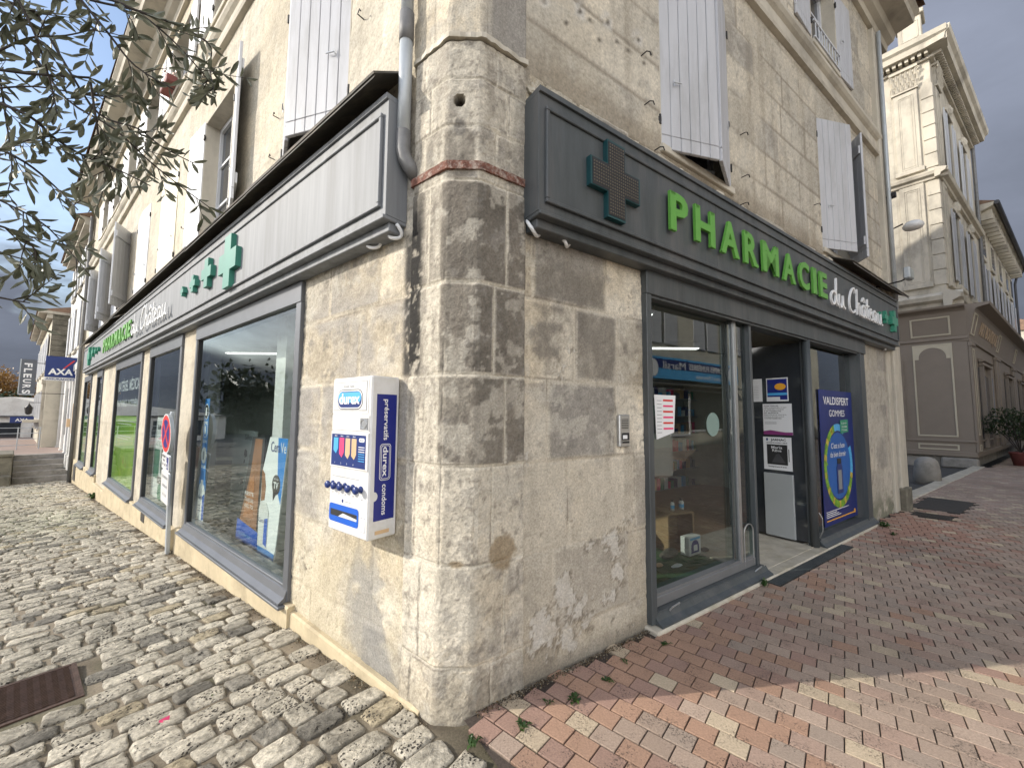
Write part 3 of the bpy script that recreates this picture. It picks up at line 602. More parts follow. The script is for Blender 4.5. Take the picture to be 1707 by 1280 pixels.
def fnC(t, z):
    ZC = [-.4, .21, .71, 1.22, 1.71, 2.22, 2.80, 3.12, 3.40, 3.70]
    k = np.clip(np.searchsorted(ZC, z+.006*(vn(t, z*0, 6, 3, 2)-.5), side='right')-1, 0, len(ZC)-2); zc = np.array(ZC)
    zj = z+.006*(vn(t, z*0, 6, 3, 2)-.5); dz = np.minimum(zj-zc[k], zc[k+1]-zj)
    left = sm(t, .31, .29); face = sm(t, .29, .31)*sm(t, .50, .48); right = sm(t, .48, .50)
    # a vertical joint in alternate courses
    vj = np.where(k % 2 == 0, .13, .19); dv = np.abs(t-vj); vj2 = np.where(k % 2 == 0, .62, .70); dv2 = np.abs(t-vj2); dv = np.minimum(dv, dv2)+(k == 9)*1.
    d = np.minimum(dz, dv+.004); n1 = vn(t, z, 3, 41, 5); n2 = vn(t, z, 11, 42, 5, .65); n3 = vn(t, z, 45, 43, 3)
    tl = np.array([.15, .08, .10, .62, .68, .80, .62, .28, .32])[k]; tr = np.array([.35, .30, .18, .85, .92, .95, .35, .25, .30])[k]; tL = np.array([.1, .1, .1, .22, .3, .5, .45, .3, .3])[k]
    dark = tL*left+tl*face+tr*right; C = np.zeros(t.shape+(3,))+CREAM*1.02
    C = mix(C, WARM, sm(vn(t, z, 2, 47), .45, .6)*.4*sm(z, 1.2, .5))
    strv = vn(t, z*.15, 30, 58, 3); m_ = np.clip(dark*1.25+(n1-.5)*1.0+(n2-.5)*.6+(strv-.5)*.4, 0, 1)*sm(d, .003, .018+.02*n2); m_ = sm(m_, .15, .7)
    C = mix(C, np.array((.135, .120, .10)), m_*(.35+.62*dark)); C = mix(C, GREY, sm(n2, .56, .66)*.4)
    C = C*(1+.55*(n3-.5))[..., None]*(1+.8*(n1-.5))[..., None]
    spk = sm(vn(t, z, 28, 53, 3, .6), .64, .73); C = mix(C, (.15, .13, .11), spk*.55); pale = sm(vn(t, z, 8, 54, 5, .62), .58, .63); C = mix(C, (.52, .485, .41), pale*.5); dr = sm(vn(t, z*.12, 12, 57, 4), .54, .72); C = mix(C, (.19, .165, .135), dr*.4*sm(z, .9, 1.6))
    j = 1-sm(d+.012*(n2-.5), .002, .013); C = mix(C, np.array((.49, .45, .37)), j*.8); hl = (1-sm(np.abs(d-.011+.012*(n2-.5)), 0, .0035))*sm(n1, .3, .55); C = mix(C, (.10, .085, .07), hl*.7)
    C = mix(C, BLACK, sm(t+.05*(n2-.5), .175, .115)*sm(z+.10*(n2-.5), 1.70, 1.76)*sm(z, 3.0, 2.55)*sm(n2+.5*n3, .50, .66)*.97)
    p = np.exp(-((t-.70)/.10)**2-((z-.76)/.10)**2)+.8*np.exp(-((t-.42)/.05)**2-((z-.72)/.025)**2); C = mix(C, (.26, .20, .125), sm(p+.6*(n2-.5), .35, .55)*.85)
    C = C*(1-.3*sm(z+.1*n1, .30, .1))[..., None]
    r_ = np.sqrt(((t-.395)/.028)**2+((z-3.267)/.035)**2)+.25*(n2-.5); hole = sm(r_, 1.1, .85); C = mix(C, (.03, .022, .016), hole)
    C = mix(C, (.16, .15, .135), sm(np.sqrt(((t-.40)/.032)**2+((z-3.11)/.05)**2)+.3*(n2-.5), 1.1, .9)*.7)
    D = .010*(n1-.5)+.010*(n2-.5)+.004*(n3-.5)-.006*j-.06*hole+.006*(np.array([0, .4, -.2, .3, 0, .5, -.4, .2, 0])[k])
    D = D+.02*sm(z, .18, .0)*(n1-.2); rough_low = sm(z, .75, .2)*.012*(vn(t, z, 14, 49, 4)-.5); return C, D+rough_low
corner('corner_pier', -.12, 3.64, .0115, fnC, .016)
def fnC2(t, z):
    C, D, q = stone_base(t, z, 61, .35, zs=[3.6, 4.25, 4.8, 5.35, 5.9, 6.45, 7, 7.55, 8.1, 8.7], wmin=.3, wmax=.6)
    C = mix(C, GREY*1.05, sm(t, .48, .52)*sm(q['n1'], .3, .6)*.6); return C, D*.9
corner('corner_pier', 3.66, 8.75, .03, fnC2, .006)
# broken ledge and rusty iron band round the pier
def wrap(name, mat, z0, z1, off, seed, amp, st=.03):
    A = [fromL(.30, off-.004), fromL(.02, off), (PL.x, PL.y-off), (PR.x, PR.y-off), fromR(.01, off), fromR(.31, off-.006)]; P = []
    for a, b in zip(A[:-1], A[1:]):
        l = math.dist(a, b); k = max(1, int(l/st)); P += [(a[0]+(b[0]-a[0])*i/k, a[1]+(b[1]-a[1])*i/k) for i in range(k)]
    P.append(A[-1]); mb = MB(); n = len(P); rn = random.Random(seed); vs = []
    for i, p in enumerate(P):
        c = (PL+PR)/2; q = ((p[0]-c.x), (p[1]-(c.y+.6))); l = math.hypot(*q); q = (q[0]/l, q[1]/l); j = rn.uniform(-amp, amp)
        a = (p[0]+q[0]*j, p[1]+q[1]*j); b = (p[0]-q[0]*.05, p[1]-q[1]*.05); za, zb = z0+rn.uniform(-amp, amp)*.6, z1+rn.uniform(-amp, amp)*.6
        vs += [(b[0], b[1], za), (a[0], a[1], za+.002), (a[0], a[1], zb), (b[0], b[1], zb+.004)]
    fs = []
    for i in range(n-1): fs += [(i*4+k, (i+1)*4+k, (i+1)*4+(k+1) % 4, i*4+(k+1) % 4) for k in range(4)]
    fs += [(0, 1, 2, 3), tuple(range((n-1)*4, n*4))]; mb.add(vs, fs); return part(mb, name, mat, PH)
wrap('ledge', M['marble'], 3.636, 3.668, .030, 3, .006)
wrap('iron_band', M['rust'], 2.855, 2.905, .026, 5, .002)
# --- upper walls
ZU = [3.6+.385*i for i in range(15)]
RW = [(1.69, 2.80, 3.70, 5.55), (5.14, 6.27, 3.70, 5.53), (1.69, 2.80, 6.62, 8.0), (5.14, 6.12, 6.62, 8.0)]
LU = [(1.14, 2.30), (3.85, 5.0), (6.35, 7.55), (8.45, 9.65), (10.6, 11.75), (12.8, 13.95), (15.0, 16.15)]
LWU = [(a, b, 3.74, 5.50) for a, b in LU]+[(a, b, 6.98, 8.15) for a, b in LU]
def streak(x, z, seed): return vn(x, z*.08, 7, seed, 4)
def fnRU(x, z):
    C, D, q = stone_base(x, z, 71, .22, zs=ZU, mort=.25, wmin=.6, wmax=1.05, warm=.15, rough=.45)
    C = mix(C, np.array((.52, .48, .40)), np.full(x.shape, .30)); st = sm(streak(x, z, 13), .5, .72)*sm(z, 6.6, 5)*.4; C = mix(C, (.235, .20, .15), st)
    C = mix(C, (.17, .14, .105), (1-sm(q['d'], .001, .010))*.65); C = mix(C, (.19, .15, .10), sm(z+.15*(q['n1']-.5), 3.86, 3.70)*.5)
    for k in range(13):
        hx_, hz_ = .45+.105*k+.02*math.sin(k*5.), 4.20+.10*math.sin(k*2.3)+.02*k; rr_ = np.sqrt((x-hx_)**2+(z-hz_)**2)+.012*(q['n2']-.5); C = mix(C, (.05, .04, .03), sm(rr_, .026, .012)*.9); C = mix(C, (.58, .56, .52), sm(np.abs(rr_-.045), .02, .008)*(k % 3 == 0)*.6)
    return C, D*.7
def fnLU(x, z):
    s = -x; C, D, q = stone_base(s, z, 73, .10, zs=ZU, mort=.3, wmin=.6, wmax=1.1, warm=.35, rough=.6)
    C = mix(C, np.array((.53, .485, .39)), np.full(s.shape, .45)); C = mix(C, (.28, .24, .17), sm(streak(s, z, 15), .55, .75)*.25); return C, D*1.1
gbuild('right_wall', FR, rng_(.296, 8.20, .032)+[v for w in RW for v in w[:2]], rng_(3.60, 8.75, .032)+[v for w in RW for v in w[2:]], fnRU, RW, mat='stone_wall')
gbuild('left_wall', FL, rng_(-7, -.268, .032)+rng_(-18.5, -7, .1)+[-v for w in LWU for v in w[:2]], rng_(3.60, 8.75, .036)+[v for w in LWU for v in w[2:]], fnLU, [(-w[1], -w[0], w[2], w[3]) for w in LWU], mat='stone_wall')
# crumbling mortar strip above the right sign
def rubble(F, x0, x1, z, seed, name='rubble_strip'):
    rn = random.Random(seed); mb = MB(); x = x0
    while x < x1:
        w = rn.uniform(.03, .13); h = rn.uniform(.02, .06); d = rn.uniform(.015, .05); zz = z+rn.uniform(-.02, .04); i0 = len(mb.v)
        mb.box(x, x+w, -d, .02, zz-h, zz+h*.5, b=.012)
        for i in range(i0, len(mb.v)): v = mb.v[i]; mb.v[i] = (v[0]+rn.uniform(-.008, .008), v[1]+rn.uniform(-.008, .008), v[2]+rn.uniform(-.008, .008))
        x += w*rn.uniform(.6, 1.0)
    mb.xf(F); return part(mb, name, M['marble'], PH)
rubble(FR, .32, 5.2, 3.52, 4); rubble(FR, 1.0, 5.0, 3.46, 6)
# string courses, cornice, roof
g = MB()
for (F, x0, x1, z) in ((FR, .30, 8.22, 5.98), (FL, -18.5, -.27, 6.22)):
    i0 = len(g.v); g.profx([(.02, z), (-.055, z+.01), (-.065, z+.05), (-.03, z+.08), (-.025, z+.27), (-.06, z+.30), (-.085, z+.34), (-.085, z+.39), (.02, z+.42)], x0, x1); g.xf(F, i0)
part(g, 'string_course', M['stone_far'], PH)
g = MB()
for (F, x0, x1, z) in ((FR, -.3, 8.75, 8.40), (FL, -18.5, .3, 8.404)):
    i0 = len(g.v); g.profx([(.05, z), (-.06, z+.0), (-.08, z+.10), (-.16, z+.14), (-.20, z+.24), (-.44, z+.27), (-.46, z+.36), (-.52, z+.42), (-.52, z+.46), (.05, z+.48)], x0, x1); g.xf(F, i0)
cor = part(g, 'cornice', M['stone_far'], PH)
g = MB()
C0 = fromR(8.75, .6); C1 = fromL(18.6, .6); C2 = (PL.x+dL.x*18.6+dR.x*8.7, PL.y+dL.y*18.6+dR.y*8.7); cc = ((C0[0]+C1[0])/2, (C0[1]+C1[1])/2)
c0 = (-.28, 1.45); g.add([(*c0, 8.88), (*C0, 8.88), (*C2, 8.88), (*C1, 8.88), (.0, 8.2, 16.2), (-2.2, 10.2, 16.2)], [(0, 1, 4), (1, 2, 5, 4), (2, 3, 5), (3, 0, 4, 5)])  # unseen apex raised high so that the roof shades the far tower
part(g, 'roof', M['tile_roof'], PH)
g = MB(); i0 = 0
g.slab([fromR(8.2, -.02), C2, fromL(18.5, -.02), fromL(.3, -.02), fromR(.3, -.02)], 8.6, 8.84); g.slab([fromR(8.1, -.3), C2, fromL(18.3, -.3), fromL(.5, -.3), fromR(.5, -.3)], 2.80, 3.0)
part(g, 'ceiling', M['ceil'], PH)
g = MB(); A = fromR(8.2, 0); B = C2; D_ = fromL(18.5, 0)
def wallseg(mb, a, b, z0, z1, t=.12):
    d = Vector((b[0]-a[0], b[1]-a[1])).normalized(); n = Vector((-d.y, d.x))*t
    mb.slab([a, b, (b[0]+n.x, b[1]+n.y), (a[0]+n.x, a[1]+n.y)], z0, z1)
wallseg(g, A, B, -.3, 8.6); wallseg(g, B, D_, -1.2, 8.6); part(g, 'rear_wall', M['render_cream'], PH)
# pilaster at the right end
g = MB(); g.box(7.62, 7.80, -.03, .2, -.05, 3.7, b=.01); g.box(7.82, 8.22, -.07, .2, -.05, 8.35, b=.012); g.box(7.80, 8.24, -.10, .2, -.05, .34, b=.01); g.xf(FR); part(g, 'pilaster', M['stone_far'], PH)
g = MB(); g.box(7.79, 8.10, -.13, -.03, -.02, .36, b=.02); g.xf(FR); part(g, 'dark_plinth', M['moss_stone'], PH)
# cement plinth along the left wall
g = MB(); edges = [(.10, 1.62, .01, .00)]+[(1.62, 4.92, .035, .02), (5.1, 7.6, -.025, .02), (7.6, 11.0, -.075, .02), (11.0, 12.9, -.30, .02), (12.9, 18.4, -.12, .0)]
for a, b, zt, o in edges:
    z0 = float(gzL(b))-.2; zt0 = zt; zt1 = zt
    if a < 1: zt0, zt1 = -.035, .0
    y = -.035-o; g.add([(-a, .02, z0), (-a, y, z0), (-a, y, zt0-.012), (-a, y+.012, zt0), (-a, .02, zt0), (-b, .02, z0), (-b, y, z0), (-b, y, zt1-.012), (-b, y+.012, zt1), (-b, .02, zt1)], [(0, 1, 2, 3, 4), (9, 8, 7, 6, 5), (0, 5, 6, 1), (1, 6, 7, 2), (2, 7, 8, 3), (3, 8, 9, 4)])
g.xf(FL); part(g, 'plinth', M['cement'], PH)
g = MB(); g.box(-6.95, -6.70, -.062, .0, -.22, -.10); g.box(-17.9, -17.3, -.05, 0, -.75, -.28); g.xf(FL); part(g, 'vent_grille', M['grate'], PH)
# ---- shop windows
def shop_window(F, x0, x1, z0, z1, glass, hb=.17, jl=.10, jr=.10, bot=.11, mull=(), y=.03, gy=.006, frame='frame_grey', sill=True):
    g = MB(); g.box(x0, x1, -.03, .12, z1-hb, z1, b=.004); g.box(x0, x0+jl, -.026, .12, z0, z1-hb, b=.004); g.box(x1-jr, x1, -.026, .12, z0, z1-hb, b=.004); g.box(x0+jl, x1-jr, -.02, .12, z0, z0+bot, b=.004)
    g.box(x0+jl, x1-jr, .03, .09, z0+bot, z0+bot+.03); 
    for m in mull: g.box(m-.02, m+.02, .0, .10, z0+bot, z1-hb)
    g.xf(F); w = part(g, 'window', M[frame], PH)
    g = MB(); g.box(x0+jl-.005, x0+jl+.024, -.018, .06, z0+bot, z1-hb); g.box(x1-jr-.018, x1-jr+.005, .035, .06, z0+bot, z1-hb); g.box(x0+jl, x1-jr, .035, .06, z1-hb-.022, z1-hb+.003); g.xf(F); part(g, 'gasket', M['black'], w)
    g = MB(); g.add([(x0+jl, gy, z0+bot), (x1-jr, gy, z0+bot), (x1-jr, gy, z1-hb), (x0+jl, gy, z1-hb)], [(0, 1, 2, 3)]); g.xf(F); part(g, 'pane', M[glass], w)
    if sill:
        g = MB(); g.profx([(-.02, z0), (-.085, z0-.006), (-.085, z0+.006), (-.045, z0+.035), (-.028, z0+.085), (-.02, z0+.09)], x0+.01, x1-.01); g.box(x0-.03, x1+.03, -.10, .0, z0-.03, z0-.008, b=.004); g.xf(F); part(g, 'sill', M[frame], w)
    return w
for a, b, z in LW: shop_window(FL, -b, -a, z, 2.57, 'glassL', jl=.06, jr=.09)
# right shopfront: header, jamb, fixed pane, sliding leaf, doorway, second pane
SF = MB(); SF.box(1.40, 6.44, -.05, .14, 2.405, 2.66, b=.004); SF.box(1.40, 1.46, -.045, .14, .03, 2.405, b=.004); SF.box(6.20, 6.44, -.03, .14, .03, 2.405, b=.004); SF.box(6.17, 6.20, -.05, .10, .03, 2.405)
SF.box(1.46, 3.10, -.035, .14, .03, .10, b=.004); SF.profx([(-.035, .03), (-.10, .022), (-.10, .034), (-.06, .055), (-.035, .09)], 1.44, 3.13); SF.profx([(-.035, .03), (-.10, .022), (-.10, .034), (-.06, .055), (-.035, .09)], 4.46, 6.42); SF.box(4.5, 6.17, -.035, .14, .03, .10, b=.004)
SF.box(1.46, 6.17, -.03, -.01, 2.385, 2.404)
SF.xf(FR); sf = part(SF, 'shopfront_frame', M['anth'], PH)
g = MB(); g.box(1.40, 3.6, -.058, -.052, 2.50, 2.506); g.xf(FR); 
g = MB(); g.add([(1.46, .075, .12), (2.80, .075, .12), (2.80, .075, 2.40), (1.46, .075, 2.40)], [(0, 1, 2, 3)]); g.xf(FR); part(g, 'pane', M['glassR'], sf)
g = MB(); g.box(2.77, 2.82, .02, .09, .10, 2.40, b=.004); g.box(1.46, 3.06, .01, .10, .10, .17, b=.004); g.box(1.47, 3.06, .02, .08, .17, .19); g.xf(FR); sl = part(g, 'sliding_door', M['door_grey'], PH); part(MB().box(3.035, 3.075, -.01, .06, .05, 2.40, b=.004).xf(FR), 'leaf_edge', M['anth'], sl); part(MB().box(2.775, 2.815, .012, .02, .12, 2.40).xf(FR), 'seal', M['alu'], sl)
g = MB(); g.add([(2.70, .035, .12), (3.04, .035, .12), (3.04, .035, 2.40), (2.70, .035, 2.40)], [(0, 1, 2, 3)]); g.xf(FR); part(g, 'pane', M['glassR'], sl)
g = MB(); arc = [(2.845, .12)]+[(2.93-.085*math.cos(a), .42+.07*math.sin(a)) for a in np.linspace(0, math.pi, 9)]+[(3.015, .12)]; g.tube([(x, .015, z) for x, z in arc], .006, 6); g.xf(FR); part(g, 'handle', M['alu'], sl)
g = MB(); g.tube([(2.90, -.045, .085), (2.91, -.065, .11), (2.98, -.065, .12), (2.99, -.045, .095)], .006, 6); g.xf(FR); part(g, 'floor_bolt', M['alu'], sl); g = MB(); g.tube([(1.60, -.045, .085), (1.61, -.06, .11), (1.70, -.06, .12), (1.71, -.045, .095)], .006, 6); g.xf(FR); part(g, 'floor_bolt', M['alu'], sl)
g = MB(); g.lathe([(.042, .02), (.042, 2.40)], (4.42, .0, 0), 20); g.xf(FR); part(g, 'door_post', M['anth'], sf, True)
g = MB(); g.box(4.505, 4.53, .02, .08, .10, 2.40); g.xf(FR); part(g, 'door_jamb', M['alu'], sf)
g = MB(); g.tube([(4.48, -.03, .12), (4.48, -.06, .20), (4.48, -.06, .34), (4.48, -.03, .40)], .006, 6); g.xf(FR); part(g, 'handle', M['alu'], sf)
g = MB(); g.add([(4.53, .075, .10), (6.17, .075, .10), (6.17, .075, 2.40), (4.53, .075, 2.40)], [(0, 1, 2, 3)]); g.xf(FR); part(g, 'pane', M['glassR'], sf)
g = MB(); g.box(1.37, 6.46, -.115, .14, -.05, .022, b=.010); g.box(3.08, 4.42, .0, .95, -.05, .026); g.xf(FR); part(g, 'threshold', M['marble'], PH)
# interior
g = MB(); poly = [fromR(8.05, -.16), (C2[0]-.2, C2[1]-.3), fromL(18.3, -.16), fromL(.6, -.16), fromR(.6, -.16)]; g.slab(poly, -.35, .012); part(g, 'shop_floor', M['tilefloor'], PH)
g = MB(); g.slab([fromR(3.05, -.95), fromR(8.0, -.95), fromR(8.0, -5), fromR(2.6, -5), fromR(2.6, -2.0)], .013, .018); part(g, 'wooden_floor', M['wood'], PH)
g = MB(); g.slab([fromR(1.47, -.15), fromR(3.05, -.15), fromR(3.05, -1.0), fromR(2.6, -1.75), fromR(1.0, -1.75)], .013, .022); part(g, 'turf_mat', M['turf'], PH)
g = MB(); wallseg(g, fromL(1.6, -3.2), fromL(18.2, -3.4), -.3, 2.8); wallseg(g, fromR(1.0, -4.2), fromR(8.0, -5.2), 0, 2.8); part(g, 'partition_wall', M['interior'], PH)
g = MB(); g.box(-3.32, -3.06, .42, .66, -.3, 2.8); g.xf(FL); part(g, 'column', M['white'], PH)
g = MB(); g.box(-8.0, -7.75, .8, 1.1, -.3, 2.8); g.box(-1.9, -1.72, .3, .6, -.3, 2.8); g.xf(FL); part(g, 'column', M['interior'], PH)

# ---- upstairs windows and shutters
def upper_window(F, x0, x1, z0, z1, frame='shutter_white', curtain=False):
    g = MB(); g.box(x0-.005, x0+.012, .0, .26, z0, z1); g.box(x1-.012, x1+.005, .0, .26, z0, z1); g.box(x0, x1, .0, .26, z1-.012, z1+.01); g.box(x0-.02, x1+.02, -.03, .26, z0-.06, z0+.005, b=.006); g.xf(F)
    w = part(g, 'window', M['stone_far'], PH); c = (x0+x1)/2
    g = MB(); g.box(x0+.012, x0+.07, .16, .21, z0, z1-.012); g.box(x1-.07, x1-.012, .16, .21, z0, z1-.012); g.box(c-.04, c+.04, .155, .21, z0, z1-.012); g.box(x0, x1, .16, .21, z1-.08, z1-.012); g.box(x0, x1, .16, .21, z0, z0+.10)
    for k in (1, 2): zz = z0+(z1-z0)*k/3; g.box(x0+.05, x1-.05, .17, .20, zz-.015, zz+.015)
    g.xf(F); part(g, 'frame', M[frame], w); g = MB(); g.box(x0+.01, x1-.01, .19, .192, z0, z1-.01); g.xf(F); part(g, 'pane', M['glass_dark'], w)
    return w
def leaf(F, xh, yh, xe, ye, z0, z1, mat='shutter', n=6, inner='z'):
    """one shutter leaf from its hinge (xh,yh) to its free edge (xe,ye)"""
    u = Vector((xe-xh, ye-yh, 0)); W = u.length; u.normalize(); nn = Vector((-u.y, u.x, 0)); nn = nn if nn.y < 0 else -nn    # outward face
    Lm = Matrix(((u.x, nn.x, 0, xh), (u.y, nn.y, 0, yh), (0, 0, 1, 0), (0, 0, 0, 1)))
    g = MB(); rn = random.Random(int(abs(xh)*100+z0*7))
    for i in range(n):
        a = W*i/n+.002; b = W*(i+1)/n-.002; g.box(a, b, rn.uniform(-.001, .001), -.028, z0+.12, z1, b=.004); 
    for i in range(n):
        a = W*i/n+.002; b = W*(i+1)/n-.002; g.box(a, b, .001, -.028, z0+.0, z0+.117, b=.004)
    g.box(.01, W-.01, -.028, -.05, z0+.18, z0+.30, b=.004); g.box(.01, W-.01, -.028, -.05, z1-.30, z1-.18, b=.004)
    g.xf(F @ Lm); lf = part(g, 'shutter', M[mat], PH)
    g = MB()
    for zz in (z0+.24, z1-.24): g.tube([(-.012, .004, zz-.04), (-.012, .004, zz+.04)], .012, 6); g.box(-.03, .0, -.01, .01, zz-.02, zz+.02)
    g.xf(F @ Lm); part(g, 'hinge', M['iron'], lf)
    g = MB(); g.tube([(W*.22, .004, z0+.58), (W*.22, .02, z0+.58), (W*.34, .02, z0+.585)], .006, 5); g.tube([(W*.22, .012, z0+.55), (W*.22, .012, z0+.61)], .004, 5); g.xf(F @ Lm); part(g, 'latch', M['alu'], lf)
    return lf
def hook(F, x, z):
    g = MB(); g.tube([(x, .01, z), (x, -.05, z), (x+.035, -.055, z+.012), (x+.05, -.055, z-.012)], .005, 5); g.xf(F); part(g, 'shutter_stay', M['iron'], PH)
for a, b, z0, z1 in RW: upper_window(FR, a, b, z0, z1)
for w in LWU: upper_window(FL, -w[1], -w[0], w[2], w[3])
leaf(FR, 1.69, -.0, 2.235, -.19, 3.68, 5.56); leaf(FR, 2.80, -.0, 2.26, -.20, 3.68, 5.56)
leaf(FR, 5.14, -.0, 5.685, -.215, 3.70, 5.50, n=6); leaf(FR, 6.28, -.0, 6.0, -.26, 3.70, 5.50, n=4)
leaf(FR, 5.10, -.01, 4.56, -.035, 6.64, 7.98); leaf(FR, 6.14, -.01, 6.70, -.035, 6.64, 7.98)
leaf(FR, 1.66, -.01, 1.12, -.035, 6.64, 7.98); leaf(FR, 2.83, -.01, 3.38, -.035, 6.64, 7.98)
for x, z in ((1.45, 4.35), (1.48, 3.95), (3.02, 3.90), (3.02, 4.35), (1.60, 3.62), (2.98, 3.60), (4.9, 4.2)): hook(FR, x, z)
leaf(FL, -1.14, 0, -1.70, -.215, 3.70, 5.55, n=6); leaf(FL, -2.32, 0, -1.74, -.20, 3.70, 5.55)
leaf(FL, -3.82, 0, -3.20, -.15, 3.74, 5.52, 'shutter_white', n=5); leaf(FL, -5.0, -.01, -5.60, -.045, 3.74, 5.52, 'shutter_white')
leaf(FL, -6.36, -.01, -6.94, -.04, 3.72, 5.52, 'shutter_cream', n=5); leaf(FL, -7.54, -.01, -6.96, -.04, 3.72, 5.52, 'shutter_cream', n=5)
leaf(FL, -8.46, -.01, -9.04, -.04, 3.74, 5.52, 'shutter_white', n=5); leaf(FL, -9.64, -.01, -9.06, -.04, 3.74, 5.52, 'shutter_white', n=5)
for a, b in LU[4:]: leaf(FL, -a+.01, -.01, -a+.5, -.32, 3.74, 5.52, 'shutter_white', n=5); leaf(FL, -b-.01, -.01, -b-.58, -.05, 3.74, 5.52, 'shutter_white', n=5)
for a, b in LU: leaf(FL, -a+.02, -.01, -a+.56, -.04, 7.0, 8.14, 'shutter_white', n=5); leaf(FL, -b-.02, -.01, -b-.56, -.04, 7.0, 8.14, 'shutter_white', n=5)
for s, z in ((.95, 4.40), (2.45, 4.35), (2.5, 3.95), (5.75, 4.2)): hook(FL, -s, z)
# small horn-like pipe seen in the dark gap under the first right shutter
g = MB(); g.lathe([(.012, 0), (.014, .05), (.035, .11), (.032, .115)], (2.45, .06, 3.80), 12, axis='x'); g.xf(FR)
single(g, 'siren_horn', M['pipe'], 'small pale horn in the dark gap under the shutters above the PHARMACIE letters', 'siren')
# iron railing of the second-floor window
g = MB()
for k in range(9): x = 5.2+k*.105; g.tube([(x, -.03, 6.64), (x+.03*math.sin(k), -.03, 6.75), (x, -.03, 6.88)], .008, 5)
g.box(5.14, 6.12, -.04, -.02, 6.88, 6.905); g.box(5.14, 6.12, -.04, -.02, 6.64, 6.66); g.xf(FR); part(g, 'railing', M['shutter_white'], PH)
# zinc flashing boards over the signs
def flashing(F, x0, x1, zi, zo, out, name='flashing', n=8):
    g = MB(); rn = random.Random(int(x0*10)); L_ = (x1-x0)/n
    for i in range(n):
        a = x0+L_*i; b = x0+L_*(i+1)+.03; dz = rn.uniform(-.012, .012); g.add([(a, .01, zi+dz), (b, .01, zi+dz), (b, -out, zo+dz), (a, -out, zo+dz+rn.uniform(-.008, .008)), (a, .01, zi+.012+dz), (b, .01, zi+.012+dz), (b, -out-.004, zo+.012+dz), (a, -out-.004, zo+.012+dz)], [(0, 1, 2, 3), (7, 6, 5, 4), (0, 4, 5, 1), (1, 5, 6, 2), (2, 6, 7, 3), (3, 7, 4, 0)])
        g.add([(a+.01, -out+.01, zo+dz), (b, -out+.01, zo+dz), (b, -out-.004, zo+dz-.035), (a+.01, -out-.004, zo+dz-.035)], [(0, 1, 2, 3)])
    g.xf(F); part(g, name, M['slate'], PH)
flashing(FL, -16.6, -.40, 3.66, 3.475, .25); flashing(FR, 5.30, 8.0, 3.62, 3.47, .26, n=3)
# downpipe
g = MB(); g.tube([(-.325, -.065, 8.4), (-.325, -.065, 3.95)], .038, 14); g.tube([(-.325, -.065, 3.93), (-.325, -.065, 3.14)], .040, 14); g.xf(FL); dp = part(g, 'downpipe', M['pipe'], PH, True)
g = MB(); g.tube([(-.325, -.065, 3.97), (-.325, -.065, 3.78)], .045, 14); g.xf(FL); part(g, 'collar', M['pipe_dark'], dp, True); g = MB(); g.tube([(-.325, -.065, 3.20), (-.325, -.065, 3.08), (-.315, -.058, 3.03), (-.30, -.03, 2.98), (-.285, .01, 2.93)], .043, 14); g.xf(FL); part(g, 'elbow', M['pipe_dark'], dp, True)
g = MB(); g.tube([(-18.35, -.09, 8.3), (-18.35, -.09, -.9)], .05, 12); g.xf(FL); part(g, 'downpipe', M['pipe_dark'], PH, True)
g = MB(); g.tube([(7.96, -.11, 8.3), (7.96, -.11, 3.3)], .03, 10); g.xf(FR); part(g, 'downpipe', M['pipe'], PH, True)
# white cable loops under the sign boxes
def loop(F, x, z, r, seed, label):
    a = np.linspace(R_(150), R_(395), 14); g = MB(); g.tube([(x+r*math.cos(t), -.05-.02*math.sin(t*2), z+r*math.sin(t)) for t in a], .011, 8)
    return single(MB.xf(g, Matrix.Identity(4)), 'cable_loop', M['paper'], label, 'cable', F, (x, -.05, z), group='white cable loops hanging under the sign boxes', smooth=True)
loop(FL, -.63, 2.615, .055, 1, 'white cable loop under the sunlit sign box, the one farther from the corner'); loop(FL, -.40, 2.605, .045, 2, 'white cable loop under the sunlit sign box, right beside the corner')
loop(FR, .355, 2.62, .055, 3, 'white cable loop under the dark sign box, nearest the corner pier'); loop(FR, .60, 2.60, .04, 4, 'short white cable tail under the dark sign box, below the LED cross'); loop(FR, 7.4, 2.60, .04, 5, 'white cable loop under the far right end of the dark sign box')

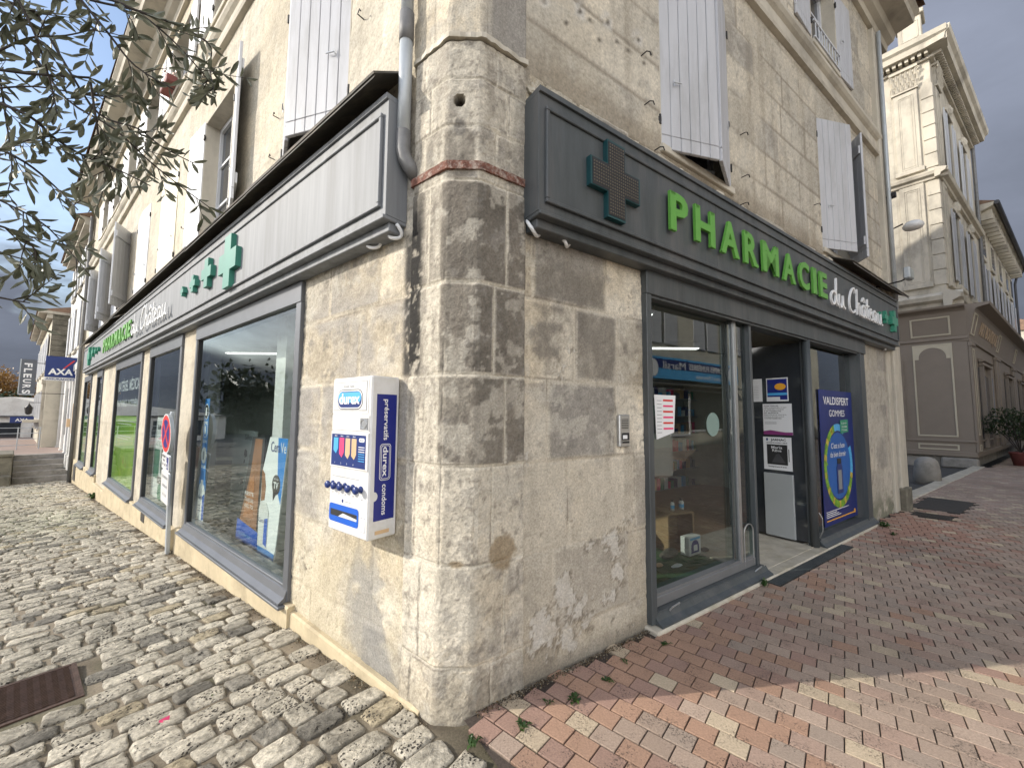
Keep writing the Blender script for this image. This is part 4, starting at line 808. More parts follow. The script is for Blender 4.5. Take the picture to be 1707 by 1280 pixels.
# ================================================================== signs
def cross_poly(cx, cz, w, h, t=.36):
    a = w/2; b = h/2; c = w*t/2; d = h*t/2
    return [(cx-c, cz-b), (cx+c, cz-b), (cx+c, cz-d), (cx+a, cz-d), (cx+a, cz+d), (cx+c, cz+d), (cx+c, cz+b), (cx-c, cz+b), (cx-c, cz+d), (cx-a, cz+d), (cx-a, cz-d), (cx-c, cz-d)]
STROKES = [[(.9, .9), (.5, 1.05), (.1, .7), (.1, .25), (.4, 0), (.8, .3), (1.0, 1.0), (1.15, 2.2)], [(1.02, 1.1), (1.03, .3), (1.3, .05)],
 [(1.6, 1), (1.55, .3), (1.8, 0), (2.2, .3), (2.35, 1)], [(2.35, 1), (2.35, .2), (2.65, .02)],
 [(4.95, 1.85), (4.7, 2.2), (4.1, 1.8), (3.65, .95), (3.75, .2), (4.3, 0), (4.9, .3)], [(5.35, 2.2), (5.2, 0)], [(5.22, .5), (5.5, 1.0), (5.8, .95), (5.9, .4), (5.95, .1), (6.2, .05)],
 [(7.0, .85), (6.7, 1.05), (6.35, .7), (6.35, .2), (6.6, 0), (6.95, .35), (7.05, .95)], [(7.05, .95), (7.05, .15), (7.3, .03)], [(6.45, 1.4), (6.8, 1.75), (7.05, 1.4)],
 [(7.75, 1.8), (7.62, .25), (7.95, 0)], [(7.3, 1.15), (8.05, 1.22)], [(8.2, .5), (8.65, .7), (8.6, 1.03), (8.3, .95), (8.15, .45), (8.4, .02), (8.85, .15)],
 [(9.75, .85), (9.45, 1.05), (9.1, .7), (9.1, .2), (9.35, 0), (9.7, .35), (9.8, .95)], [(9.8, .95), (9.8, .15), (10.05, .03)],
 [(10.4, 1), (10.35, .3), (10.6, 0), (11.0, .3), (11.15, 1)], [(11.15, 1), (11.15, .15), (11.45, .02)]]
def smooth_pts(p, n=4):
    out = []
    for i in range(len(p)-1):
        p0 = p[max(i-1, 0)]; p1 = p[i]; p2 = p[i+1]; p3 = p[min(i+2, len(p)-1)]
        for k in range(n):
            t = k/n; out.append(tuple(.5*((2*b)+(-a+c)*t+(2*a-5*b+4*c-d)*t*t+(-a+3*b-3*c+d)*t**3) for a, b, c, d in zip(p0, p1, p2, p3)))
    out.append(p[-1]); return out
def script_text(mb, x, z, w, h, y, r, d=.03, S=None):
    for s_ in S:
        P = smooth_pts(s_, 4); q = [(x+px/11.45*w, z+pz/2.2*h) for px, pz in P]
        for i in range(len(q)-1):
            a, b = Vector(q[i]), Vector(q[i+1]); t = (b-a); l = t.length
            if l < 1e-5: continue
            t /= l; n = Vector((-t.y, t.x))*r; a = a-t*r*.5; b = b+t*r*.5
            mb.prism([tuple(a+n), tuple(a-n), tuple(b-n), tuple(b+n)], y, y-d*(1+.002*(i % 3)))
    return mb
def sign_box(F, x0, x1, label, mat, mat_panel, letters):
    t = thing('shop_sign', label, 'shop sign', F, ((x0+x1)/2, 0, 2.65))
    g = MB(); g.box(x0, x1, -.150, .0, 2.66, 3.375, b=.0015); g.box(x0, x1, -.165, -.02, 3.375, 3.41, b=.0015); g.box(x0, x1, -.165, .0, 2.635, 2.66, b=.004); g.box(x0+.02, x1-.02, -.11, .0, 2.58, 2.635, b=.004)
    part(g, 'box', mat, t)
    a, b = x0+.045, x1-.045; g = MB()
    g.box(a, b, -.172, -.15, 3.275, 3.30, b=.004); g.box(a, b, -.172, -.15, 2.715, 2.74, b=.004); g.box(a, a+.025, -.172, -.15, 2.74, 3.275, b=.004); g.box(b-.025, b, -.172, -.15, 2.74, 3.275, b=.004)
    part(g, 'moulding', mat, t)
    g = MB(); n = 4; L_ = (b-a-.05)/n
    for i in range(n): g.box(a+.025+L_*i+.0012, a+.025+L_*(i+1)-.0012, -.158, -.1505, 2.742, 3.273)
    part(g, 'panel', mat_panel, t)
    if letters == 'R':
        for e in ((0, .006, M['letter_white']),): pass
        g = MB(); P = cross_poly(.91, 3.02, .475, .52, .36); g.prism(P, -.158, -.195); c = part(g, 'led_cross', M['teal'], t)
        g = MB(); P2 = cross_poly(.91, 3.02, .445, .49, .355); g.prism(P2, -.1952, -.198); part(g, 'screen', M['ink'], c)
        g = MB()
        for ix in range(-10, 11):
            for iz in range(-11, 12):
                dx, dz = ix*.0208, iz*.0208
                if (abs(dx) < .07 and abs(dz) < .235) or (abs(dz) < .075 and abs(dx) < .215): g.lathe([(.0062, -.1982), (.0058, -.2005), (.003, -.2018)], (.91+dx, 0, 3.02+dz), 6, axis='y')
        part(g, 'led_dots', M['led'], c)
        word(t, 1.49, 2.872, 3.06, .282, -.192, -1)
        [part(script_text(MB(), 4.62, 2.83, 2.02, .33, -.195, .0105, .02, S), 'script_word', M['letter_white'], t) for S in (STROKES[:4], STROKES[4:])]
        g = MB(); g.prism(cross_poly(6.66, 2.99, .085, .10), -.158, -.20); part(g, 'cross', M['pine'], t)
        g = MB(); g.prism(cross_poly(6.93, 3.0, .16, .19), -.158, -.20); part(g, 'cross', M['pine'], t)
        g = MB(); g.prism(cross_poly(7.34, 2.99, .30, .33), -.158, -.21); part(g, 'cross', M['pine'], t)
    else:
        for s, z, w, h in ((4.66, 3.0, .13, .12), (4.20, 3.005, .22, .20), (3.67, 3.02, .34, .32), (2.98, 2.985, .50, .53)):
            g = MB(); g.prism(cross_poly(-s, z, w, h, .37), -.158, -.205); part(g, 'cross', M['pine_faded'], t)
        for s, z, w in ((14.35, 3.0, .5), (13.55, 3.05, .26), (12.95, 3.03, .17), (12.45, 3.02, .11)):
            g = MB(); g.prism(cross_poly(-s, z, w, w, .37), -.158, -.21); part(g, 'cross', M['pine'], t)
        word(t, -11.6, 2.852, 3.45, .29, -.192, -1)
        [part(script_text(MB(), -7.90, 2.82, 2.55, .36, -.20, .012, .02, S), 'script_word', M['letter_white'], t) for S in (STROKES[:4], STROKES[4:])]
    return t
def word(t, x, z, w, h, y, sgn):
    """raised flared capitals, each letter a part, with small standoff pins"""
    widths = dict(P=.78, H=.98, A=1.0, R=.86, M=1.15, C=.92, I=.36, E=.74); S = 'PHARMACIE'; gap = .34; tot = sum(widths[c] for c in S)+gap*(len(S)-1); k = w/tot; cx = x
    for c in S:
        wd = widths[c]*k; g = MB(); text(g, c, (cx, y+.002, z), h, wd, bold=.028, ext=.011)
        st = .035*1  # flared feet
        feet = {'P': [.14], 'H': [.13, .87], 'A': [.10, .90], 'R': [.13, .90], 'M': [.10, .90], 'I': [.5]}.get(c, [])
        for f in feet: g.prism([(cx+wd*f-st, z-.004), (cx+wd*f+st, z-.004), (cx+wd*f+st*.45, z+.022), (cx+wd*f-st*.45, z+.022)], y+.012, y-.0095)
        for f in {'H': [.13, .87], 'M': [.12, .88], 'I': [.5], 'P': [.16], 'R': [.15], 'E': [.18]}.get(c, []): g.prism([(cx+wd*f-st, z+h+.004), (cx+wd*f+st, z+h+.004), (cx+wd*f+st*.45, z+h-.022), (cx+wd*f-st*.45, z+h-.022)], y+.0115, y-.009)
        p = part(g, 'letter', M['green'], t)
        cx += wd+gap*k
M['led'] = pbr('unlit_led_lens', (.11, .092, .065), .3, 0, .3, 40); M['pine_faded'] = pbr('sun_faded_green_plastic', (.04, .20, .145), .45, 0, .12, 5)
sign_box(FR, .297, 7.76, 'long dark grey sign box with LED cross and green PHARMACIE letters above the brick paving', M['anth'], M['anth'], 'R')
sign_box(FL, -16.1, -.36, 'long sunlit pale grey sign box with four green crosses above the cobbled street', M['anth_glare'], M['anth_glare'], 'L')

# ================================================================== condom vending machine on the left wall
# local axes: x along the wall, front face at y=-.19; its side faces +x
g0 = (-.585, 0, .80)
vm = thing('vending_machine', 'white wall-mounted condom vending machine with deep blue side panel on the sunlit stone', 'vending machine', FL, g0)
X0, X1, Z0, Z1 = -.80, -.37, .80, 1.71
g = MB(); g.box(X0, X1, -.19, -.006, Z0, Z1, b=.008); body = part(g, 'body', M['white'], vm)
def fp(x, z, **k): return (X0+x, -.1915, Z0+z)
g = MB(); g.box(X0+.008, X1-.03, -.1925, -.19, 1.495, 1.690, b=.001); g.box(X0+.01, X1-.012, -.194, -.19, 1.395, 1.485, b=.002); g.box(X0+.008, X1-.012, -.196, -.19, 1.175, 1.388, b=.003); part(g, 'door_panel', M['white'], vm)
def rrect(cx, cz, w, h, r, n=6):
    P = []
    for qx, qz, a0 in ((1, 1, 0), (-1, 1, 90), (-1, -1, 180), (1, -1, 270)):
        for i in range(n+1): a = R_(a0+90*i/n); P.append((cx+qx*(w/2-r)+r*math.cos(a), cz+qz*(h/2-r)+r*math.sin(a)))
    return P
def plate(mb, poly, y, mat, d=.0012): mb.prism(poly, y, y-d, mat)
g = MB(); plate(g, [(X0+.018, 1.512), (X1-.045, 1.512), (X1-.045, 1.682), (X0+.018, 1.682)], -.1925, M['grey_ink']); plate(g, [(X0+.021, 1.515), (X1-.048, 1.515), (X1-.048, 1.679), (X0+.021, 1.679)], -.1938, M['white'])
cxl = (X0+X1)/2-.008
plate(g, rrect(cxl, 1.578, .285, .118, .055), -.1951, M['ink'], .0008); plate(g, rrect(cxl, 1.578, .275, .108, .05), -.1960, M['letter_white'], .0008); plate(g, rrect(cxl, 1.578, .262, .096, .045), -.1969, M['navy'], .0008); plate(g, rrect(cxl, 1.590, .250, .062, .03), -.1978, M['sky_blue'], .0006)
text(g, 'durex', (cxl, -.1992, 1.552), .062, .225, bold=.02, ext=.0006, mat=M['letter_white'], align='c'); text(g, 'love sex', (cxl-.01, -.1955, 1.648), .019, .115, bold=.0, ext=.0004, mat=M['grey_ink'], align='c'); text(g, 'R', (X1-.075, -.1955, 1.622), .008, mat=M['grey_ink'])
part(g, 'logo_panel', M['white'], vm)
g = MB(); plate(g, [(X1-.10, 1.405), (X1-.022, 1.405), (X1-.022, 1.470), (X1-.10, 1.470)], -.1945, M['grey_ink'], .003)
for i in range(6): g.tube([(X1-.06+.03*math.cos(a), -.199, 1.437+.025*math.sin(a)) for a in np.linspace(i, i+1.6, 6)], .002, 4, M['alu'])
part(g, 'coin_plate', M['grey_ink'], vm)
g = MB(); plate(g, [(X0+.02, 1.185), (X1-.035, 1.185), (X1-.035, 1.372), (X0+.02, 1.372)], -.196, M['navy'], .001)
for i, (c, h) in enumerate(((M['sky_blue'], .10), (M['pink'], .12), (M['beige'], .125), (M['beige'], .125))):
    x = X0+.045+i*.068; plate(g, [(x, 1.355-h+.02), (x+.03, 1.355-h), (x+.052, 1.355-h+.03), (x+.052, 1.350), (x, 1.350)], -.1971, c, .0008); text(g, str(i+1), (x+.02, -.198, 1.196), .010, mat=M['letter_white'], ext=.0003); text(g, 'durex', (x+.026, -.198, 1.358), .008, .03, mat=M['letter_white'], ext=.0003, align='c')
plate(g, rrect(X1-.075, 1.345, .055, .022, .01), -.1971, M['letter_white'], .0006); text(g, 'durex', (X1-.075, -.198, 1.340), .010, .042, mat=M['navy'], ext=.0003, align='c', bold=.01)
for k in range(7): plate(g, [(X1-.108, 1.225+.013*k), (X1-.045, 1.225+.013*k), (X1-.045, 1.229+.013*k), (X1-.108, 1.229+.013*k)], -.1971, M['letter_white'] if k > 3 else M['sky_blue'], .0004)
part(g, 'product_panel', M['navy'], vm)
for i, x in enumerate((.035, .105, .175, .262, .345)):
    g = MB(); g.lathe([(.020, -.1905), (.020, -.196), (.012, -.198), (.010, -.212), (.021, -.218), (.023, -.228), (.017, -.236)], (X0+x+.01, 0, 1.07), 14, axis='y'); k = part(g, 'knob', M['navy'], vm, True)
    g = MB(); g.box(X0+x-.025, X0+x-.002, -.205, -.190, 1.056, 1.072, b=.003); part(g, 'coin_slot', M['alu'], k)
g = MB()
for i, x in enumerate((.045, .115, .185, .272)): text(g, str(i+1), (X0+x, -.1905, 1.016), .014, ext=.0004, mat=M['ink'], align='c')
plate(g, [(X0+.03, 1.118), (X1-.10, 1.118), (X1-.10, 1.121), (X0+.03, 1.121)], -.19, M['grey_ink'], .0005); text(g, 'durex', (X1-.075, -.1905, 1.014), .006, mat=M['grey_ink'], ext=.0002)
plate(g, rrect(X0+.16, .982, .018, .020, .008), -.19, M['navy'], .0006); plate(g, [(X0+.18, .980), (X0+.25, .980), (X0+.25, .983), (X0+.18, .983)], -.19, M['grey_ink'], .0005)
plate(g, rrect(X1-.055, .880, .06, .075, .005), -.1902, M['navy'], .0005); plate(g, rrect(X1-.055, .880, .056, .071, .004), -.1908, M['letter_white'], .0005)
for k in range(6): plate(g, [(X1-.072, .855+.009*k), (X1-.04, .855+.009*k), (X1-.04, .857+.009*k), (X1-.072, .857+.009*k)], -.1914, M['grey_ink'], .0003)
part(g, 'printed_numbers', M['ink'], vm)
g = MB(); P = rrect(X0+.175, .905, .325, .105, .02); Pi = rrect(X0+.175, .905, .325-.03, .038, .004); n = len(P)
g.add([(x, -.192, z) for x, z in P]+[(x, -.192, z) for x, z in Pi]+[(x, -.14, z) for x, z in Pi], [(i, (i+1) % n, n+(i+1) % n, n+i) for i in range(n)]+[(n+i, n+(i+1) % n, 2*n+(i+1) % n, 2*n+i) for i in range(n)]); tr = part(g, 'collection_tray', M['blue2'], vm)
g = MB(); plate(g, rrect(X0+.175, .905, .30, .042, .004), -.1905, M['ink'], .0005); g.add([(X0+.12, -.1925, .888), (X0+.32, -.1925, .888), (X0+.32, -.1915, .90), (X0+.17, -.1915, .912)], [(0, 1, 2, 3)], M['white']); part(g, 'tray_flap', M['ink'], tr)
# side panel: blue sticker on the face that looks at the corner
g = MB(); xs_ = X1+.0012
def sp(poly, mat, dx=0): g.add([(xs_+dx, y, z) for y, z in poly], [tuple(range(len(poly)))], mat)
cir = [(-.157+.022*math.cos(a), 1.035+.026*math.sin(a)) for a in np.linspace(-math.pi/2, math.pi/2, 12)]
sp([(-.158, .90), (-.026, .90), (-.026, 1.607), (-.158, 1.607), (-.158, 1.061)]+[(y, z) for y, z in cir[::-1]][0:]+[(-.158, 1.009)], M['blue'])
g.box(X1-.0, X1+.002, -.145, -.055, .826, .846, M['beige'])
kw = dict(u=(0, 0, -1), v=(0, 1, 0), n=(1, 0, 0), mat=M['letter_white'], ext=.0004)
text(g, 'préservatifs', (xs_+.001, -.107, 1.578), .030, .232, bold=.012, **kw)
text(g, 'condoms', (xs_+.001, -.107, 1.098), .030, .170, bold=.012, **kw)
rr = rrect(0, 0, .205, .072, .018); rr2 = rrect(0, 0, .198, .065, .015); rr3 = rrect(0, 0, .188, .055, .012); rr4 = rrect(0, 0, .182, .049, .011)
for P, mm, dx in ((rr, 'letter_white', .0004), (rr2, 'blue', .0008), (rr3, 'letter_white', .0012), (rr4, 'blue', .0016)): sp([(-.093+b, 1.222+a) for a, b in P], M[mm], dx)
text(g, 'durex', (xs_+.002, -.108, 1.308), .032, .168, bold=.02, **kw)
part(g, 'side_sticker', M['blue'], vm)

# intercom
ic = thing('intercom', 'silver intercom panel with speaker slots beside the shop entrance', 'intercom', FR, (1.16, 0, 1.28))
g = MB(); g.box(1.105, 1.215, -.028, .0, 1.28, 1.50, b=.006); part(g, 'faceplate', M['alu'], ic)
g = MB()
for k in range(6): g.box(1.125, 1.195, -.030, -.028, 1.405+.012*k, 1.41+.012*k)
part(g, 'speaker_slots', M['ink'], ic); g = MB(); g.box(1.125, 1.200, -.034, -.028, 1.325, 1.375, b=.004); g.box(1.13, 1.195, -.036, -.034, 1.305, 1.318); part(g, 'call_button', M['ink'], ic)
g = MB(); g.box(1.13, 1.175, -.0355, -.034, 1.335, 1.36); part(g, 'name_label', M['paper'], ic)

# ================================================================== no-parking sign post by the left wall (leans a little)
Lean = FL @ Matrix.Translation((-4.97, -.10, -.30)) @ Matrix.Rotation(R_(2.4), 4, 'X') @ Matrix.Rotation(R_(4.5), 4, 'Y')
ps = thing('street_sign', 'leaning round red and blue no-stopping sign on a grey post with two white plates', 'traffic sign', Lean, (0, 0, 0))
g = MB(); g.box(-.035, .035, -.02, .02, -.05, 1.80, b=.006); part(g, 'post', M['pipe'], ps)
def disc(mb, r, y0, y1, cx, cz, mat, n=40): mb.prism([(cx+r*math.cos(2*math.pi*i/n), cz+r*math.sin(2*math.pi*i/n)) for i in range(n)], y0, y1, mat)
g = MB(); disc(g, .245, -.02, -.055, 0, 1.53, M['pipe']); disc(g, .245, -.055, -.057, 0, 1.53, M['white']); disc(g, .228, -.057, -.058, 0, 1.53, M['red']); disc(g, .175, -.058, -.059, 0, 1.53, M['blue'])
def bar(mb, a, w, l, cx, cz, y, mat):
    u = (math.cos(a), math.sin(a)); v = (-u[1], u[0]); mb.prism([(cx+u[0]*l*i+v[0]*w*j, cz+u[1]*l*i+v[1]*w*j) for i, j in ((-1, -1), (1, -1), (1, 1), (-1, 1))], y, y-.0008, mat)
bar(g, R_(45), .020, .178, 0, 1.53, -.059, M['red']); bar(g, R_(135), .020, .178, 0, 1.53, -.0595, M['red'])
part(g, 'disc', M['white'], ps)
g = MB(); g.box(-.19, .19, -.02, -.05, 1.075, 1.275, b=.018); plate(g, rrect(0, 1.175, .37, .19, .02), -.0502, M['white']); plate(g, [(.045, 1.10), (.155, 1.10), (.155, 1.25), (.045, 1.25)], -.0515, M['blue'])
g.tube([(.08, -.054, 1.225), (.082, -.054, 1.175), (.115, -.054, 1.17), (.130, -.054, 1.125), (.145, -.054, 1.125)], .006, 5, M['white']); g.tube([(.083+.028*math.cos(a), -.054, 1.145+.028*math.sin(a)) for a in np.linspace(1.9, 5.9, 10)], .005, 5, M['white']); disc(g, .009, -.052, -.055, .08, 1.238, M['white'], 10)
for i, t_ in enumerate(('INTERDIT', 'SAUF', 'GIG - GIC')): text(g, t_, (-.075, -.052, 1.225-.05*i), .028, .17 if i != 1 else .10, align='c', mat=M['ink'], ext=.0004)
part(g, 'plate', M['pipe'], ps)
g = MB(); g.box(-.19, .19, -.02, -.05, .66, 1.06, b=.02); plate(g, rrect(0, .86, .37, .39, .03), -.0502, M['white'])
for i, (t_, w) in enumerate((('STATIONNEMENT', .30), ('LIVRAISONS', .24), ('9H - 12H', .18))): text(g, t_, (0, -.052, .97-.11*i), .034, w, align='c', mat=M['grey_ink'], ext=.0004)
part(g, 'plate', M['pipe'], ps)

# ================================================================== posters, stickers, displays behind the glass
def flat(name, label, cat, F, parts_fn, base, thick=None, mat=None, group=None):
    g = MB(); parts_fn(g); return single(g, name, mat or M['paper'], label, cat, F, base, group)
Y = .10   # just behind the pane
def vald(g):
    x0, x1, z0, z1 = 4.93, 6.12, .14, 1.84; y = .060; g.box(x0, x1, y, y+.006, z0, z1, M['poster_blue']); w = x1-x0
    text(g, 'VALDISPERT', ((x0+x1)/2, y-.001, 1.655), .10, .92, bold=.01, mat=M['letter_white'], align='c'); text(g, 'GOMMES', ((x0+x1)/2, y-.001, 1.50), .085, .56, mat=M['letter_white'], align='c')
    cx, cz = 5.50, .86; rn = random.Random(2)
    disc(g, .43, y-.0011, y, cx, cz, M['poster_blue2'], 48)
    a = np.linspace(R_(62), R_(62+325), 40); P = [(cx+.47*math.cos(t), cz+.47*math.sin(t)*1.06) for t in a]
    for i in range(len(P)-1):
        m = M['sky_blue'] if i < 5 or i > 33 else (M['leaf_print'] if i % 3 else M['orange_print']); u = Vector(P[i]); v = Vector(P[i+1]); d = (v-u).normalized(); n = Vector((-d.y, d.x))*.045
        g.prism([tuple(u+n), tuple(u-n), tuple(v-n), tuple(v+n)], y-.0014, y-.0022, m)
    for i in range(26):
        p = P[rn.randrange(6, 33)]; r = rn.uniform(.03, .065); px, pz = p[0]+rn.uniform(-.04, .04), p[1]+rn.uniform(-.04, .04); t = rn.uniform(0, 3)
        g.prism([(px-r*math.cos(t), pz-r*math.sin(t)), (px+r*.3*math.sin(t), pz-r*.3*math.cos(t)), (px+r*math.cos(t), pz+r*math.sin(t)), (px-r*.3*math.sin(t), pz+r*.3*math.cos(t))], y-.0024-.0001*i, y-.003-.0001*i, M['leaf_print'])
    g.prism([(cx+.10, 1.27), (cx+.40, 1.29), (cx+.40, 1.46), (cx+.10, 1.45)], y-.006, y-.007, M['pine'])
    for k, s_ in enumerate(('à partir', 'de plantes', '12 ans')): text(g, s_, (cx+.25, y-.008, 1.40-.045*k), .022, .2, mat=M['letter_white'], align='c')
    text(g, "C'est si bon", (cx-.01, y-.003, 1.085), .07, .48, mat=M['letter_white'], align='c'); text(g, 'de bien dormir', (cx-.01, y-.003, .975), .07, .56, mat=M['letter_white'], align='c')
    g.prism([(cx-.10, .50), (cx+.10, .50), (cx+.10, .84), (cx+.06, .88), (cx-.06, .88), (cx-.10, .84)], y-.004, y-.006, M['navy']); g.prism([(cx-.07, .88), (cx+.07, .88), (cx+.07, .95), (cx-.07, .95)], y-.004, y-.006, M['ink'])
    g.prism([(cx-.06, .55), (cx+.06, .55), (cx+.06, .80), (cx-.06, .80)], y-.0065, y-.007, M['grey_ink'])
    for k in range(4): g.prism([(x0+.06, .24+.022*k), (x0+.55-.07*k+.5*(k == 3), .24+.022*k), (x0+.55-.07*k+.5*(k == 3), .248+.022*k), (x0+.06, .248+.022*k)], y-.001, y-.002, M['letter_white'])
    g.prism([(x0+.06, .195), (x1-.10, .195), (x1-.10, .208), (x0+.06, .208)], y-.001, y-.002, M['orange']); disc(g, .03, y-.002, y-.003, x1-.12, .215, M['orange'], 12)
M['poster_blue'] = pbr('navy_poster_print', (.010, .022, .14), .4, 0, .25, 1.2); M['poster_blue2'] = pbr('mid_blue_poster_print', (.015, .10, .36), .4, 0, .2, 1.5)
M['leaf_print'] = pbr('leaf_green_print', (.16, .33, .03), .5, 0, .5, 14); M['orange_print'] = pbr('fruit_yellow_print', (.45, .36, .05), .5, 0, .4, 14)
flat('poster', 'tall navy poster with a ring of fruit and leaves in the right shopfront pane', 'poster', FR, vald, (5.49, .06, .14))
def paper1(g):
    g.prism([(1.62, 1.66), (1.90, 1.66), (1.87, 1.36), (1.64, 1.31)], .066, .064, M['paper'])
    for k in range(6): g.prism([(1.73, 1.385+.045*k), (1.86, 1.385+.045*k), (1.86, 1.40+.045*k), (1.73, 1.40+.045*k)], .0635, .063, M['pink'] if k % 2 == 0 else M['red'])
    for k in range(10): g.prism([(1.65, 1.36+.028*k), (1.71, 1.36+.028*k), (1.71, 1.364+.028*k), (1.65, 1.364+.028*k)], .0635, .063, M['grey_ink'])
flat('paper_notice', 'white paper notice with red lines taped inside the left shopfront pane', 'notice', FR, paper1, (1.75, .066, 1.31))
g = MB(); disc(g, .105, .066, .064, 2.46, 1.42, None, 36); single(g, 'round_sticker', film('frosted_sticker', (.30, .42, .38), .55), 'round translucent green sticker on the left shopfront pane', 'sticker', FR, (2.46, .065, 1.32))
# posters on the inner glass screen at the doorway (it stands square to the front)
FD = FR @ Matrix(((0, 1, 0, 4.40), (1, 0, 0, 0), (0, 0, 1, 0), (0, 0, 0, 1)))       # local x = depth into the shop, y = along the wall
FD = frame(FR @ Vector((4.42, 0, 0)), -FR.to_3x3().col[1].xy.to_3d(), FR.to_3x3().col[0].xy.to_3d())   # x = towards the street, y = away
def dp_(fn): return fn
def a_frame(g, x0, x1, z0, z1, m): g.box(x0, x1, -.004, .0, z0, z1, m)
def pos1(g):
    a_frame(g, -.44, -.20, 1.68, 1.97, M['paper']); plate(g, [(-.43, 1.70), (-.21, 1.70), (-.21, 1.955), (-.43, 1.955)], -.0045, M['blue'], .0006); P = [(-.285+.062*math.cos(a), 1.86+.042*math.sin(a)) for a in np.linspace(0, 2*math.pi, 24)[:-1]]; plate(g, P, -.0056, M['orange'], .0006)
    plate(g, [(-.43, 1.755), (-.21, 1.755), (-.21, 1.785), (-.43, 1.785)], -.0056, M['sky_blue'], .0005); plate(g, [(-.42, 1.83), (-.36, 1.83), (-.36, 1.90), (-.42, 1.90)], -.0056, M['navy'], .0005); plate(g, [(-.43, 1.70), (-.29, 1.70), (-.29, 1.735), (-.43, 1.735)], -.0056, M['paper'], .0005)
def pos2(g):
    a_frame(g, -.49, -.17, 1.27, 1.65, M['paper']); t_ = ('POUR TOUS LES', 'SEPT LANGUES, C’EST', 'LA PRISE EN CHARGE', 'IL ET TOLÈRE PAS', 'LE SILENCE', 'PRODUITS PROFIL', 'FAMILLE ENTRE NOUS', 'À VOTRE PHARMACIEN')
    for k, s_ in enumerate(t_): text(g, s_, (-.475, -.0045, 1.618-.022*k), .0125, .16+.03*((k*7) % 4), bold=.02 if k in (0, 3, 4, 7) else 0, mat=M['ink'], ext=.0002)
    for k in range(3): plate(g, [(-.475, 1.40+.012*k), (-.34, 1.40+.012*k), (-.34, 1.403+.012*k), (-.475, 1.403+.012*k)], -.0045, M['grey_ink'], .0003)
    P = [(-.49, 1.27), (-.17, 1.27), (-.17, 1.305), (-.25, 1.302), (-.33, 1.312), (-.41, 1.325), (-.49, 1.31)]; plate(g, P, -.0045, M['purple'], .0006)
def pos3(g):
    a_frame(g, -.50, -.19, .84, 1.24, M['paper']); text(g, 'JARNAC', (-.33, -.0045, 1.195), .027, .17, bold=.03, align='c', mat=M['ink'], ext=.0003); plate(g, [(-.465, 1.195), (-.445, 1.195), (-.445, 1.225), (-.465, 1.225)], -.0045, M['navy'], .0004)
    text(g, 'vendredi 23 novembre à 20h30', (-.35, -.0045, 1.165), .014, .23, bold=.03, align='c', mat=M['ink'], ext=.0003); plate(g, [(-.46, .905), (-.235, .905), (-.235, 1.15), (-.46, 1.15)], -.0045, M['ink'], .0008)
    text(g, 'Maria', (-.35, -.006, 1.10), .032, .12, align='c', mat=M['paper'], ext=.0003, bold=.01); text(g, 'Rêve', (-.35, -.006, 1.062), .032, .10, align='c', mat=M['paper'], ext=.0003, bold=.01)
    plate(g, [(-.41, .93), (-.36, 1.03), (-.33, 1.04), (-.30, 1.0), (-.26, .93)], -.0055, M['grey_dark'], .0005); plate(g, [(-.225, .95), (-.217, .95), (-.217, 1.10), (-.225, 1.10)], -.0045, M['ink'], .0004); text(g, 'Renseignements 05 45 81', (-.35, -.0045, .875), .013, .2, bold=.03, align='c', mat=M['ink'], ext=.0003)
def pos4(g):
    a_frame(g, -.62, -.49, 1.68, 1.97, M['paper'])
    for k in range(8): plate(g, [(-.605, 1.72+.022*k), (-.53, 1.72+.022*k), (-.53, 1.723+.022*k), (-.605, 1.723+.022*k)], -.0045, M['grey_ink'], .0003)
M['grey_dark'] = pbr('dark_grey_print', (.06, .06, .065), .5, 0, .2, 8)
flat('poster', 'blue poster with an orange oval, topmost in the open doorway', 'poster', FD, pos1, (-.32, 0, 1.68)); flat('poster', 'white poster of black text with a purple foot in the open doorway', 'poster', FD, pos2, (-.33, 0, 1.27)); flat('poster', 'pale JARNAC concert poster with a black picture in the open doorway', 'poster', FD, pos3, (-.34, 0, .84)); flat('paper_notice', 'small plain white sheet beside the blue doorway poster', 'notice', FD, pos4, (-.55, 0, 1.68))
g = MB(); g.box(-.95, -.05, .002, .012, .05, 2.38, M['glass_dark']); g.box(-.06, -.02, -.01, .03, .03, 2.4, M['anth']); single(g, 'glass_screen', M['anth'], 'dark glass screen carrying the doorway posters', 'glass screen', FD, (-.5, 0, .03))
g = MB(); g.box(-.50, -.18, -.03, .0, .05, .80, b=.005); single(g, 'counter_panel', pbr('pale_counter_laminate', (.34, .36, .36), .35, 0, .06, 3), 'pale grey counter panel below the doorway posters', 'counter', FD, (-.34, 0, .05))
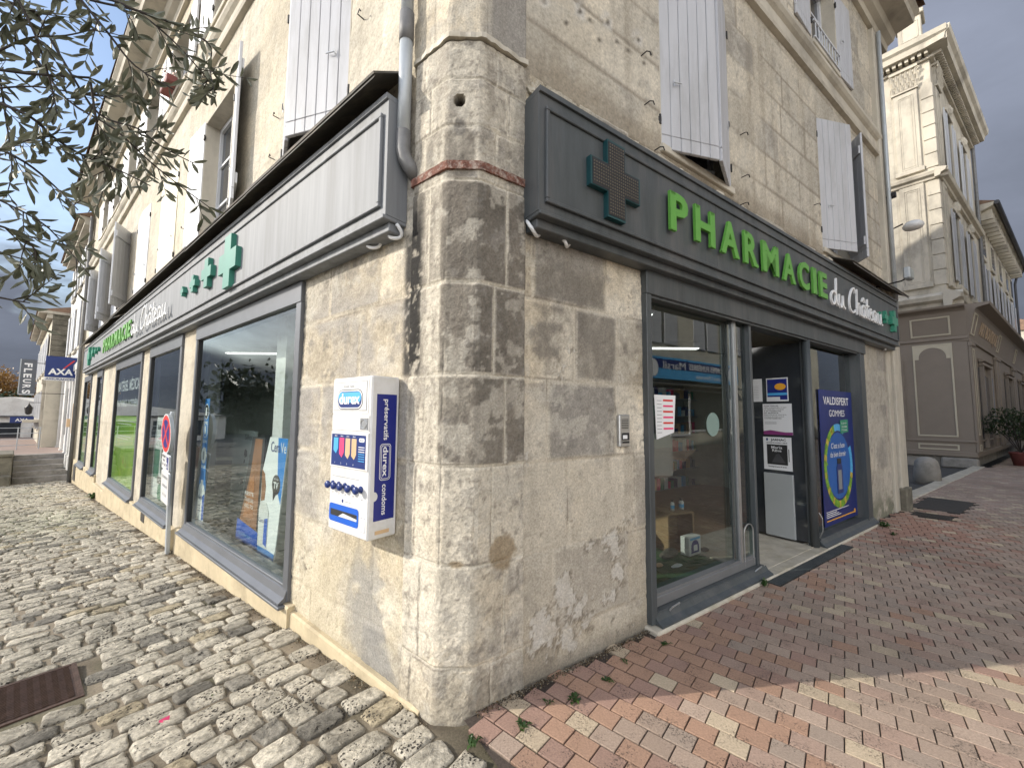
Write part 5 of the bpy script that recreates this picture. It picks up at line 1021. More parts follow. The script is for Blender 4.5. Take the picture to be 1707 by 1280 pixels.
# window display on the green turf
cr = thing('wooden_crate', 'upturned pine crate standing on the green turf behind the left shopfront pane', 'crate', FR, (2.95, .78, .022))
Rz = FR @ Matrix.Translation((3.02, .86, 0)) @ Matrix.Rotation(R_(-18), 4, 'Z'); cr.matrix_world = Rz; BASE[cr.name] = Vector((0, 0, 0))
g = MB(); g.box(-.17, .17, -.13, .13, .42, .44); g.box(-.17, .17, -.13, .13, .022, .04); g.box(-.17, -.15, -.13, .13, .04, .42); g.box(.15, .17, -.13, .13, .04, .42); part(g, 'frame', M['crate'], cr)
g = MB(); [g.box(-.15, .15, .115, .128, .05+.093*k, .13+.093*k) for k in range(4)]; part(g, 'back_slats', M['crate'], cr)
def bottle(F, x, y, z, h, r, label, m):
    g = MB(); g.lathe([(r, 0), (r, h*.68), (r*.7, h*.76), (r*.45, h*.8)], (x, y, z), 14); o = single(g, 'bottle', m, label, 'bottle', F, (x, y, z), 'white bottles on the pine crate', smooth=True)
    g = MB(); g.lathe([(r*.6, h*.8), (r*.6, h)], (x, y, z), 12); part(g, 'cap', M['ink'], o); g = MB(); g.lathe([(r*1.02, h*.2), (r*1.02, h*.5)], (x, y, z), 14); part(g, 'label_band', M['sky_blue'], o)
bottle(FR, 2.98, .84, .441, .12, .022, 'slimmer white bottle with a black cap on the pine crate', M['white']); bottle(FR, 3.12, .82, .441, .125, .028, 'wider white bottle with a black cap on the pine crate', M['white'])
bx = single(MB().box(2.90, 3.12, .60, .70, .024, .215, M['white'], b=.003), 'product_box', M['white'], 'white and blue product box leaning in front of the pine crate', 'box', FR, (3.0, .65, .024))
g = MB(); P = [(3.01+.07*math.cos(a), .11+.07*math.sin(a)) for a in np.linspace(0, math.pi, 12)]; g.prism(P+[(2.94, .05), (3.08, .05)], .598, .600, M['blue']); g.box(2.92, 3.10, .597, .5985, .185, .205, M['sky_blue']); g.box(2.98, 3.05, .5965, .598, .07, .13, M['letter_white']); part(g, 'print', M['blue'], bx)
def rock(x, y, z, r, m, label, nm, cat, F=FR, seed=1, sz=(1, .7, .6), group=None):
    rn = random.Random(seed); g = MB(); n = 9
    for i, (rr, zz) in enumerate(((.6, 0), (1, .3), (.95, .6), (.5, .95), (.1, 1.0))):
        for k in range(n): a = 2*math.pi*k/n; q = rr*r*rn.uniform(.8, 1.15); g.v.append((x+q*math.cos(a)*sz[0], y+q*math.sin(a)*sz[1], z+zz*r*sz[2]))
    for i in range(4): g.f += [(i*n+k, i*n+(k+1) % n, (i+1)*n+(k+1) % n, (i+1)*n+k) for k in range(n)]
    g.f += [tuple(range(n-1, -1, -1)), tuple(range(4*n, 5*n))]; g.m = [0]*len(g.f); return single(g, nm, m, label, cat, F, (x, y, z), group)
rock(2.72, .72, .022, .11, M['bark'], 'dark curl of bark on the turf left of the pine crate', 'bark_piece', 'bark', seed=2, sz=(1.4, .5, .8)); rock(2.55, .52, .022, .05, M['paper'], 'pale crumpled paper leaf on the turf', 'paper_leaf', 'decoration', seed=3, sz=(1.6, .6, .5)); rock(3.22, .62, .022, .06, M['bark'], 'small brown pine cone at the crate corner', 'pine_cone', 'decoration', seed=4); rock(2.42, .62, .022, .05, M['beige'], 'tan wood chip on the turf by the left frame', 'wood_chip', 'decoration', seed=5)
g = MB(); g.box(2.28, 2.38, .70, .73, .03, .24, M['pink']); g.box(2.30, 2.36, .697, .70, .08, .2, M['beige']); single(g, 'product_carton', M['beige'], 'pink carton standing on the turf at the left edge of the window', 'carton', FR, (2.33, .7, .03))
def easel(F, pts, y, m, nm, label, cat, th=.01):
    g = MB(); g.prism(pts, y, y+th); return single(g, nm, m, label, cat, F, (pts[0][0], y, min(p[1] for p in pts)))
easel(FR, [(2.10, .40), (2.24, .40), (2.20, 1.08), (2.10, 1.08)], .98, M['white'], 'display_board', 'tall narrow white board at the left edge of the shopfront window', 'display board')
easel(FR, [(2.45, .05), (2.95, .05), (2.95, .72), (2.45, .66)], 1.55, M['interior'], 'display_board', 'low grey display panel behind the pine crate on its left', 'display board'); easel(FR, [(3.9, .62), (4.6, .55), (4.6, 1.22), (3.9, 1.22)], 1.9, M['interior'], 'price_board', 'pale price board hanging behind the pine crate', 'display board')
# shelves with goods in the shop
def shelf(F, x0, x1, y, z0, z1, label, seed):
    t = thing('shop_shelf', label, 'shelf', F, ((x0+x1)/2, y, z0), group='dim shelf units inside the pharmacy'); g = MB(); g.box(x0, x1, y+.28, y+.30, z0, z1); n = int((z1-z0)/.33)
    for k in range(n+1): g.box(x0, x1, y, y+.28, z0+(z1-z0)*k/n-.01, z0+(z1-z0)*k/n+.01)
    part(g, 'frame', M['interior'], t); rn = random.Random(seed); g = MB(); ms = [M['paper'], M['sky_blue'], M['beige'], M['navy'], M['pine'], M['pink'], M['grey_ink']]
    for k in range(n):
        x = x0+.02
        while x < x1-.1:
            w = rn.uniform(.05, .11); h = rn.uniform(.10, .24); g.box(x, x+w, y+.03, y+.16, z0+(z1-z0)*k/n+.011, z0+(z1-z0)*k/n+.011+h, rn.choice(ms)); x += w+rn.uniform(.005, .05)
    o = part(g, 'goods', M['paper'], t)
shelf(FR, 4.9, 7.2, 3.0, .02, 2.2, 'dim shelf unit of boxes seen through the right shopfront pane', 3); shelf(FR, 3.2, 4.6, 4.0, .02, 2.1, 'dim shelf unit of boxes deep inside the open doorway', 4); shelf(FL, -5.6, -3.6, 2.6, -.2, 1.9, 'dim shelf unit of boxes behind the widest left window', 5); shelf(FL, -9.4, -6.9, 2.7, -.2, 1.8, 'dim shelf unit of boxes behind the second left window', 6)
g = MB(); g.box(-2.55, -1.85, 1.0, 1.5, -.3, 1.45, b=.01); single(g, 'display_cabinet', pbr('pale_green_laminate', (.38, .46, .43), .4, 0, .06, 3), 'pale green cabinet behind the right side of the widest window', 'cabinet', FL, (-2.2, 1.0, -.3))
for i, (s, o) in enumerate(((2.5, -1.4), (3.9, -1.0), (5.2, -2.4))):
    x, y = fromR(s, o) if i != 1 else fromL(7.5, -1.6)
    g = MB(); g.box(-.6, .6, -.06, .06, 0, .05); o_ = single(MB().box(x-.6, x+.6, y-.08, y+.08, 2.70, 2.80, b=.01), 'ceiling_light', M['white'], ('strip light on the shop ceiling near the left shopfront pane', 'strip light on the ceiling behind the second left window', 'strip light on the ceiling deep inside the doorway')[i], 'ceiling light', FW, (x, y, 2.7))
    part(MB().box(x-.58, x+.58, y-.06, y+.06, 2.685, 2.699), 'tube', M['lamp'], o_)
# green posters and window lettering on the left
def green(name, s0, s1, z0, z1, label, sub=True):
    g = MB(); y = .022; g.box(-s1, -s0, y, y+.004, z0, z1, M['lime']); rn = random.Random(int(s0*10)); W = s1-s0
    for k in range(8): a = -s1+W*.3+rn.uniform(0, W*.6); zz = z0+rn.uniform(.15, .9)*(z1-z0)*.7; r = rn.uniform(.03, .09); g.prism([(a-r, zz), (a, zz-r*.4), (a+r*.3, zz+r*1.8)], y-.001, y-.0005, M['orange_print'] if k % 2 else M['leaf_print'])
    for k, w in enumerate((.75, .6)): g.box(-s1+W*.12, -s1+W*(.12+w), y-.001, y-.0004, z1-.12-.055*k, z1-.10-.055*k, M['letter_white'])
    for k, w in enumerate((.6, .5)): g.box(-s1+W*.12, -s1+W*(.12+w), y-.001, y-.0004, z1-.42-.05*k, z1-.405-.05*k, M['letter_white'])
    return single(g, 'window_poster', M['lime'], label, 'poster', FL, (-s1, y, z0))
green('a', 8.15, 10.79, .05, 1.40, 'wide lime green poster filling the lower part of the third window from the corner'); green('b', 13.1, 13.92, .0, 1.36, 'narrow lime green poster in the fourth window from the corner'); green('c', 15.46, 16.97, -.06, 1.34, 'lime green poster in the farthest window of the pharmacy')
g = MB(); y = .014
text(g, 'MATÉRIEL MÉDICAL', (-10.70, y, 1.92), .21, 2.45, bold=.02, ext=.0005); text(g, 'AROMATHÉRAPIE', (-10.70, y, 1.58), .001, .01, ext=.0002) if False else None
text(g, 'PARAPHARMACIE - PHYTOTHÉRAPIE', (-10.72, y, 1.60), .13, 2.5, bold=.02, ext=.0005)
single(g, 'window_lettering', M['letter_white'], 'white lettering reading MATÉRIEL MÉDICAL on the third window from the corner', 'lettering', FL, (-9.4, y, 1.6))
g = MB(); text(g, 'ORTHOPÉDIE', (-16.8, y, 1.52), .10, 1.2, ext=.0005); text(g, 'OPTIQUE', (-13.85, y, 1.53), .10, .6, ext=.0005); single(g, 'window_lettering', M['letter_white'], 'small white lettering above the green posters of the two farthest windows', 'lettering', FL, (-15, y, 1.5))
def acp(g):
    g.prism([(-8.25+.75, .10), (-7.0+.55, .10), (-6.97+.45, 1.40), (-7.95+.75, 1.40)], .10, .108, M['paper'])
    x = -7.15; text(g, 'SUIVEZ', (x+.05, .098, 1.20), .07, .42, mat=M['ink'], bold=.02); text(g, 'ACTICOACH', (x, .098, .93), .085, .62, mat=M['pine']); g.prism([(x+.1, 1.05), (x+.66, 1.05), (x+.66, 1.14)], .099, .098, M['pink'])
    g.box(x-.08, x+.30, .097, .099, .42, .88, M['pine_faded']); g.box(x+.42, x+.48, .097, .099, .75, .9, M['ink']); disc(g, .13, .099, .097, x+.5, .62, M['grey_ink'], 20); g.box(x+.25, x+.58, .096, .098, .35, .46, M['ink']); text(g, 'M2', (x+.30, .095, .375), .06, .2, mat=M['paper']); disc(g, .14, .099, .097, x+.45, .22, M['pine'], 24)
flat('poster', 'tall white poster with green figures in the second window behind the no-stopping sign', 'poster', FL, acp, (-7.0, .10, .10))
# skin care displays in the widest window
def bluestrip(g):
    x = -4.46; y = .085; g.prism([(x-.12, .25), (x+.12, .25), (x+.13, .62), (x+.10, .72), (x+.09, 1.66), (x-.09, 1.66), (x-.10, .72), (x-.13, .62)], y, y+.004, M['blue_strip'])
    g.prism([(x-.13, .16), (x+.13, .16), (x+.135, .52), (x+.09, .60), (x+.04, .61), (x+.04, .66), (x-.05, .66), (x-.05, .61), (x-.10, .60), (x-.135, .52)], y-.001, y-.004, M['paper']); g.prism([(x+.06, .18), (x+.13, .20), (x+.13, .50), (x+.06, .47)], y-.005, y-.006, M['blue2'])
    text(g, 'CeraVe', (x-.10, y-.006, .43), .045, .2, mat=M['navy']); [g.box(x-.10, x-.0, y-.006, y-.0055, .28+.03*k, .29+.03*k, M['navy']) for k in range(3)]
    for k, zz in enumerate((1.50, 1.27, .96)):
        disc(g, .095 if k < 2 else .10, y-.001, y-.003, x, zz, M['paper'], 28); disc(g, .083, y-.0032, y-.004, x, zz, M['blue_strip'] if k == 1 else (M['glass_dark'] if k == 0 else M['paper']), 28)
        g.box(x-.03, x+.03, y-.006, y-.005, zz-.05, zz+.05, M['paper'] if k < 2 else M['grey_ink']); g.box(x-.08, x+.08, y-.002, y-.001, zz-.135, zz-.125, M['paper']); g.box(x-.08, x+.08, y-.002, y-.001, zz-.155, zz-.145, M['paper'])
M['blue_strip'] = pbr('azure_display_card', (.03, .22, .60), .4, 0, .08, 3)
flat('window_display', 'narrow azure strip with round badges and a white bottle in the widest window', 'display card', FL, bluestrip, (-4.46, .085, .16))
def tancard(g):
    y = .30; x0, x1 = -3.75, -3.20; g.prism([(x0-.15, .02), (x1-.05, .02), (x1+.02, 1.22), (x0+.22, 1.22)], y, y+.01, M['ink']); g.prism([(x0-.07, .22), (x1-.10, .22), (x1-.05, 1.2), (x0+.30, 1.2), (x0+.2, .8)], y-.001, y-.0005, M['tan']); g.prism([(x0+.05, .3), (x0+.35, .32), (x0+.33, .80), (x0+.22, .75)], y-.003, y-.002, M['orange_print2'])
    g.prism([(x0-.15, .02), (x1-.05, .02), (x1-.05, .20), (x0-.12, .26)], y-.003, y-.0015, M['blue2'])
    for k, s_ in enumerate(('RESTE', 'TOUJOURS', 'AVEC TOI')): text(g, s_, (x0+.08, y-.004, .56-.07*k), .04, .26, mat=M['paper'])
    text(g, 'GEL HYDRATANT', (x0-.05, y-.005, .09), .035, .36, mat=M['sky_blue'])
M['orange_print2'] = pbr('warm_brown_print', (.36, .14, .045), .5, 0, .3, 5)
flat('window_display', 'brown display card with a tanned shoulder in the middle of the widest window', 'display card', FL, tancard, (-3.5, .3, .02))
def ceracard(g):
    y = .20; x0, x1 = -2.98, -2.42; g.prism([(x0+.02, .0), (x1-.16, .0), (x1-.10, .25), (x1+.06, 1.25), (x0+.20, 1.25), (x0+.05, .9), (x0+.02, .3)], y, y+.01, M['paper'])
    g.prism([(x1-.16, 1.25), (x1+.06, 1.25), (x1-.05, .62), (x1-.13, .75)], y-.001, y-.0005, M['blue_strip']); text(g, 'Cera', (x0+.24, y-.003, 1.11), .10, .22, mat=M['navy']); text(g, 'Ve', (x0+.47, y-.003, 1.11), .10, .12, mat=M['paper'])
    g.prism([(x0+.05, .60), (x0+.14, .62), (x0+.16, .75), (x0+.12, .88), (x0+.05, .92)], y-.0015, y-.0008, M['tan'])
    disc(g, .095, y-.002, y-.001, x0+.40, .80, M['ink'], 26); g.prism([(x0+.33, .74), (x0+.42, .72), (x0+.34, .64)], y-.002, y-.001, M['ink']); text(g, 'TV', (x0+.40, y-.004, .765), .06, .11, mat=M['paper'], align='c', bold=.03); text(g, 'VU A LA', (x0+.40, y-.004, .845), .02, .10, mat=M['paper'], align='c')
    g.prism([(x0+.02, .16), (x0+.24, .16), (x0+.26, .52), (x0+.20, .60), (x0+.06, .60), (x0+.02, .52)], y-.004, y-.002, M['white']); g.prism([(x0+.16, .2), (x0+.24, .18), (x0+.25, .46), (x0+.17, .44)], y-.005, y-.0042, M['blue2']); text(g, 'CeraVe', (x0+.035, y-.006, .40), .04, .19, mat=M['navy'])
    g.prism([(x0+.02, .0), (x1-.16, .0), (x1-.13, .15), (x0+.02, .17)], y-.003, y-.0015, M['blue_strip'])
flat('window_display', 'white and azure display card with a black TV badge in the widest window', 'display card', FL, ceracard, (-2.7, .2, 0))
def silh(g):
    y = .55; g.box(-5.0, -4.15, y, y+.01, .0, 1.25, M['interior']); rn = random.Random(5); text(g, 'Silhouette', (-4.55, y-.002, 1.13), .07, .5, mat=M['ink'])
    for k in range(14): a, b, r = rn.uniform(-4.6, -4.2), rn.uniform(.2, 1.0), rn.uniform(.02, .05); g.prism([(a-r, b-r), (a+r, b-r*.5), (a+r*.8, b+r*1.3), (a-r*.5, b+r)], y-.002, y-.001, M['ink'])
flat('window_display', 'grey display panel with small dark shapes behind the brown card', 'display card', FL, silh, (-4.6, .55, 0))

# ================================================================== covers, drains and small street things
g = MB(); a, b, c, d = -2.27, -1.83, -1.80, -1.09; zc = float(gzL(2.05))+.012; 
mh = thing('manhole_cover', 'square rusty brown manhole cover set in the cobbles at the left', 'manhole cover', FL, (-2.05, -1.45, zc))
g.box(a, b, c, d, zc-.03, zc-.006); part(g, 'plate', M['manhole'], mh); g = MB()
rows = 22
for i in range(rows):
    x = a+.012+(b-a-.024)*(i+.5)/rows; K = 28; g.tube([(x+(.0045 if k % 2 else -.0045), c+.015+(d-c-.03)*k/K, zc-.004) for k in range(K+1)], .0055, 5)
part(g, 'ribs', M['manhole'], mh); g = MB()
for q in ((a-.022, b+.022, c-.022, c), (a-.022, b+.022, d, d+.022), (a-.022, a, c, d), (b, b+.022, c, d)): g.box(*q, zc-.05, zc-.002)
part(g, 'rim', M['manhole'], mh); g = MB(); g.box(-2.07, -2.0, -1.60, -1.54, zc-.004, zc+.003, M['alu']); g.box(-2.055, -2.015, -1.585, -1.555, zc+.003, zc+.0045, M['ink']); part(g, 'key_hole', M['alu'], mh)
g = MB(); x0, x1, y0, y1 = 2.96, 4.86, -.225, -.105; g.box(x0, x1, y0, y1, -.02, .004); o_ = single(g, 'drain_channel', M['grate'], 'long dark drain channel in the brick paving in front of the doorway', 'drain', FR, (3.9, -.16, 0))
g = MB(); [g.box(x0+.004+.0126*k, x0+.004+.0126*k+.006, y0+.01, y1-.01, .004, .009) for k in range(int((x1-x0-.01)/.0126))]; part(g, 'slats', M['anth'], o_)
def grid_cover(x0, x1, y0, y1, label, nx, ny, nm='drain_grate'):
    g = MB(); g.box(x0, x1, y0, y1, -.05, -.02); t = single(g, nm, M['ink'], label, 'drain', FR, ((x0+x1)/2, (y0+y1)/2, 0)); g = MB()
    for k in range(nx+1): x = x0+(x1-x0)*k/nx; g.box(x-.008, x+.008, y0, y1, -.02, .003)
    for k in range(ny+1): y = y0+(y1-y0)*k/ny; g.box(x0, x1, y-.010, y+.010, -.02, .005)
    part(g, 'bars', M['grate'], t)
grid_cover(7.56, 7.90, -.60, -.20, 'small dark gully grate in the reddish bricks by the end pilaster', 3, 14); grid_cover(8.30, 9.70, -.60, -.06, 'large dark rectangular cover plate beyond the small gully grate', 3, 26)
# guard stone and neighbour base in the side street
g = MB(); g.lathe([(.24, -.12), (.23, .25), (.20, .44), (.15, .51), (.06, .55)], (12.6, .45, 0), 14); single(g, 'guard_stone', M['concrete'], 'rough round-topped guard stone at the mouth of the side street', 'guard stone', FR, (12.6, .45, -.12), smooth=True)
# floodlight and dome lamp near the far end of the right wall
fl = thing('floodlight', 'grey square floodlight above the far end of the dark sign box', 'floodlight', FR, (7.35, 0, 3.72)); g = MB(); g.box(7.28, 7.50, -.42, -.34, 3.62, 3.80, b=.015); part(g, 'housing', M['pipe'], fl); g = MB(); g.tube([(7.39, .0, 3.60), (7.39, -.30, 3.62), (7.39, -.38, 3.66)], .012, 6); part(g, 'bracket', M['iron'], fl); g = MB(); g.box(7.30, 7.48, -.425, -.418, 3.64, 3.78); part(g, 'lens', M['interior'], fl)
dl = thing('wall_lamp', 'white dome street lamp on a bracket at the end of the right wall', 'wall lamp', FR, (8.15, 0, 4.65)); g = MB(); g.tube([(8.18, 0, 4.35), (8.18, -.05, 4.75), (8.18, -.22, 4.80)], .014, 8); g.box(8.12, 8.24, -.06, .0, 4.60, 4.82, b=.01); part(g, 'bracket', M['iron'], dl)
g = MB(); g.lathe([(.025, .08), (.09, .065), (.13, .02), (.135, -.015), (.11, -.05), (.04, -.07), (.01, -.075)], (8.18, -.34, 4.72), 20); part(g, 'dome', M['white'], dl, True)
g = MB(); g.tube([(8.0, 0, 5.28), (8.0, -.12, 5.28)], .02, 8); g.lathe([(.05, -.05), (.055, .03)], (8.0, -.14, 5.28), 10, axis='y'); single(g, 'security_camera', M['iron'], 'small round dark camera high on the end pilaster', 'camera', FR, (8.0, 0, 5.28))

# ================================================================== weeds
def weed(F, x, y, z, r, n, label, m='leaf', nm='weed', h=.03):
    rn = random.Random(int(x*1000)+n); g = MB()
    for i in range(n):
        a = rn.uniform(0, 2*math.pi); l = r*rn.uniform(.35, .9); w = l*.2; hz = h*rn.uniform(.4, 1.3); c, s_ = math.cos(a), math.sin(a); bx_, by_ = x+rn.uniform(-.3, .3)*r, y+rn.uniform(-.3, .3)*r
        g.add([(bx_, by_, z), (bx_+c*l*.5-s_*w, by_+s_*l*.5+c*w, z+hz), (bx_+c*l, by_+s_*l, z+hz*.7), (bx_+c*l*.5+s_*w, by_+s_*l*.5-c*w, z+hz)], [(0, 1, 2, 3)])
    return single(g, nm, M[m], label, 'weed', F, (x, y, z), 'small weeds growing in the joints')
weed(FW, -.165, 1.93, -.015, .05, 26, 'broad-leaved weed at the boundary between cobbles and bricks', h=.035)
for i, (px, py, l) in enumerate(((.20, 2.18, 'flat weed in the shaded bricks nearest the corner pier'), (.55, 2.36, 'dark weed tuft in the bricks below the flaking patch'), (.06, 2.02, 'thin weed line at the edge of the building shadow'), (.70, 2.53, 'small weed in the bricks left of the threshold end'), (1.02, 2.72, 'weed sprig in the bricks just in front of the threshold end'), (.34, 2.20, 'tiny weed in the bricks right of the flat weed'))): weed(FW, px, py, .0, .035+.01*(i % 3), 12+4*(i % 3), l, h=.015)
weed(FR, 2.85, -.14, .0, .06, 30, 'grass tuft beside the threshold left of the drain channel', h=.05); weed(FR, 6.30, -.17, 0, .09, 40, 'grass tuft at the right end of the threshold', h=.05); weed(FR, 5.9, -.35, 0, .06, 20, 'small tuft in the bricks under the navy poster', h=.03); weed(FL, -12.3, -.08, float(gzL(12.3)), .16, 50, 'grass tuft at the foot of the left wall between the green windows', h=.12); weed(FL, -1.18, -.62, float(gzL(1.2)), .03, 14, 'mossy tuft between cobbles in front of the plinth', h=.01)
g = MB(); g.add([(-1.80, 2.16, -.10), (-1.77, 2.19, -.098), (-1.78, 2.20, -.085), (-1.81, 2.17, -.09)], [(0, 1, 2, 3)]); g.box(-1.80, -1.785, 2.165, 2.18, -.105, -.095); single(g, 'litter', M['pink'], 'small pink scrap of litter beside the manhole cover', 'litter', FW, (-1.79, 2.17, -.1))

# ================================================================== neighbours on the left
def simple_window(p, F, x0, x1, z0, z1, sh=None, frame='stone_far', y=0.):
    g = MB(); g.box(x0-.10, x0, y-.04, y+.02, z0-.05, z1+.12); g.box(x1, x1+.10, y-.04, y+.02, z0-.05, z1+.12); g.box(x0-.14, x1+.14, y-.07, y+.02, z0-.14, z0-.05); g.box(x0, x1, y-.045, y+.02, z1, z1+.12); w = local(g, 'window', M[frame], p)
    g = MB(); g.box(x0, x1, y-.012, y-.006, z0-.05, z1); local(g, 'pane', M['glass_dark'], w); g = MB(); c = (x0+x1)/2; g.box(c-.03, c+.03, y-.025, y-.01, z0, z1)
    for k in (1, 2): g.box(x0, x1, y-.022, y-.01, z0+(z1-z0)*k/3-.02, z0+(z1-z0)*k/3+.02)
    local(g, 'glazing_bar', M['shutter_white'], w)
    if sh:
        for sg, a in ((-1, x0), (1, x1)):
            g = MB(); W = (x1-x0)/2; n = 5
            for i in range(n): g.box(a+sg*W*i/n+sg*.004, a+sg*W*(i+1)/n-sg*.002, y-.075, y-.048, z0-.03, z1+.02)
            local(g, 'shutter', M[sh], p)
    return w
def local(g, name, mat, p, smooth=False): return part(g, name, mat, p, smooth)
# flush neighbour with the insurance sign
nb = thing('neighbour_house', 'tall pale house with the square insurance sign, next after the pharmacy on the left', 'house', FL, (-22, 0, -.3))
g = MB(); g.box(-26.0, -18.62, .0, 6, -1.4, 8.2); local(g, 'wall', M['render_white'], nb)
g = MB(); g.box(-26.0, -18.6, -.38, .2, 8.2, 8.34); g.box(-26, -18.6, -.25, .2, 8.05, 8.2); local(g, 'cornice', M['stone_far'], nb)
g = MB(); g.profx([(-.45, 8.34), (6.2, 8.34), (3, 10.2)], -26.1, -18.55); local(g, 'roof', M['tile_roof'], nb)
for x in (-19.6, -21.8, -24.2):
    simple_window(nb, FL, x-.5, x+.5, 3.9, 5.6, 'shutter_white'); simple_window(nb, FL, x-.45, x+.45, 6.4, 7.7, 'shutter_white')
g = MB(); g.box(-26, -18.62, -.10, .0, 2.95, 3.18); g.box(-26, -18.62, -.06, .0, 3.18, 3.26)
for x in (-18.75, -19.55, -20.6, -21.7, -23.6, -25.8): g.box(x-.13, x+.13, -.07, 0, -.6, 2.95, b=.01); g.box(x-.16, x+.16, -.10, 0, -.6, -.1, b=.01); g.box(x-.16, x+.16, -.09, 0, 2.8, 2.95, b=.01)
local(g, 'pilasters', M['render_white'], nb)
g = MB(); g.box(-21.5, -20.8, -.02, .0, -.3, 2.4); local(g, 'door', M['navy'], nb); g = MB(); g.box(-23.4, -22.0, -.02, 0, .5, 2.4); local(g, 'shop_window', M['glass_dark'], nb)
g = MB(); g.box(-20.2, -20.05, -.16, -.07, .9, 1.2, b=.01); g.box(-19.3, -19.24, -.09, -.07, .7, 1.75); single(g, 'letter_box', M['beige'], 'small cream box on the pilaster below the insurance sign', 'letter box', FL, (-20.1, -.1, .9))
FA = FL @ Matrix.Translation((-20.3, 0, 0)) @ Matrix(((0, 1, 0, 0), (1, 0, 0, 0), (0, 0, 1, 0), (0, 0, 0, 1)))
# frame whose x runs from the street towards the wall and whose face looks back at the corner
def perp(s):
    o = FL @ Vector((-s, 0, 0)); ex = -(-nL); ey = Vector((dL.x, dL.y, 0)); ex = Vector((-nL.x, -nL.y, 0)); return frame(o, ex, ey)
A_ = thing('projecting_sign', 'square navy AXA insurance sign projecting from the pale house on the left', 'sign', perp(20.3), (-.40, 0, 2.57))
g = MB(); g.box(-.78, -.02, -.04, .04, 2.70, 3.46, b=.006); part(g, 'panel', M['navy'], A_); g = MB(); g.box(-.78, -.02, -.038, .038, 2.575, 2.69, b=.004); text(g, 'ASSURANCES', (-.40, -.041, 2.605), .062, .70, bold=.02, align='c', mat=M['navy'], ext=.001); part(g, 'lower_band', M['white'], A_)
g = MB(); text(g, 'AXA', (-.40, -.044, 2.80), .21, .60, bold=.035, align='c', ext=.001); part(g, 'lettering', M['letter_white'], A_); g = MB(); g.prism([(-.36, 3.02), (-.32, 3.02), (-.06, 3.34), (-.12, 3.34)], -.043, -.041); part(g, 'red_stroke', M['red'], A_); g = MB(); g.tube([(0, 0, 3.3), (-.1, 0, 3.3)], .015, 6); g.tube([(0, 0, 2.75), (-.1, 0, 2.75)], .015, 6); part(g, 'bracket', M['iron'], A_)
Fs = thing('projecting_sign', 'tall slate grey FLEURS sign hanging out over the steps, left of the insurance sign', 'sign', perp(24.0), (-1.1, 0, 2.1))
sh_ = Matrix(((1, 0, .0, 0), (0, 1, 0, 0), (0, 0, 1, 0), (0, 0, 0, 1)))
g = MB(); g.box(-1.33, -.89, -.04, .04, 2.12, 3.58, b=.006); part(g, 'panel', M['slate_sign'], Fs)
g = MB()
for k, c in enumerate('FLEURS'): text(g, c, (-1.21, -.044, 3.42-.218*k), .20, .155, u=(0, 0, -1), v=(1, 0, 0), bold=.03, ext=.001)
part(g, 'lettering', M['letter_white'], Fs); g = MB(); g.box(-1.33, -.89, -.045, -.04, 2.12, 2.17); g.box(-1.33, -1.30, -.045, -.04, 2.12, 3.58); part(g, 'border', M['pipe'], Fs); g = MB(); g.tube([(0, 0, 3.45), (-.95, 0, 3.45)], .014, 6); g.tube([(0, 0, 2.2), (-.95, 0, 2.2)], .014, 6); part(g, 'bracket', M['iron'], Fs)
# house with balcony that stands forward beyond the steps
bh = thing('balcony_house', 'cream house with a balcony standing forward beyond the stone steps', 'house', FL, (-31, -.5, -.3))
g = MB(); g.box(-38, -26.02, -.52, 6, -1, 5.7); local(g, 'wall', M['render_cream'], bh); g = MB(); g.box(-38.2, -25.9, -.95, 6, 5.9, 6.02); g.box(-38.1, -25.98, -.70, 6, 5.7, 5.9); local(g, 'cornice', M['stone_far'], bh)
g = MB(); rn = random.Random(9)
for k in range(9): g.box(-26.03, -25.97, -.52, -.02, 3.75+.24*k, 3.75+.24*k+.22, b=.01); 
g.box(-26.1, -25.85, -.62, 0, 3.55, 3.72); local(g, 'rough_gable', M['moss_stone'], bh)
g = MB(); g.profx([(-1.0, 6.02), (6, 6.02), (3, 7.2)], -38.2, -25.9); local(g, 'roof', M['tile_roof'], bh)
for x in (-27.6, -30.2, -33, -36): simple_window(bh, FL, x-.5, x+.5, 3.4, 5.0, 'shutter_white', y=-.52); simple_window(bh, FL, x-.5, x+.5, .6, 2.4, 'shutter', y=-.52)
g = MB(); g.box(-34, -26.4, -1.1, -.52, .95, 1.07); g.box(-26.5, -26.3, -.62, -.52, -.3, 2.9); g.box(-26.55, -26.25, -.66, -.5, 2.7, 2.9); local(g, 'balcony', M['stone_far'], bh)
bl = thing('hanging_lantern', 'black lantern hanging on the balcony house', 'lantern', FL, (-26.6, -.9, 1.35)); g = MB(); g.lathe([(.04, 1.30), (.10, 1.36), (.13, 1.62), (.05, 1.72), (.02, 1.80)], (-26.6, -.95, 0), 8); part(g, 'lamp_body', M['iron'], bl); g = MB(); g.tube([(-26.6, -.5, 1.85), (-26.6, -.95, 1.85), (-26.6, -.95, 1.76)], .012, 5); part(g, 'bracket', M['iron'], bl)
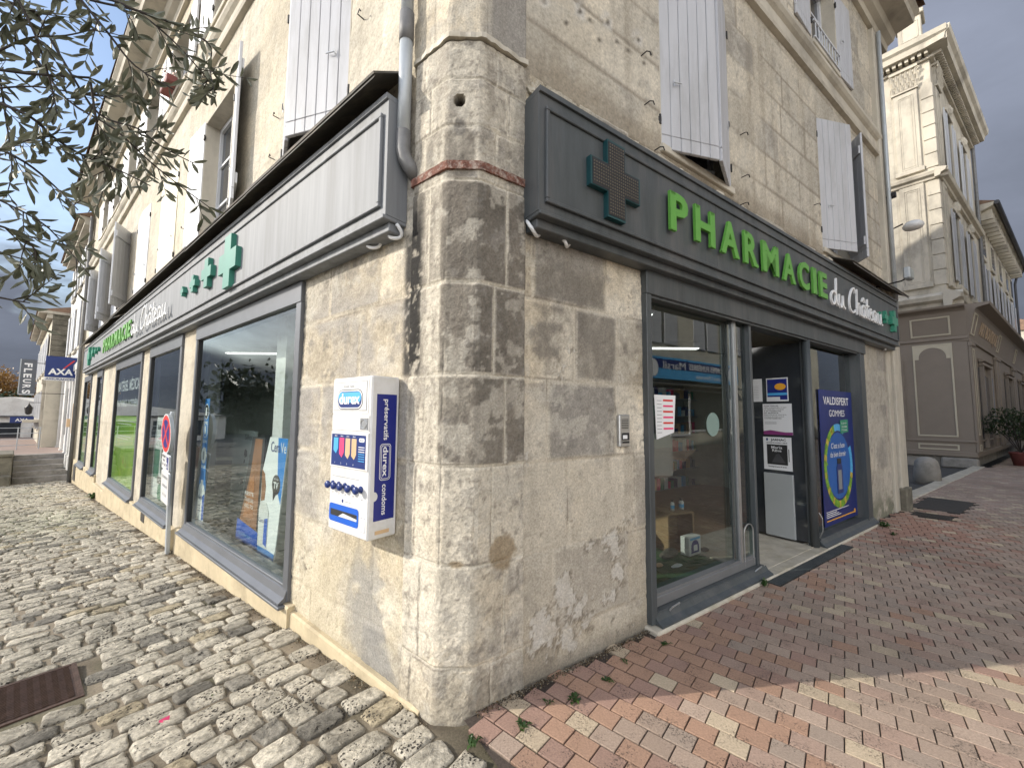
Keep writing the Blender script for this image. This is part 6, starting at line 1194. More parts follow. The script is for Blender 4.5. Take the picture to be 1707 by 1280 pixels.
# steps, terrace, parapet
g = MB()
for k in range(5): g.box(-21.6-k*.0, -19.9-.34*k, -1.28, -.02, -1.4, -.95+.17*(k+1)-.02, b=.012)
single(g, 'stone_steps', M['concrete'], 'short flight of worn grey stone steps at the end of the cobbled street', 'steps', FL, (-20.5, -.65, -.95))
g = MB(); g.box(-44, -21.55, -4.2, 4, -1.6, -.16); structure('terrace', g, pbr('pinkish_terrace_paving', (.27, .20, .17), .9, 0, .15, 2))
bpy.data.objects['terrace'].matrix_world = FL
g = MB(); g.box(-21.5, -19.6, -3.6, -1.30, -1.5, -.05, b=.02); g.box(-21.5, -19.55, -3.65, -1.28, -.04, .06, b=.02); g.box(-19.58, -19.0, -3.4, -1.30, -1.5, -.62, b=.03); single(g, 'parapet_wall', M['moss_stone'], 'low mossy stone parapet left of the steps', 'wall', FL, (-20.5, -2, -1))
rl = thing('metal_railing', 'thin grey metal railing across the terrace behind the steps', 'railing', FL, (-29, -1.2, -.16)); g = MB()
for zz in (.85, .62, .38, .12): g.tube([(-25.2, -.55, zz-.1), (-25.2, -3.6, zz-.1)], .014, 6)
part(g, 'rails', M['pipe'], rl)
for k in range(6): part(MB().tube([(-25.2, -.6-.6*k, -.16), (-25.2, -.6-.6*k, .78)], .018, 6), 'post', M['pipe'], rl)
ax = thing('projecting_sign', 'small purple AXA sign on the balcony house, lower than the others', 'sign', perp(27.5), (-1.1, 0, .95)); g = MB(); g.box(-1.45, -.75, -.03, .03, .92, 1.20, b=.004); part(g, 'panel', M['navy'], ax); g = MB(); text(g, 'AXA', (-1.1, -.034, .99), .13, .4, bold=.03, align='c', ext=.001); part(g, 'lettering', M['letter_white'], ax)
# low white building across the terrace
wb = thing('low_building', 'low white building with dark windows and a shallow gable beyond the terrace', 'building', FW, (-31, 21.5, -.5))
Fw = frame(Vector((-29.5, 24.5, 0)), Vector((.92, .39, 0)), Vector((-.39, .92, 0))); i0 = 0
g = MB(); g.box(-12, 3, 0, 8, -1, 1.1); g.prism([(-12.3, 1.1), (3.3, 1.1), (-1.0, 2.3)], -.1, 8); g.xf(Fw); part(g, 'wall', M['render_white'], wb); g = MB(); g.slab([(-12.4, -.3), (3.4, -.3), (3.4, 8), (-12.4, 8)], 1.1, 1.16); g.xf(Fw); part(g, 'eave', M['zinc_roof'], wb)
for k in range(5): g = MB(); g.box(-10+2.5*k, -8+2.5*k, -.03, .02, -.55, .75); g.xf(Fw); part(g, 'window', M['glass_dark'], wb)

# ================================================================== trees
def leaf_cloud(name, C, mat, parent, seed, n, size, shape):
    """n small leaf faces in clumps; C list of (x,y,z,r)"""
    rng = np.random.RandomState(seed); P = []; 
    w = np.array([c[3]**2 for c in C]); w = w/w.sum(); idx = rng.choice(len(C), n, p=w); cc = np.array(C)[idx]
    d = rng.normal(size=(n, 3)); d /= np.linalg.norm(d, axis=1)[:, None]; r = cc[:, 3]*rng.uniform(.35, 1.08, n)**.5*(1+.25*rng.normal(size=n)*.4)
    p = cc[:, :3]+d*r[:, None]*np.array([1, 1, .85]); a = rng.normal(size=(n, 3)); a /= np.linalg.norm(a, axis=1)[:, None]; b = np.cross(a, rng.normal(size=(n, 3))); b /= np.linalg.norm(b, axis=1)[:, None]
    s = size*rng.uniform(.6, 1.3, n)[:, None]; V = np.stack([p-a*s, p+b*s*shape, p+a*s, p-b*s*shape], 1).reshape(-1, 3)
    if parent is not None: V = V-np.array(BASE[parent.name])
    Q = np.arange(4*n).reshape(n, 4); return np_mesh(name, V, Q, None, None, [mat], parent)
def tree(label, x, y, z, h, r, mat, seed, nl=1500, size=.12, group=None, cat='tree', name='tree', trunk=.22):
    rn = random.Random(seed); t = thing(name, label, cat, FW, (x, y, z), group); g = MB(); top = (x+rn.uniform(-.2, .2)*r, y, z+h*.62)
    g.tube([(x, y, z-.3), (x+rn.uniform(-.1, .1), y, z+h*.2), (x+rn.uniform(-.2, .2), y+.1, z+h*.42), top], [trunk, trunk*.8, trunk*.6, trunk*.25], 9); C = []
    for k in range(11):
        a = rn.uniform(0, 2*math.pi); rr = r*rn.uniform(.15, .72); zz = z+h*rn.uniform(.42, .88); q = (x+rr*math.cos(a), y+rr*math.sin(a), zz); C.append((*q, r*rn.uniform(.28, .46)))
        s = (x, y, z+h*rn.uniform(.25, .45)); g.tube([s, ((s[0]+q[0])/2, (s[1]+q[1])/2, (s[2]+q[2])/2+.1*h*rn.random()), q], [trunk*.35, trunk*.22, trunk*.06], 6)
    part(g, 'trunk', M['bark'], t, True); leaf_cloud('crown', C, M[mat], t, seed, nl, size, .55); return t
for i, (x, y, h, r, m, l) in enumerate(((-58, 43, 8.2, 3.8, 'leaf_autumn', 'rust-orange autumn tree beyond the low white building, farthest left'), (-60, 47.5, 8.0, 3.6, 'leaf_autumn', 'orange-brown autumn tree just right of the farthest left one'), (-50, 40.5, 4.8, 3.2, 'leaf_dark', 'dark green round tree behind the low white building'), (-47, 33, 4.4, 2.6, 'leaf_dark', 'dark green tree at the left frame edge behind the low building'))):
    tree(l, x, y, -1.6, h, r, m, 20+i, 2600, .16, group='trees beyond the terrace')
# olive tree: trunk stands behind and left of the camera, its twigs hang into the view
BR = {'a': [(-1.6, 1.083, 2.766), (-1.409, 1.117, 2.778), (-1.249, 1.132, 2.766), (-1.186, 1.145, 2.747), (-1.132, 1.222, 2.783), (-1.173, 1.365, 2.886), (-1.143, 1.392, 2.865), (-1.176, 1.434, 2.819), (-1.045, 1.301, 2.608)], 'b': [(-1.23, 1.188, 2.794), (-1.178, 1.213, 2.762), (-1.116, 1.233, 2.708), (-1.06, 1.269, 2.645), (-1.142, 1.416, 2.718)], 'c': [(-1.867, 1.29, 2.837), (-1.781, 1.342, 2.822), (-1.61, 1.342, 2.616), (-1.472, 1.383, 2.534), (-1.411, 1.467, 2.464), (-1.346, 1.534, 2.407), (-1.288, 1.613, 2.362)], 'd': [(-1.867, 1.308, 2.618), (-1.734, 1.351, 2.669), (-1.591, 1.4, 2.677), (-1.494, 1.426, 2.699)], 'e': [(-1.514, 1.062, 2.39), (-1.399, 1.084, 2.345), (-1.437, 1.177, 2.349), (-1.394, 1.225, 2.323), (-1.274, 1.226, 2.274), (-1.162, 1.215, 2.218)], 'f': [(-1.72, 1.318, 2.926), (-1.659, 1.373, 2.771), (-1.579, 1.425, 2.625), (-1.437, 1.436, 2.575), (-1.362, 1.46, 2.52), (-1.299, 1.534, 2.503)], 'g': [(-1.624, 1.151, 2.319), (-1.529, 1.182, 2.273), (-1.517, 1.255, 2.239), (-1.38, 1.21, 2.134)], 'h': [(-1.46, 1.016, 2.456), (-1.382, 1.046, 2.549), (-1.335, 1.097, 2.611), (-1.284, 1.13, 2.668)], 'i': [(-1.379, 1.12, 2.812), (-1.265, 1.146, 2.671), (-1.218, 1.191, 2.604), (-1.095, 1.2, 2.531)], 'j': [(-1.705, 1.221, 2.197), (-1.565, 1.254, 2.125), (-1.557, 1.32, 2.084), (-1.438, 1.316, 1.957)], 'k': [(-1.65, 1.195, 2.008), (-1.563, 1.218, 1.979), (-1.48, 1.237, 1.967)], 'l': [(-1.476, 1.08, 1.821), (-1.447, 1.124, 1.817), (-1.41, 1.136, 1.812)], 'm': [(-1.57, 1.116, 2.243), (-1.481, 1.153, 2.325), (-1.421, 1.155, 2.337)], 'n': [(-1.813, 1.244, 2.91), (-1.758, 1.302, 2.862), (-1.718, 1.342, 2.952), (-1.708, 1.419, 2.986)], 'o': [(-1.396, 1.006, 1.992), (-1.391, 1.065, 1.996), (-1.372, 1.107, 1.954), (-1.386, 1.112, 1.867)], 'p': [(-1.839, 1.33, 2.683), (-1.872, 1.383, 2.565), (-1.842, 1.391, 2.386), (-1.875, 1.408, 2.281)], 'q': [(-1.318, 1.155, 2.53), (-1.311, 1.189, 2.359), (-1.369, 1.272, 2.271), (-1.367, 1.251, 2.156)], 'r': [(-1.382, 1.003, 2.656), (-1.335, 1.028, 2.54), (-1.375, 1.105, 2.465), (-1.345, 1.103, 2.37)]}
def olive():
    t = thing('olive_tree', 'olive tree whose thin leafy twigs hang into the upper left of the view', 'tree', FW, (-2.7, -.9, -.1)); rn = random.Random(12); np_r = np.random.RandomState(5)
    g = MB(); g.tube([(-2.7, -.9, -.2), (-2.66, -.86, .5), (-2.75, -.8, 1.1), (-2.62, -.7, 1.6)], [.17, .13, .12, .10], 12); part(g, 'trunk', M['bark'], t, True)
    g = MB(); roots = [(-2.15, .75, 2.75), (-2.2, .7, 2.35), (-2.1, .7, 2.0)]
    for k, r in enumerate(roots): g.tube([(-2.62, -.7, 1.55), (-2.7, -.35, 1.9+.2*(2-k)), (-2.5, .2, r[2]-.05), r], [.07, .05, .035, .018], 8)
    part(g, 'limb', M['bark'], t, True); g = MB(); V = []; Q = []; T = []; nv = 0
    def add_leaf(p, d, L_, w):
        nonlocal nv
        d = d.normalized(); u = d.cross(Vector((rn.uniform(-1, 1), rn.uniform(-1, 1), rn.uniform(.2, 1)))).normalized(); n = d.cross(u)*.12*L_
        for f, ww, c in ((0, 0.05, 0), (.28, .8, .3), (.6, 1.0, .6), (.85, .55, .3)):
            c0 = p+d*L_*f; V.extend([tuple(c0+u*w*ww+n*c), tuple(c0-n*.4*c), tuple(c0-u*w*ww+n*c)])
        V.append(tuple(p+d*L_))
        for i in range(3):
            for j in range(2): Q.append((nv+i*3+j, nv+i*3+j+1, nv+i*3+j+4, nv+i*3+j+3))
        T.extend([(nv+9, nv+10, nv+12), (nv+10, nv+11, nv+12)]); nv += 13
    def leafy(P, r0, r1, dens, skip=0.):
        L_ = [(b-a).length for a, b in zip(P[:-1], P[1:])]; tot = sum(L_); s = tot*skip+rn.uniform(0, .015); k = 0
        while s < tot:
            a = s; i = 0
            while i < len(L_)-1 and a > L_[i]: a -= L_[i]; i += 1
            p = P[i].lerp(P[i+1], min(1, a/max(L_[i], 1e-6))); d = (P[i+1]-P[i]).normalized(); side = d.cross(Vector((rn.uniform(-.4, .4), -1, rn.uniform(-.4, .4)))).normalized()
            for sg in (-1, 1):
                if rn.random() < .86: dd = d*rn.uniform(.5, 1.1)+side*sg*rn.uniform(.5, 1.0)+Vector((rn.uniform(-.35, .35), rn.uniform(-.5, .5), rn.uniform(-.35, .35))); add_leaf(p, dd, rn.uniform(.036, .066), rn.uniform(.0055, .0088))
            s += dens*rn.uniform(.6, 1.5); k += 1
    for key, pts in BR.items():
        P = [Vector(p) for p in pts]; P = [Vector(q) for q in smooth_pts3([tuple(p) for p in P], 4)]; n = len(P); big = key in 'acefgi'
        g.tube(P, [(.0042 if big else .0028)*(1-.75*i/n)+.0006 for i in range(n)], 6); r = min(roots, key=lambda q: abs(q[2]-P[0].z)); A0 = Vector(r); dv = P[0]-A0; mid = [A0.lerp(P[0], f)+Vector((rn.uniform(-.05, .05), rn.uniform(-.06, .06), rn.uniform(-.02, .09)))*(4*f*(1-f)) for f in (.2, .4, .6, .8)]; cv = [Vector(q) for q in smooth_pts3([tuple(A0)]+[tuple(q) for q in mid]+[tuple(P[0])], 4)]; nn_ = len(cv); g.tube(cv, [.0065+((.0042 if big else .0028)-.0065)*i/nn_ for i in range(nn_)], 6); leafy(cv[nn_//3:], 0, 0, .035)
        leafy(P, 0, 0, .034, .12 if big else .0)
        for k in range(int(2+n*.2)):
            i = rn.randrange(1, n-1); d = (P[i+1]-P[i]).normalized(); side = d.cross(Vector((0, 1, 0))).normalized()*rn.choice((-1, 1)); L_ = rn.uniform(.06, .15); q0 = P[i]; dd = (d*.8+side*rn.uniform(.4, .9)+Vector((0, rn.uniform(-.4, .4), 0))).normalized()
            q1 = q0+dd*L_*.5; q2 = q1+(dd+Vector((rn.uniform(-.2, .2), 0, rn.uniform(-.35, .1)))).normalized()*L_*.5; g.tube([q0, q1, q2], [.0018, .0013, .0006], 5); leafy([q0, q1, q2], 0, 0, .022, .15)
    part(g, 'twigs', M['twig'], t, True)
    b = np.array(BASE[t.name]); np_mesh('leaves', np.array(V)-b, np.array(Q), None, np.array(T), [M['olive_leaf']], t)
def smooth_pts3(p, n=4):
    out = []
    for i in range(len(p)-1):
        p0 = p[max(i-1, 0)]; p1 = p[i]; p2 = p[i+1]; p3 = p[min(i+2, len(p)-1)]
        for k in range(n): t = k/n; out.append(tuple(.5*((2*b)+(-a+c)*t+(2*a-5*b+4*c-d)*t*t+(-a+3*b-3*c+d)*t**3) for a, b, c, d in zip(p0, p1, p2, p3)))
    out.append(p[-1]); return out
olive()

# ================================================================== corner shop across the side street (F1 = side towards the sun, F2 = street side)
cs = thing('corner_shop', 'taupe panelled shopfront with pale mouldings under a tall ornate cream stone tower', 'shop building', FW, (14.3, 12.3, 0))
def cpart(g, name, mat, F, parent=None, smooth=False): g.xf(F); return part(g, name, mat, parent or cs, smooth)
# --- wooden shopfront
g = MB(); g.box(-4.6, 0, .0, .5, .27, 3.98); g.box(-4.6, .02, -.05, .4, .27, .42, b=.01); g.box(-4.6, .02, -.04, .4, .72, .78, b=.01); g.box(-4.6, .03, -.05, .4, 3.98, 4.06, b=.01)
g.profx([(.0, 4.06), (-.02, 4.06), (-.16, 4.86), (-.22, 4.92), (-.36, 4.98), (-.38, 5.04), (.4, 5.06)], -4.6, .0)
cpart(g, 'shopfront', M['taupe'], F1)
g = MB(); g.box(0, 17.6, .0, .5, .27, 3.98); g.box(-.02, 17.6, -.05, .4, .27, .42, b=.01); g.box(-.02, 17.6, -.04, .4, .72, .78, b=.01); g.box(-.03, 17.6, -.06, .4, 3.90, 4.0, b=.01)
g.profx([(.0, 4.0), (-.03, 4.0), (-.20, 4.86), (-.24, 4.92), (-.50, 4.98), (-.52, 5.06), (.4, 5.065)], .0, 17.6)
for x in (.0, 5.6, 6.3, 11.5, 12.2, 17.0): g.box(x, x+.5, -.08, 0, .42, 3.9, b=.015); g.box(x-.03, x+.53, -.11, 0, 3.74, 3.84, b=.01)
for x in (1.0, 8.0, 13.6):
    g.box(x+.85, x+2.9, -.13, 0, 3.25, 3.35, b=.01); g.profx([(-.02, 3.35), (-.16, 3.40), (-.10, 3.46), (-.02, 3.50)], x+.75, x+3.0); g.box(x+.9, x+1.1, -.10, 0, .5, 3.25); g.box(x+2.6, x+2.8, -.10, 0, .5, 3.25)
cpart(g, 'shopfront', M['taupe'], F2)
def frame_mould(g, x0, x1, z0, z1, y, w=.035, d=.02):
    g.box(x0, x1, y-d, y, z0, z0+w, b=.004); g.box(x0, x1, y-d, y, z1-w, z1, b=.004); g.box(x0, x0+w, y-d, y, z0+w, z1-w, b=.004); g.box(x1-w, x1, y-d, y, z0+w, z1-w, b=.004)
g = MB(); frame_mould(g, -1.23, -.33, .88, 3.88, -.001, .045); frame_mould(g, -1.24, -.33, .46, .64, -.001, .04)
# pale spandrels left and right of the arched head
for sg in (-1, 1):
    cx = -.78; xo = cx+sg*.41; P = [(xo, 3.84), (xo, 3.40), (cx+sg*.31, 3.40)]+[(cx+sg*.31*math.cos(a), 3.46+.31*math.sin(a)) for a in np.linspace(.1, math.pi/2, 8)]+[(cx, 3.84)]
    g.prism(P, -.001, -.012)
cpart(g, 'panel_moulding', M['taupe_light'], F1)
g = MB(); i0 = len(g.v); frame_mould(g, -1.24, -.33, 4.14, 4.74, -.001, .045)
for i in range(i0, len(g.v)): v = g.v[i]; g.v[i] = (v[0], v[1]-.02-(v[2]-4.06)*.175, v[2])
cpart(g, 'panel_moulding', M['taupe_light'], F1)
g = MB(); frame_mould(g, .07, .43, .95, 3.66, -.081, .04, .012); frame_mould(g, .07, .43, .46, .66, -.081, .03, .012); i0 = len(g.v); frame_mould(g, .12, .75, 4.12, 4.78, 0, .045); frame_mould(g, 6.0, 6.6, 4.12, 4.78, 0, .045); frame_mould(g, 11.9, 12.5, 4.12, 4.78, 0, .045)
for i in range(i0, len(g.v)): v = g.v[i]; g.v[i] = (v[0], v[1]-.03-(v[2]-4.0)*.197, v[2])
cpart(g, 'panel_moulding', M['taupe_light'], F2)
g = MB(); Lg = F2 @ Matrix.Translation((0, -.03, 4.0)) @ Matrix.Rotation(math.atan(.197), 4, 'X'); text(g, 'ART BOUTIQUE', (1.5, -.012, .28), .42, 4.2, bold=.02, ext=.005); cpart(g, 'gold_lettering', pbr('worn_gold_letters', (.50, .36, .22), .4, .2, .25, 8), Lg)
for x in (1.0, 8.0, 13.6):
    g = MB(); g.box(x+.65, x+.88, -.02, .01, .5, 3.2); g.box(x+1.12, x+2.58, -.03, .01, .5, 2.95); g.box(x+2.95, x+3.9, -.02, .01, .9, 3.0); cpart(g, 'window', M['glass_dark'], F2)
g = MB(); g.box(-4.4, -1.52, -.02, .01, .80, 3.35); cpart(g, 'window', M['glass_dark'], F1); g = MB(); g.box(-4.5, -1.50, -.06, .0, 3.35, 3.45); g.box(-1.56, -1.48, -.05, 0, .78, 3.40); frame_mould(g, -4.3, -1.6, .46, .64, -.001, .04); cpart(g, 'window_frame', M['taupe'], F1)
g = MB(); g.box(-4.6, -.15, .12, .5, -.4, .27); g.box(-1.6, -.9, .02, .2, -.3, .22, b=.03); g.box(-.75, .05, -.06, .3, -.1, .24, b=.05); cpart(g, 'stone_base', M['concrete'], F1); g = MB(); g.box(.0, 17.6, .12, .5, -.1, .27); cpart(g, 'stone_base', M['concrete'], F2)
# --- tower, set back .4 m from the shopfront
_c = Vector((F1[0][0], F1[1][0])); 
def isect():
    a = F1 @ Vector((0, .4, 0)); b = F2 @ Vector((0, .4, 0)); u = Vector((F1[0][0], F1[1][0], 0)); v = Vector((F2[0][0], F2[1][0], 0)); d = b-a; det = u.x*(-v.y)-u.y*(-v.x); t = (d.x*(-v.y)-d.y*(-v.x))/det; return a+u*t
TC = isect(); T1 = frame(TC, -d1, -n1); T2 = frame(TC, dR, -nR)
def tower_grid():
    for F, x0, x1, nm in ((T1, -6, 0, 1), (T2, 0, 8.4, 2)):
        pass
g = MB(); q = [(0, 0), (-6, 0)]; B1 = T1 @ Vector((-6, 0, 0)); B2 = T2 @ Vector((8.3, 0, 0)); B3 = B1+(B2-TC); g.slab([(TC.x, TC.y), (B2.x, B2.y), (B3.x, B3.y), (B1.x, B1.y)], 4.9, 14.4); part(g, 'tower_wall', M['stone_far'], cs)
def tower_side(F, sg, xe, far=False):
    """quoins, panelled pilasters with leafy capitals, string courses; sg -1: wall runs to negative x"""
    g = MB(); rn = random.Random(4)
    def X(a): return sg*a
    for lv, (z0, z1) in enumerate(((5.9, 9.55), (10.0, 13.0))):
        n = int((z1-z0)/.50)
        for k in range(n): zz = z0+(z1-z0)*k/n; g.box(X(-.035), X(.27), -.035, .05, zz+.012, zz+(z1-z0)/n-.012, b=.012)
        for k in range(n):
            zz = z0+(z1-z0)*k/n
            for a in range(3): g.box(X(1.02+a*1.15), X(2.15+a*1.15), -.006, .05, zz+.008, zz+(z1-z0)/n-.008, b=.006) if sg < 0 else None
        g.box(X(.34), X(.95), -.07, .05, z0, z1, b=.01); i = len(g.v)
        x0, x1 = sorted((X(.34), X(.95))); frame_mould(g, x0+.10, x1-.10, z0+.15, z1-.15, -.07, .03, .018); frame_mould(g, x0+.16, x1-.16, z0+.22, z1-.22, -.07, .02, .012)
        g.box(X(.28), X(1.01), -.10, .05, z0-.02, z0+.14, b=.01)
    cpart(g, 'pilaster', M['stone_far'], F)
    g = MB(); x0, x1 = sorted((X(.30), X(.99))); rn = random.Random(8)
    g.box(x0+.06, x1-.06, -.09, .02, 13.0, 13.75); g.box(x0-.02, x1+.02, -.17, .02, 13.75, 13.85, b=.01); g.box(x0, x1, -.13, .02, 13.0, 13.06, b=.01)
    for r in range(3):
        for k in range(6):
            a = x0+.04+(x1-x0-.08)*k/5+(.05 if r % 2 else 0); zz = 13.08+r*.21; w = .055
            g.add([(a-w, -.10, zz), (a+w, -.10, zz), (a+w*.8, -.16, zz+.16), (a-w*.8, -.16, zz+.16), (a, -.21, zz+.20), (a, -.12, zz)], [(0, 5, 4, 3), (5, 1, 2, 4), (0, 3, 4), (1, 4, 2)])
    for e in (x0-.01, x1+.01): g.tube([(e+.06*math.cos(t)*(1-t/9), -.15, 13.66+.06*math.sin(t)*(1-t/9)) for t in np.linspace(0, 7, 14)], .018, 5)
    cpart(g, 'capital', M['stone_far'], F)
    def course(z, prof): cpart(MB().profx([(y_, z+dz+(.003 if sg > 0 else 0)) for y_, dz in prof], *sorted((X(-max(-y_ for y_, _ in prof)), xe))), 'string_course', M['stone_far'], F)
    course(9.55, [(.05, 0), (-.08, .02), (-.10, .10), (-.20, .14), (-.24, .24), (-.06, .32), (.05, .34)]); course(5.05, [(.05, 0), (-.14, .02), (-.16, .22), (-.32, .30), (-.36, .44), (-.10, .58), (.05, .62)]); course(13.85, [(.05, 0), (-.10, 0), (-.12, .06), (.05, .08)])
    g = MB(); a, b = sorted((X(-.45), xe)); g.profx([(.05, 14.05), (-.42, 14.07), (-.46, 14.25), (-.55, 14.32), (-.58, 14.48), (.05, 14.55)], a, b)
    n = int(abs(xe)/.16)
    for k in range(n): x = X(.05+.16*k); g.box(x-.045, x+.045, -.30, 0, 13.94, 14.06)
    cpart(g, 'cornice', M['stone_far'], F)
tower_side(T1, -1, -6); tower_side(T2, 1, 8.3)
g = MB(); P = [(TC.x, TC.y), (B2.x, B2.y), (B3.x, B3.y), (B1.x, B1.y)]; cc = ((TC.x+B3.x)/2, (TC.y+B3.y)/2); g.add([(p[0]+(p[0]-cc[0])*.07, p[1]+(p[1]-cc[1])*.07, 14.56) for p in P]+[(cc[0], cc[1], 15.4)], [(0, 1, 4), (1, 2, 4), (2, 3, 4), (3, 0, 4), (0, 3, 2, 1)]); part(g, 'roof', M['zinc_roof'], cs)
g = MB(); g.box(-.72, -.12, -.05, .55, 14.5, 15.65, b=.02); g.box(-.80, -.04, -.13, .63, 15.65, 15.80, b=.02); g.box(-.76, -.08, -.09, .59, 14.5, 14.72, b=.02); frame_mould(g, -.64, -.20, 14.85, 15.5, -.05, .03); g.lathe([(.20, 15.80), (.24, 15.9), (.36, 16.15), (.38, 16.45), (.25, 16.6), (.30, 16.7), (.10, 16.8), (.05, 17.1)], (-.42, .25, 0), 14); cpart(g, 'roof_urn', M['stone_far'], T1)
for (x, z0, z1) in ((1.95, 10.2, 12.7), (5.0, 10.2, 12.7), (1.95, 6.3, 8.9), (5.0, 6.3, 8.9)):
    g = MB(); g.box(x-.14, x, -.06, .02, z0-.1, z1+.1); g.box(x+1.0, x+1.14, -.06, .02, z0-.1, z1+.1); g.box(x-.14, x+1.14, -.10, .02, z1+.1, z1+.26, b=.01); g.box(x-.2, x+1.2, -.14, .02, z0-.24, z0-.1, b=.01); g.lathe([(.03, z1+.1), (.12, z1+.2), (.14, z1+.35), (.07, z1+.55)], (x+.5, -.06, 0), 8); w = cpart(g, 'window', M['stone_far'], T2)
    g = MB(); g.box(x, x+1, -.02, -.01, z0-.1, z1+.1); cpart(g, 'pane', M['glass_dark'], T2, w)
    for a in (x-.56, x+1.02):
        g = MB(); g.box(a, a+.05, -.10, -.06, z0, z1); g.box(a+.49, a+.54, -.10, -.06, z0, z1); [g.box(a+.05, a+.49, -.095, -.07, z0+.02+.09*k, z0+.085+.09*k) for k in range(int((z1-z0)/.09))]; cpart(g, 'shutter', M['shutter'] if z0 < 8 else M['shutter_white'], T2)
g = MB(); g.tube([(8.2, -.08, 14.5), (8.2, -.08, 5.2)], .06, 8); cpart(g, 'downpipe', M['pipe_dark'], T2)
# second and third houses along that street
h2 = thing('street_house', 'cream three-storey house with grey shutters, beyond the ornate tower', 'house', FW, tuple(T2 @ Vector((15, 0, 0))))
def hp(g, nm, mat, p=None): g.xf(T2); return part(g, nm, mat, p or h2)
g = MB(); g.box(8.4, 22.6, .02, 7, 4.9, 10.9); hp(g, 'wall', M['render_cream']); g = MB(); g.profx([(.1, 10.7), (-.10, 10.72), (-.14, 10.9), (-.5, 11.05), (-.55, 11.2), (.1, 11.22)], 8.4, 22.7); [g.box(8.7+.7*k, 8.85+.7*k, -.45, 0, 10.55, 11.0) for k in range(20)]; hp(g, 'cornice', M['stone_far']); g = MB(); g.tube([(8.4, -.62, 11.15), (22.8, -.62, 11.15)], .09, 8); g.tube([(22.4, -.6, 11.1), (22.4, -.2, 10.6), (22.4, -.12, 10.2), (22.4, -.12, 5.2)], .06, 8); hp(g, 'gutter', M['zinc_roof']); g = MB(); g.profx([(-.6, 11.22), (7, 11.22), (3.2, 13)], 8.4, 22.7); hp(g, 'roof', M['tile_roof'])
for x in (9.6, 12.6, 15.6, 18.6, 21.0):
    for z0, z1 in ((6.3, 8.5), (9.1, 10.2)):
        g = MB(); g.box(x-.62, x+.62, -.05, .03, z0-.18, z1+.15); w = hp(g, 'window', M['stone_far']); g = MB(); g.box(x-.45, x+.45, -.06, -.05, z0, z1); hp(g, 'pane', M['glass_dark'], w)
        if z0 < 8:
            for a in (x-.98, x+.50): g = MB(); g.box(a, a+.48, -.10, -.07, z0-.02, z1+.02, b=.005); hp(g, 'shutter', M['shutter'])
h3 = thing('far_house', 'small sunlit pale stone house at the far right end of the street', 'house', FW, tuple(T2 @ Vector((40, 0, 0)))); g = MB(); g.box(36, 50, -1.6, 6, -.2, 9.0); g.xf(T2); part(g, 'wall', M['stone_far'], h3); g = MB(); g.profx([(-2.0, 9.0), (6.3, 9.0), (2.2, 10.6)], 35.8, 50); g.xf(T2); part(g, 'roof', M['tile_roof'], h3); g = MB(); g.box(35.96, 36.02, .2, 1.2, 3.5, 5.4); g.xf(T2); part(g, 'window', M['glass_dark'], h3)
h4 = thing('low_street_house', 'dark low shop house between the taupe shopfront and the far sunlit house', 'house', FW, tuple(F2 @ Vector((24, 0, 0)))); g = MB(); g.box(17.7, 35, .1, 6, -.2, 5.0); g.xf(F2); part(g, 'wall', M['render_cream'], h4); g = MB(); g.box(17.7, 35, -.5, .2, 4.6, 4.75); g.xf(F2); part(g, 'canopy', M['zinc_roof'], h4); g = MB(); [g.box(18.2+3*k, 20.4+3*k, .08, .11, .3, 3.4) for k in range(5)]; g.xf(F2); part(g, 'window', M['glass_dark'], h4)
# potted plants in front of the taupe shop
def pot_plant(x, y, r, h, seed, label, m='leaf_dark'):
    t = thing('potted_plant', label, 'potted plant', F2, (x, y, 0), group='potted plants by the taupe shopfront'); g = MB(); g.lathe([(.17, 0), (.24, .36), (.26, .38), (.26, .42), (.22, .42), (.20, .36)], (x, y, 0), 16); part(g, 'pot', M['terracotta'], t, True); rn = random.Random(seed); g = MB(); C = []
    for k in range(9): a = rn.uniform(0, 6.28); rr = r*rn.uniform(.2, .8); q = (x+rr*math.cos(a), y+rr*math.sin(a), .4+h*rn.uniform(.35, .95)); g.tube([(x, y, .38), ((x+q[0])/2, (y+q[1])/2, .4+(q[2]-.4)*.6), q], .012, 5); C.append((*q, r*.42))
    part(g, 'stem', M['twig'], t); leaf_cloud('foliage', C, M[m], t, seed, 1100, .055, .4)
pot_plant(1.6, -.75, .75, 1.35, 3, 'large bushy green plant in a dark red pot at the corner of the taupe shopfront'); pot_plant(3.6, -1.0, .6, 1.0, 4, 'second bushy potted plant, just behind the large one', 'leaf'); pot_plant(6.2, -1.1, .6, 1.2, 6, 'third potted plant, farther along the taupe shopfront')
g = MB(); g.box(7.0, 12.0, -2.2, -1.5, 0, .5, b=.02); hg = thing('hedge_planter', 'dark planter with a bright green clipped hedge near the right frame edge', 'planter', F2, (9, -1.8, 0)); part(g, 'trough', M['anth'], hg); leaf_cloud('hedge', [(7.3+.45*k, -1.85, 2.25, .42) for k in range(10)], M['leaf'], hg, 8, 3500, .05, .5); part(MB().box(7.2, 11.8, -2.0, -1.7, .5, 1.9), 'screen', M['black'], hg)
rock(2.6, -1.0, 0, .14, M['beige'], 'pale round stone beside the dark red pot', 'round_stone', 'stone', F2, 9, (1, 1, 1))

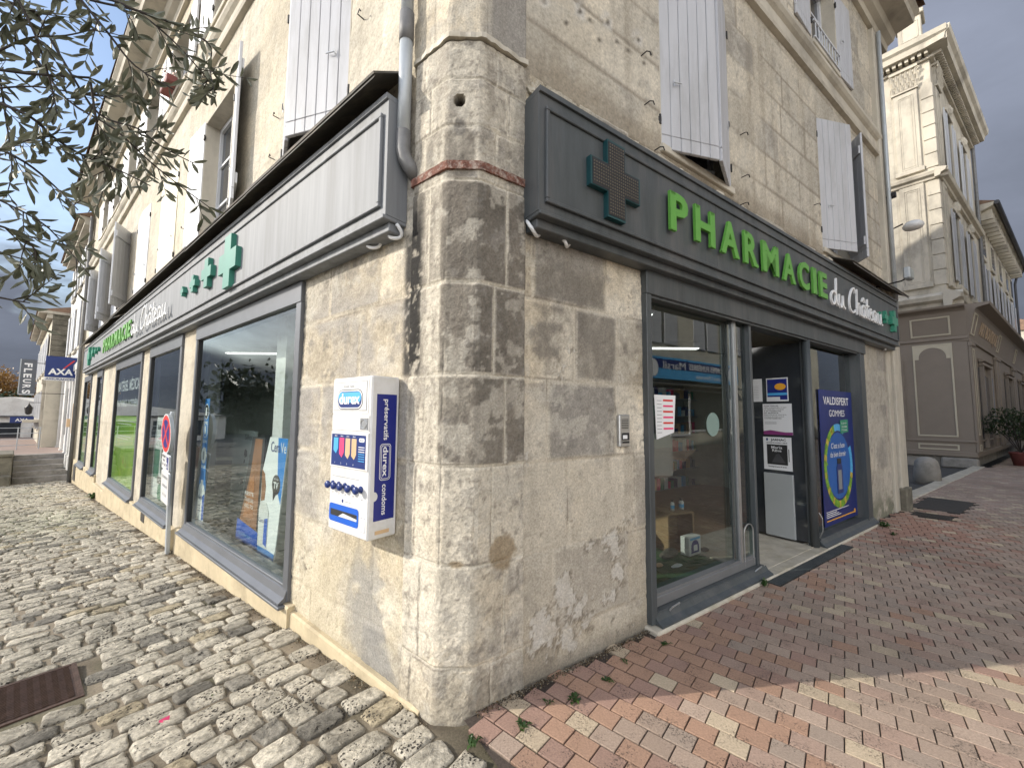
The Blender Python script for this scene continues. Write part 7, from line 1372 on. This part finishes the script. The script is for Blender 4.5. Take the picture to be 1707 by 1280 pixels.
# ================================================================== cars (one dark at the right edge, pale ones parked across the cobbled street)
def car(F, label, paint, group=None):
    t = thing('parked_car', label, 'car', F, (0, 0, 0), group); hw = .86
    side = [(-2.05, .32), (-2.12, .55), (-2.08, .82), (-1.95, .92), (-1.25, 1.0), (-.62, 1.40), (-.2, 1.47), (.75, 1.47), (1.35, 1.36), (1.82, 1.02), (2.02, .92), (2.08, .60), (2.02, .32)]
    g = MB(); n = len(side); rings = []
    for k, (yy, sh, zt) in enumerate(((-hw, .0, .0), (-hw*.98, 0, .0), (0, 0, 0), (hw*.98, 0, 0), (hw, 0, 0))): pass
    def ring(y, cab): return [(x*(1 if z < .95 else .985), y*(1 if z < .95 else (.98 if z < 1.05 else .80)) if cab else y, z) for x, z in side]
    L1 = ring(-hw, True); R1 = ring(hw, True); g.add(L1+R1, [tuple(range(n-1, -1, -1)), tuple(range(n, 2*n))]+[(i, (i+1) % n, (i+1) % n+n, i+n) for i in range(n)]); part(g, 'body', paint, t)
    g = MB()
    for sg in (-1, 1):
        y = sg*(hw*.81+.012); y2 = sg*(hw*.975)
        g.add([(-.98, y2, 1.03), (-.52, y*.99+sg*.005, 1.37), (.05, y, 1.40), (.05, y2, 1.03)], [(0, 1, 2, 3)]); g.add([(.12, y2, 1.03), (.12, y, 1.40), (1.05, y, 1.37), (1.5, y2, 1.05)], [(0, 1, 2, 3)])
    g.add([(-1.27, -.76, 1.012), (-1.27, .76, 1.012), (-.66, .66, 1.40), (-.66, -.66, 1.40)], [(0, 1, 2, 3)]); g.add([(1.80, -.72, 1.06), (1.80, .72, 1.06), (1.39, .64, 1.35), (1.39, -.64, 1.35)], [(0, 1, 2, 3)]); part(g, 'window', M['glass_dark'], t)
    for x in (-1.3, 1.3):
        for sg in (-1, 1): g = MB(); g.lathe([(.20, sg*.66), (.31, sg*.67), (.32, sg*.72), (.32, sg*.86), (.30, sg*.885), (.20, sg*.89)], (x, 0, .32), 20, axis='y'); w = part(g, 'wheel', M['tyre'], t, True); g = MB(); g.lathe([(.02, sg*.88), (.20, sg*.895), (.19, sg*.885)], (x, 0, .32), 12, axis='y'); part(g, 'rim', M['alu'], w)
    for sg in (-1, 1): g = MB(); g.box(-2.10, -1.98, sg*.45, sg*.80, .66, .82, b=.02); part(g, 'headlight', M['white'], t); g = MB(); g.box(1.98, 2.08, sg*.5, sg*.82, .68, .90, b=.02); part(g, 'tail_light', M['red'], t)
    return t
car(F2 @ Matrix.Translation((9.0, -3.3, 0)), 'dark car at the right frame edge beyond the potted plants', M['carpaint'])
car(FL @ Matrix.Translation((-3.2, -7.2, -.25)), 'pale grey car parked across the cobbled street, nearest the camera', M['carwhite'], 'cars parked across the cobbled street'); car(FL @ Matrix.Translation((-8.4, -7.3, -.5)), 'pale grey car parked across the cobbled street, farther down', M['pipe'], 'cars parked across the cobbled street')
# wooded bank across the river, seen mirrored in the left windows
def wooded_bank():
    rn = random.Random(77); C = []; g = MB(); P = []
    for i in range(150):
        a = R_(-175+118*i/149.); d = 60+5*math.sin(i*.31)+rn.uniform(-4, 4); h = 5.5+2.2*math.sin(i*.17)+1.6*math.sin(i*.53)+rn.uniform(-1, 1.6); x, y = d*math.sin(a)-10, d*math.cos(a)-5
        C.append((x, y, h, rn.uniform(2.2, 3.8))); C.append((x+rn.uniform(-2, 2), y+rn.uniform(-2, 2), h*.45, 3.6)); P.append((x, y, h*.9))
    n = len(P); g.add([(p[0], p[1], -1.8) for p in P]+[(p[0], p[1], p[2]) for p in P]+[(p[0]*1.25, p[1]*1.25, p[2]*1.5) for p in P], [(i, i+1, n+i+1, n+i) for i in range(n-1)]+[(n+i, n+i+1, 2*n+i+1, 2*n+i) for i in range(n-1)])
    structure('hill', g, M['leaf_hill'])
    o = leaf_cloud('wooded_bank', C, M['leaf_hill'], None, 6, 26000, .42, .6); o['label'] = 'dark wooded river bank mirrored in the left windows'; o['kind'] = 'stuff'; o['category'] = 'wood'
wooded_bank()
for i, (x, y, l) in enumerate(((-24, -2, 'bushy dark tree on the near bank, mirrored in the widest left window'), (-32, 6, 'second dark tree on the near bank, mirrored in the second left window'))): tree(l, x, y, -1.7, 6.5, 3.6, 'leaf_hill', 90+i, 4200, .20, 'trees on the near bank', trunk=.3)
# building across the pedestrian street, seen mirrored in the right windows
op = thing('facing_building', 'pale building across the brick street with an undertaker shop, mirrored in the shop glass', 'building', FR, (16, -9.2, 0)); FO = frame(FR @ Vector((0, -9.2, 0)), -dR, nR)
def opart(g, nm, mat, p=None): g.xf(FO); return part(g, nm, mat, p or op)
BASE[op.name] = FR @ Vector((16, -9.2, 0)); op.matrix_world = Matrix.Translation(BASE[op.name])
g = MB(); g.box(-34, -4.5, 0, 8, -.2, 12.5); opart(g, 'wall', M['render_cream']); g = MB(); g.box(-34.2, -4.3, -.4, .3, 12.5, 12.7); opart(g, 'cornice', M['stone_far']); g = MB(); g.box(-21.0, -13.4, -.03, .02, .75, 2.72); opart(g, 'shop_window', M['glass_dark'])
g = MB()
for x in (-21.0, -17.2, -15.65, -13.5): g.box(x-.05, x+.05, -.06, 0, .5, 2.75)
g.box(-21, -13.45, -.06, 0, 2.68, 2.78); g.box(-21, -17.2, -.06, 0, .70, .80); g.box(-15.7, -13.45, -.06, 0, .70, .80); g.box(-17.2, -15.65, -.06, 0, .50, .60); opart(g, 'shop_frame', M['white'])
for x in (-15.1, -18.8, -8.5, -11.8, -23, -27):
    g = MB(); g.box(x-.5, x+.5, -.04, .0, 4.9, 7.0); w = opart(g, 'window', M['glass_dark'])
    for a in (x-.62, x+.62): g = MB(); g.box(a-.5, a+.5, -.09, -.05, 4.85, 7.05); opart(g, 'shutter', M['shutter'])
aw = thing('awning_sign', 'blue POMPES FUNÈBRES sign board over the undertaker shop, mirrored in the left shopfront pane', 'shop sign', Matrix.Translation(FR @ Vector((17, -9.2, 3.4))), (0, 0, 0)); BASE[aw.name] = FR @ Vector((17, -9.2, 3.4)); aw.matrix_world = Matrix.Translation(BASE[aw.name])
g = MB(); g.box(-21.2, -13.3, -.35, -.02, 3.15, 4.15); opart(g, 'board', M['sky_blue'], aw); g = MB(); g.box(-21.1, -13.4, -.36, -.35, 3.62, 4.05); opart(g, 'band', M['navy'], aw)
g = MB(); text(g, 'POMPES FUNÈBRES', (-20.0, -.365, 3.68), .28, 3.3, bold=.02, ext=.002); text(g, 'Marsil', (-16.4, -.365, 3.62), .36, 1.7, bold=.0, ext=.002); text(g, 'Caveaux / Monuments', (-19.9, -.365, 3.28), .2, 2.6, ext=.002)
disc(g, .40, -.365, -.37, -20.6, 3.62, None); disc(g, .40, -.365, -.37, -13.9, 3.62, None); opart(g, 'lettering', M['letter_white'], aw); g = MB(); g.profx([(-.02, 3.0), (-.5, 2.86), (-.5, 2.92), (-.02, 3.08)], -21.4, -13.2); opart(g, 'awning', M['slate'], aw)

# loose grit and leaf litter gathered along the foot of both walls
def litter_strip():
    rng = np.random.RandomState(21); n = 5200; s_ = rng.uniform(.0, 7.5, n); o_ = .045+np.abs(rng.normal(0, .035, n)); X, Y = fromL(s_, o_); Z = gzL(s_)-.004
    m2 = 1800; sr = rng.uniform(.0, 1.4, m2); orr = .02+np.abs(rng.normal(0, .025, m2)); X2, Y2 = fromR(sr, orr); X = np.concatenate([X, X2]); Y = np.concatenate([Y, Y2]); Z = np.concatenate([Z, np.full(m2, .001)]); n = n+m2
    P = np.stack([X, Y, Z+rng.uniform(0, .006, n)], 1); a = rng.normal(size=(n, 3))*[1, 1, .35]; a /= np.linalg.norm(a, axis=1)[:, None]; b = np.cross(a, rng.normal(size=(n, 3))); b /= np.linalg.norm(b, axis=1)[:, None]; sz = rng.uniform(.002, .0065, n)[:, None]
    V = np.stack([P-a*sz, P+b*sz*.7, P+a*sz, P-b*sz*.7], 1).reshape(-1, 3); C = np.array([(.10, .08, .055), (.30, .26, .19), (.05, .04, .03), (.16, .11, .06)])[rng.randint(0, 4, n)]; C = np.repeat(C, 4, 0)
    o = np_mesh('grit', V, np.arange(4*n).reshape(n, 4), C, None, [M['mortar']]); o['kind'] = 'stuff'; o['label'] = 'loose brown grit and dry litter along the foot of the walls'; o['category'] = 'grit'
litter_strip()
fpx = thing('flower_box', 'small window box with red geraniums on an upper left window', 'flower box', FL, (-6.9, -.12, 6.98)); part(MB().box(-7.15, -6.65, -.20, -.06, 6.94, 7.06, b=.01), 'box', M['terracotta'], fpx)
leaf_cloud('blossom', [tuple(FL @ Vector((-6.9+.1*k, -.14, 7.22)))+(.07,) for k in (-2, 0, 1)], M['red'], None, 4, 90, .02, .8) if False else None
g = MB(); rn = random.Random(3)
for k in range(40):
    x, y, z = -6.9+rn.uniform(-.22, .22), -.14+rn.uniform(-.07, .07), 7.16+rn.uniform(-.05, .14); r = rn.uniform(.018, .03); g.add([(x-r, y, z-r), (x+r, y-.01, z-r*.6), (x+r*.6, y, z+r), (x-r, y-.01, z+r*.7)], [(0, 1, 2, 3)], M['red'] if k % 3 else M['leaf'])
part(g, 'geranium', M['red'], fpx)
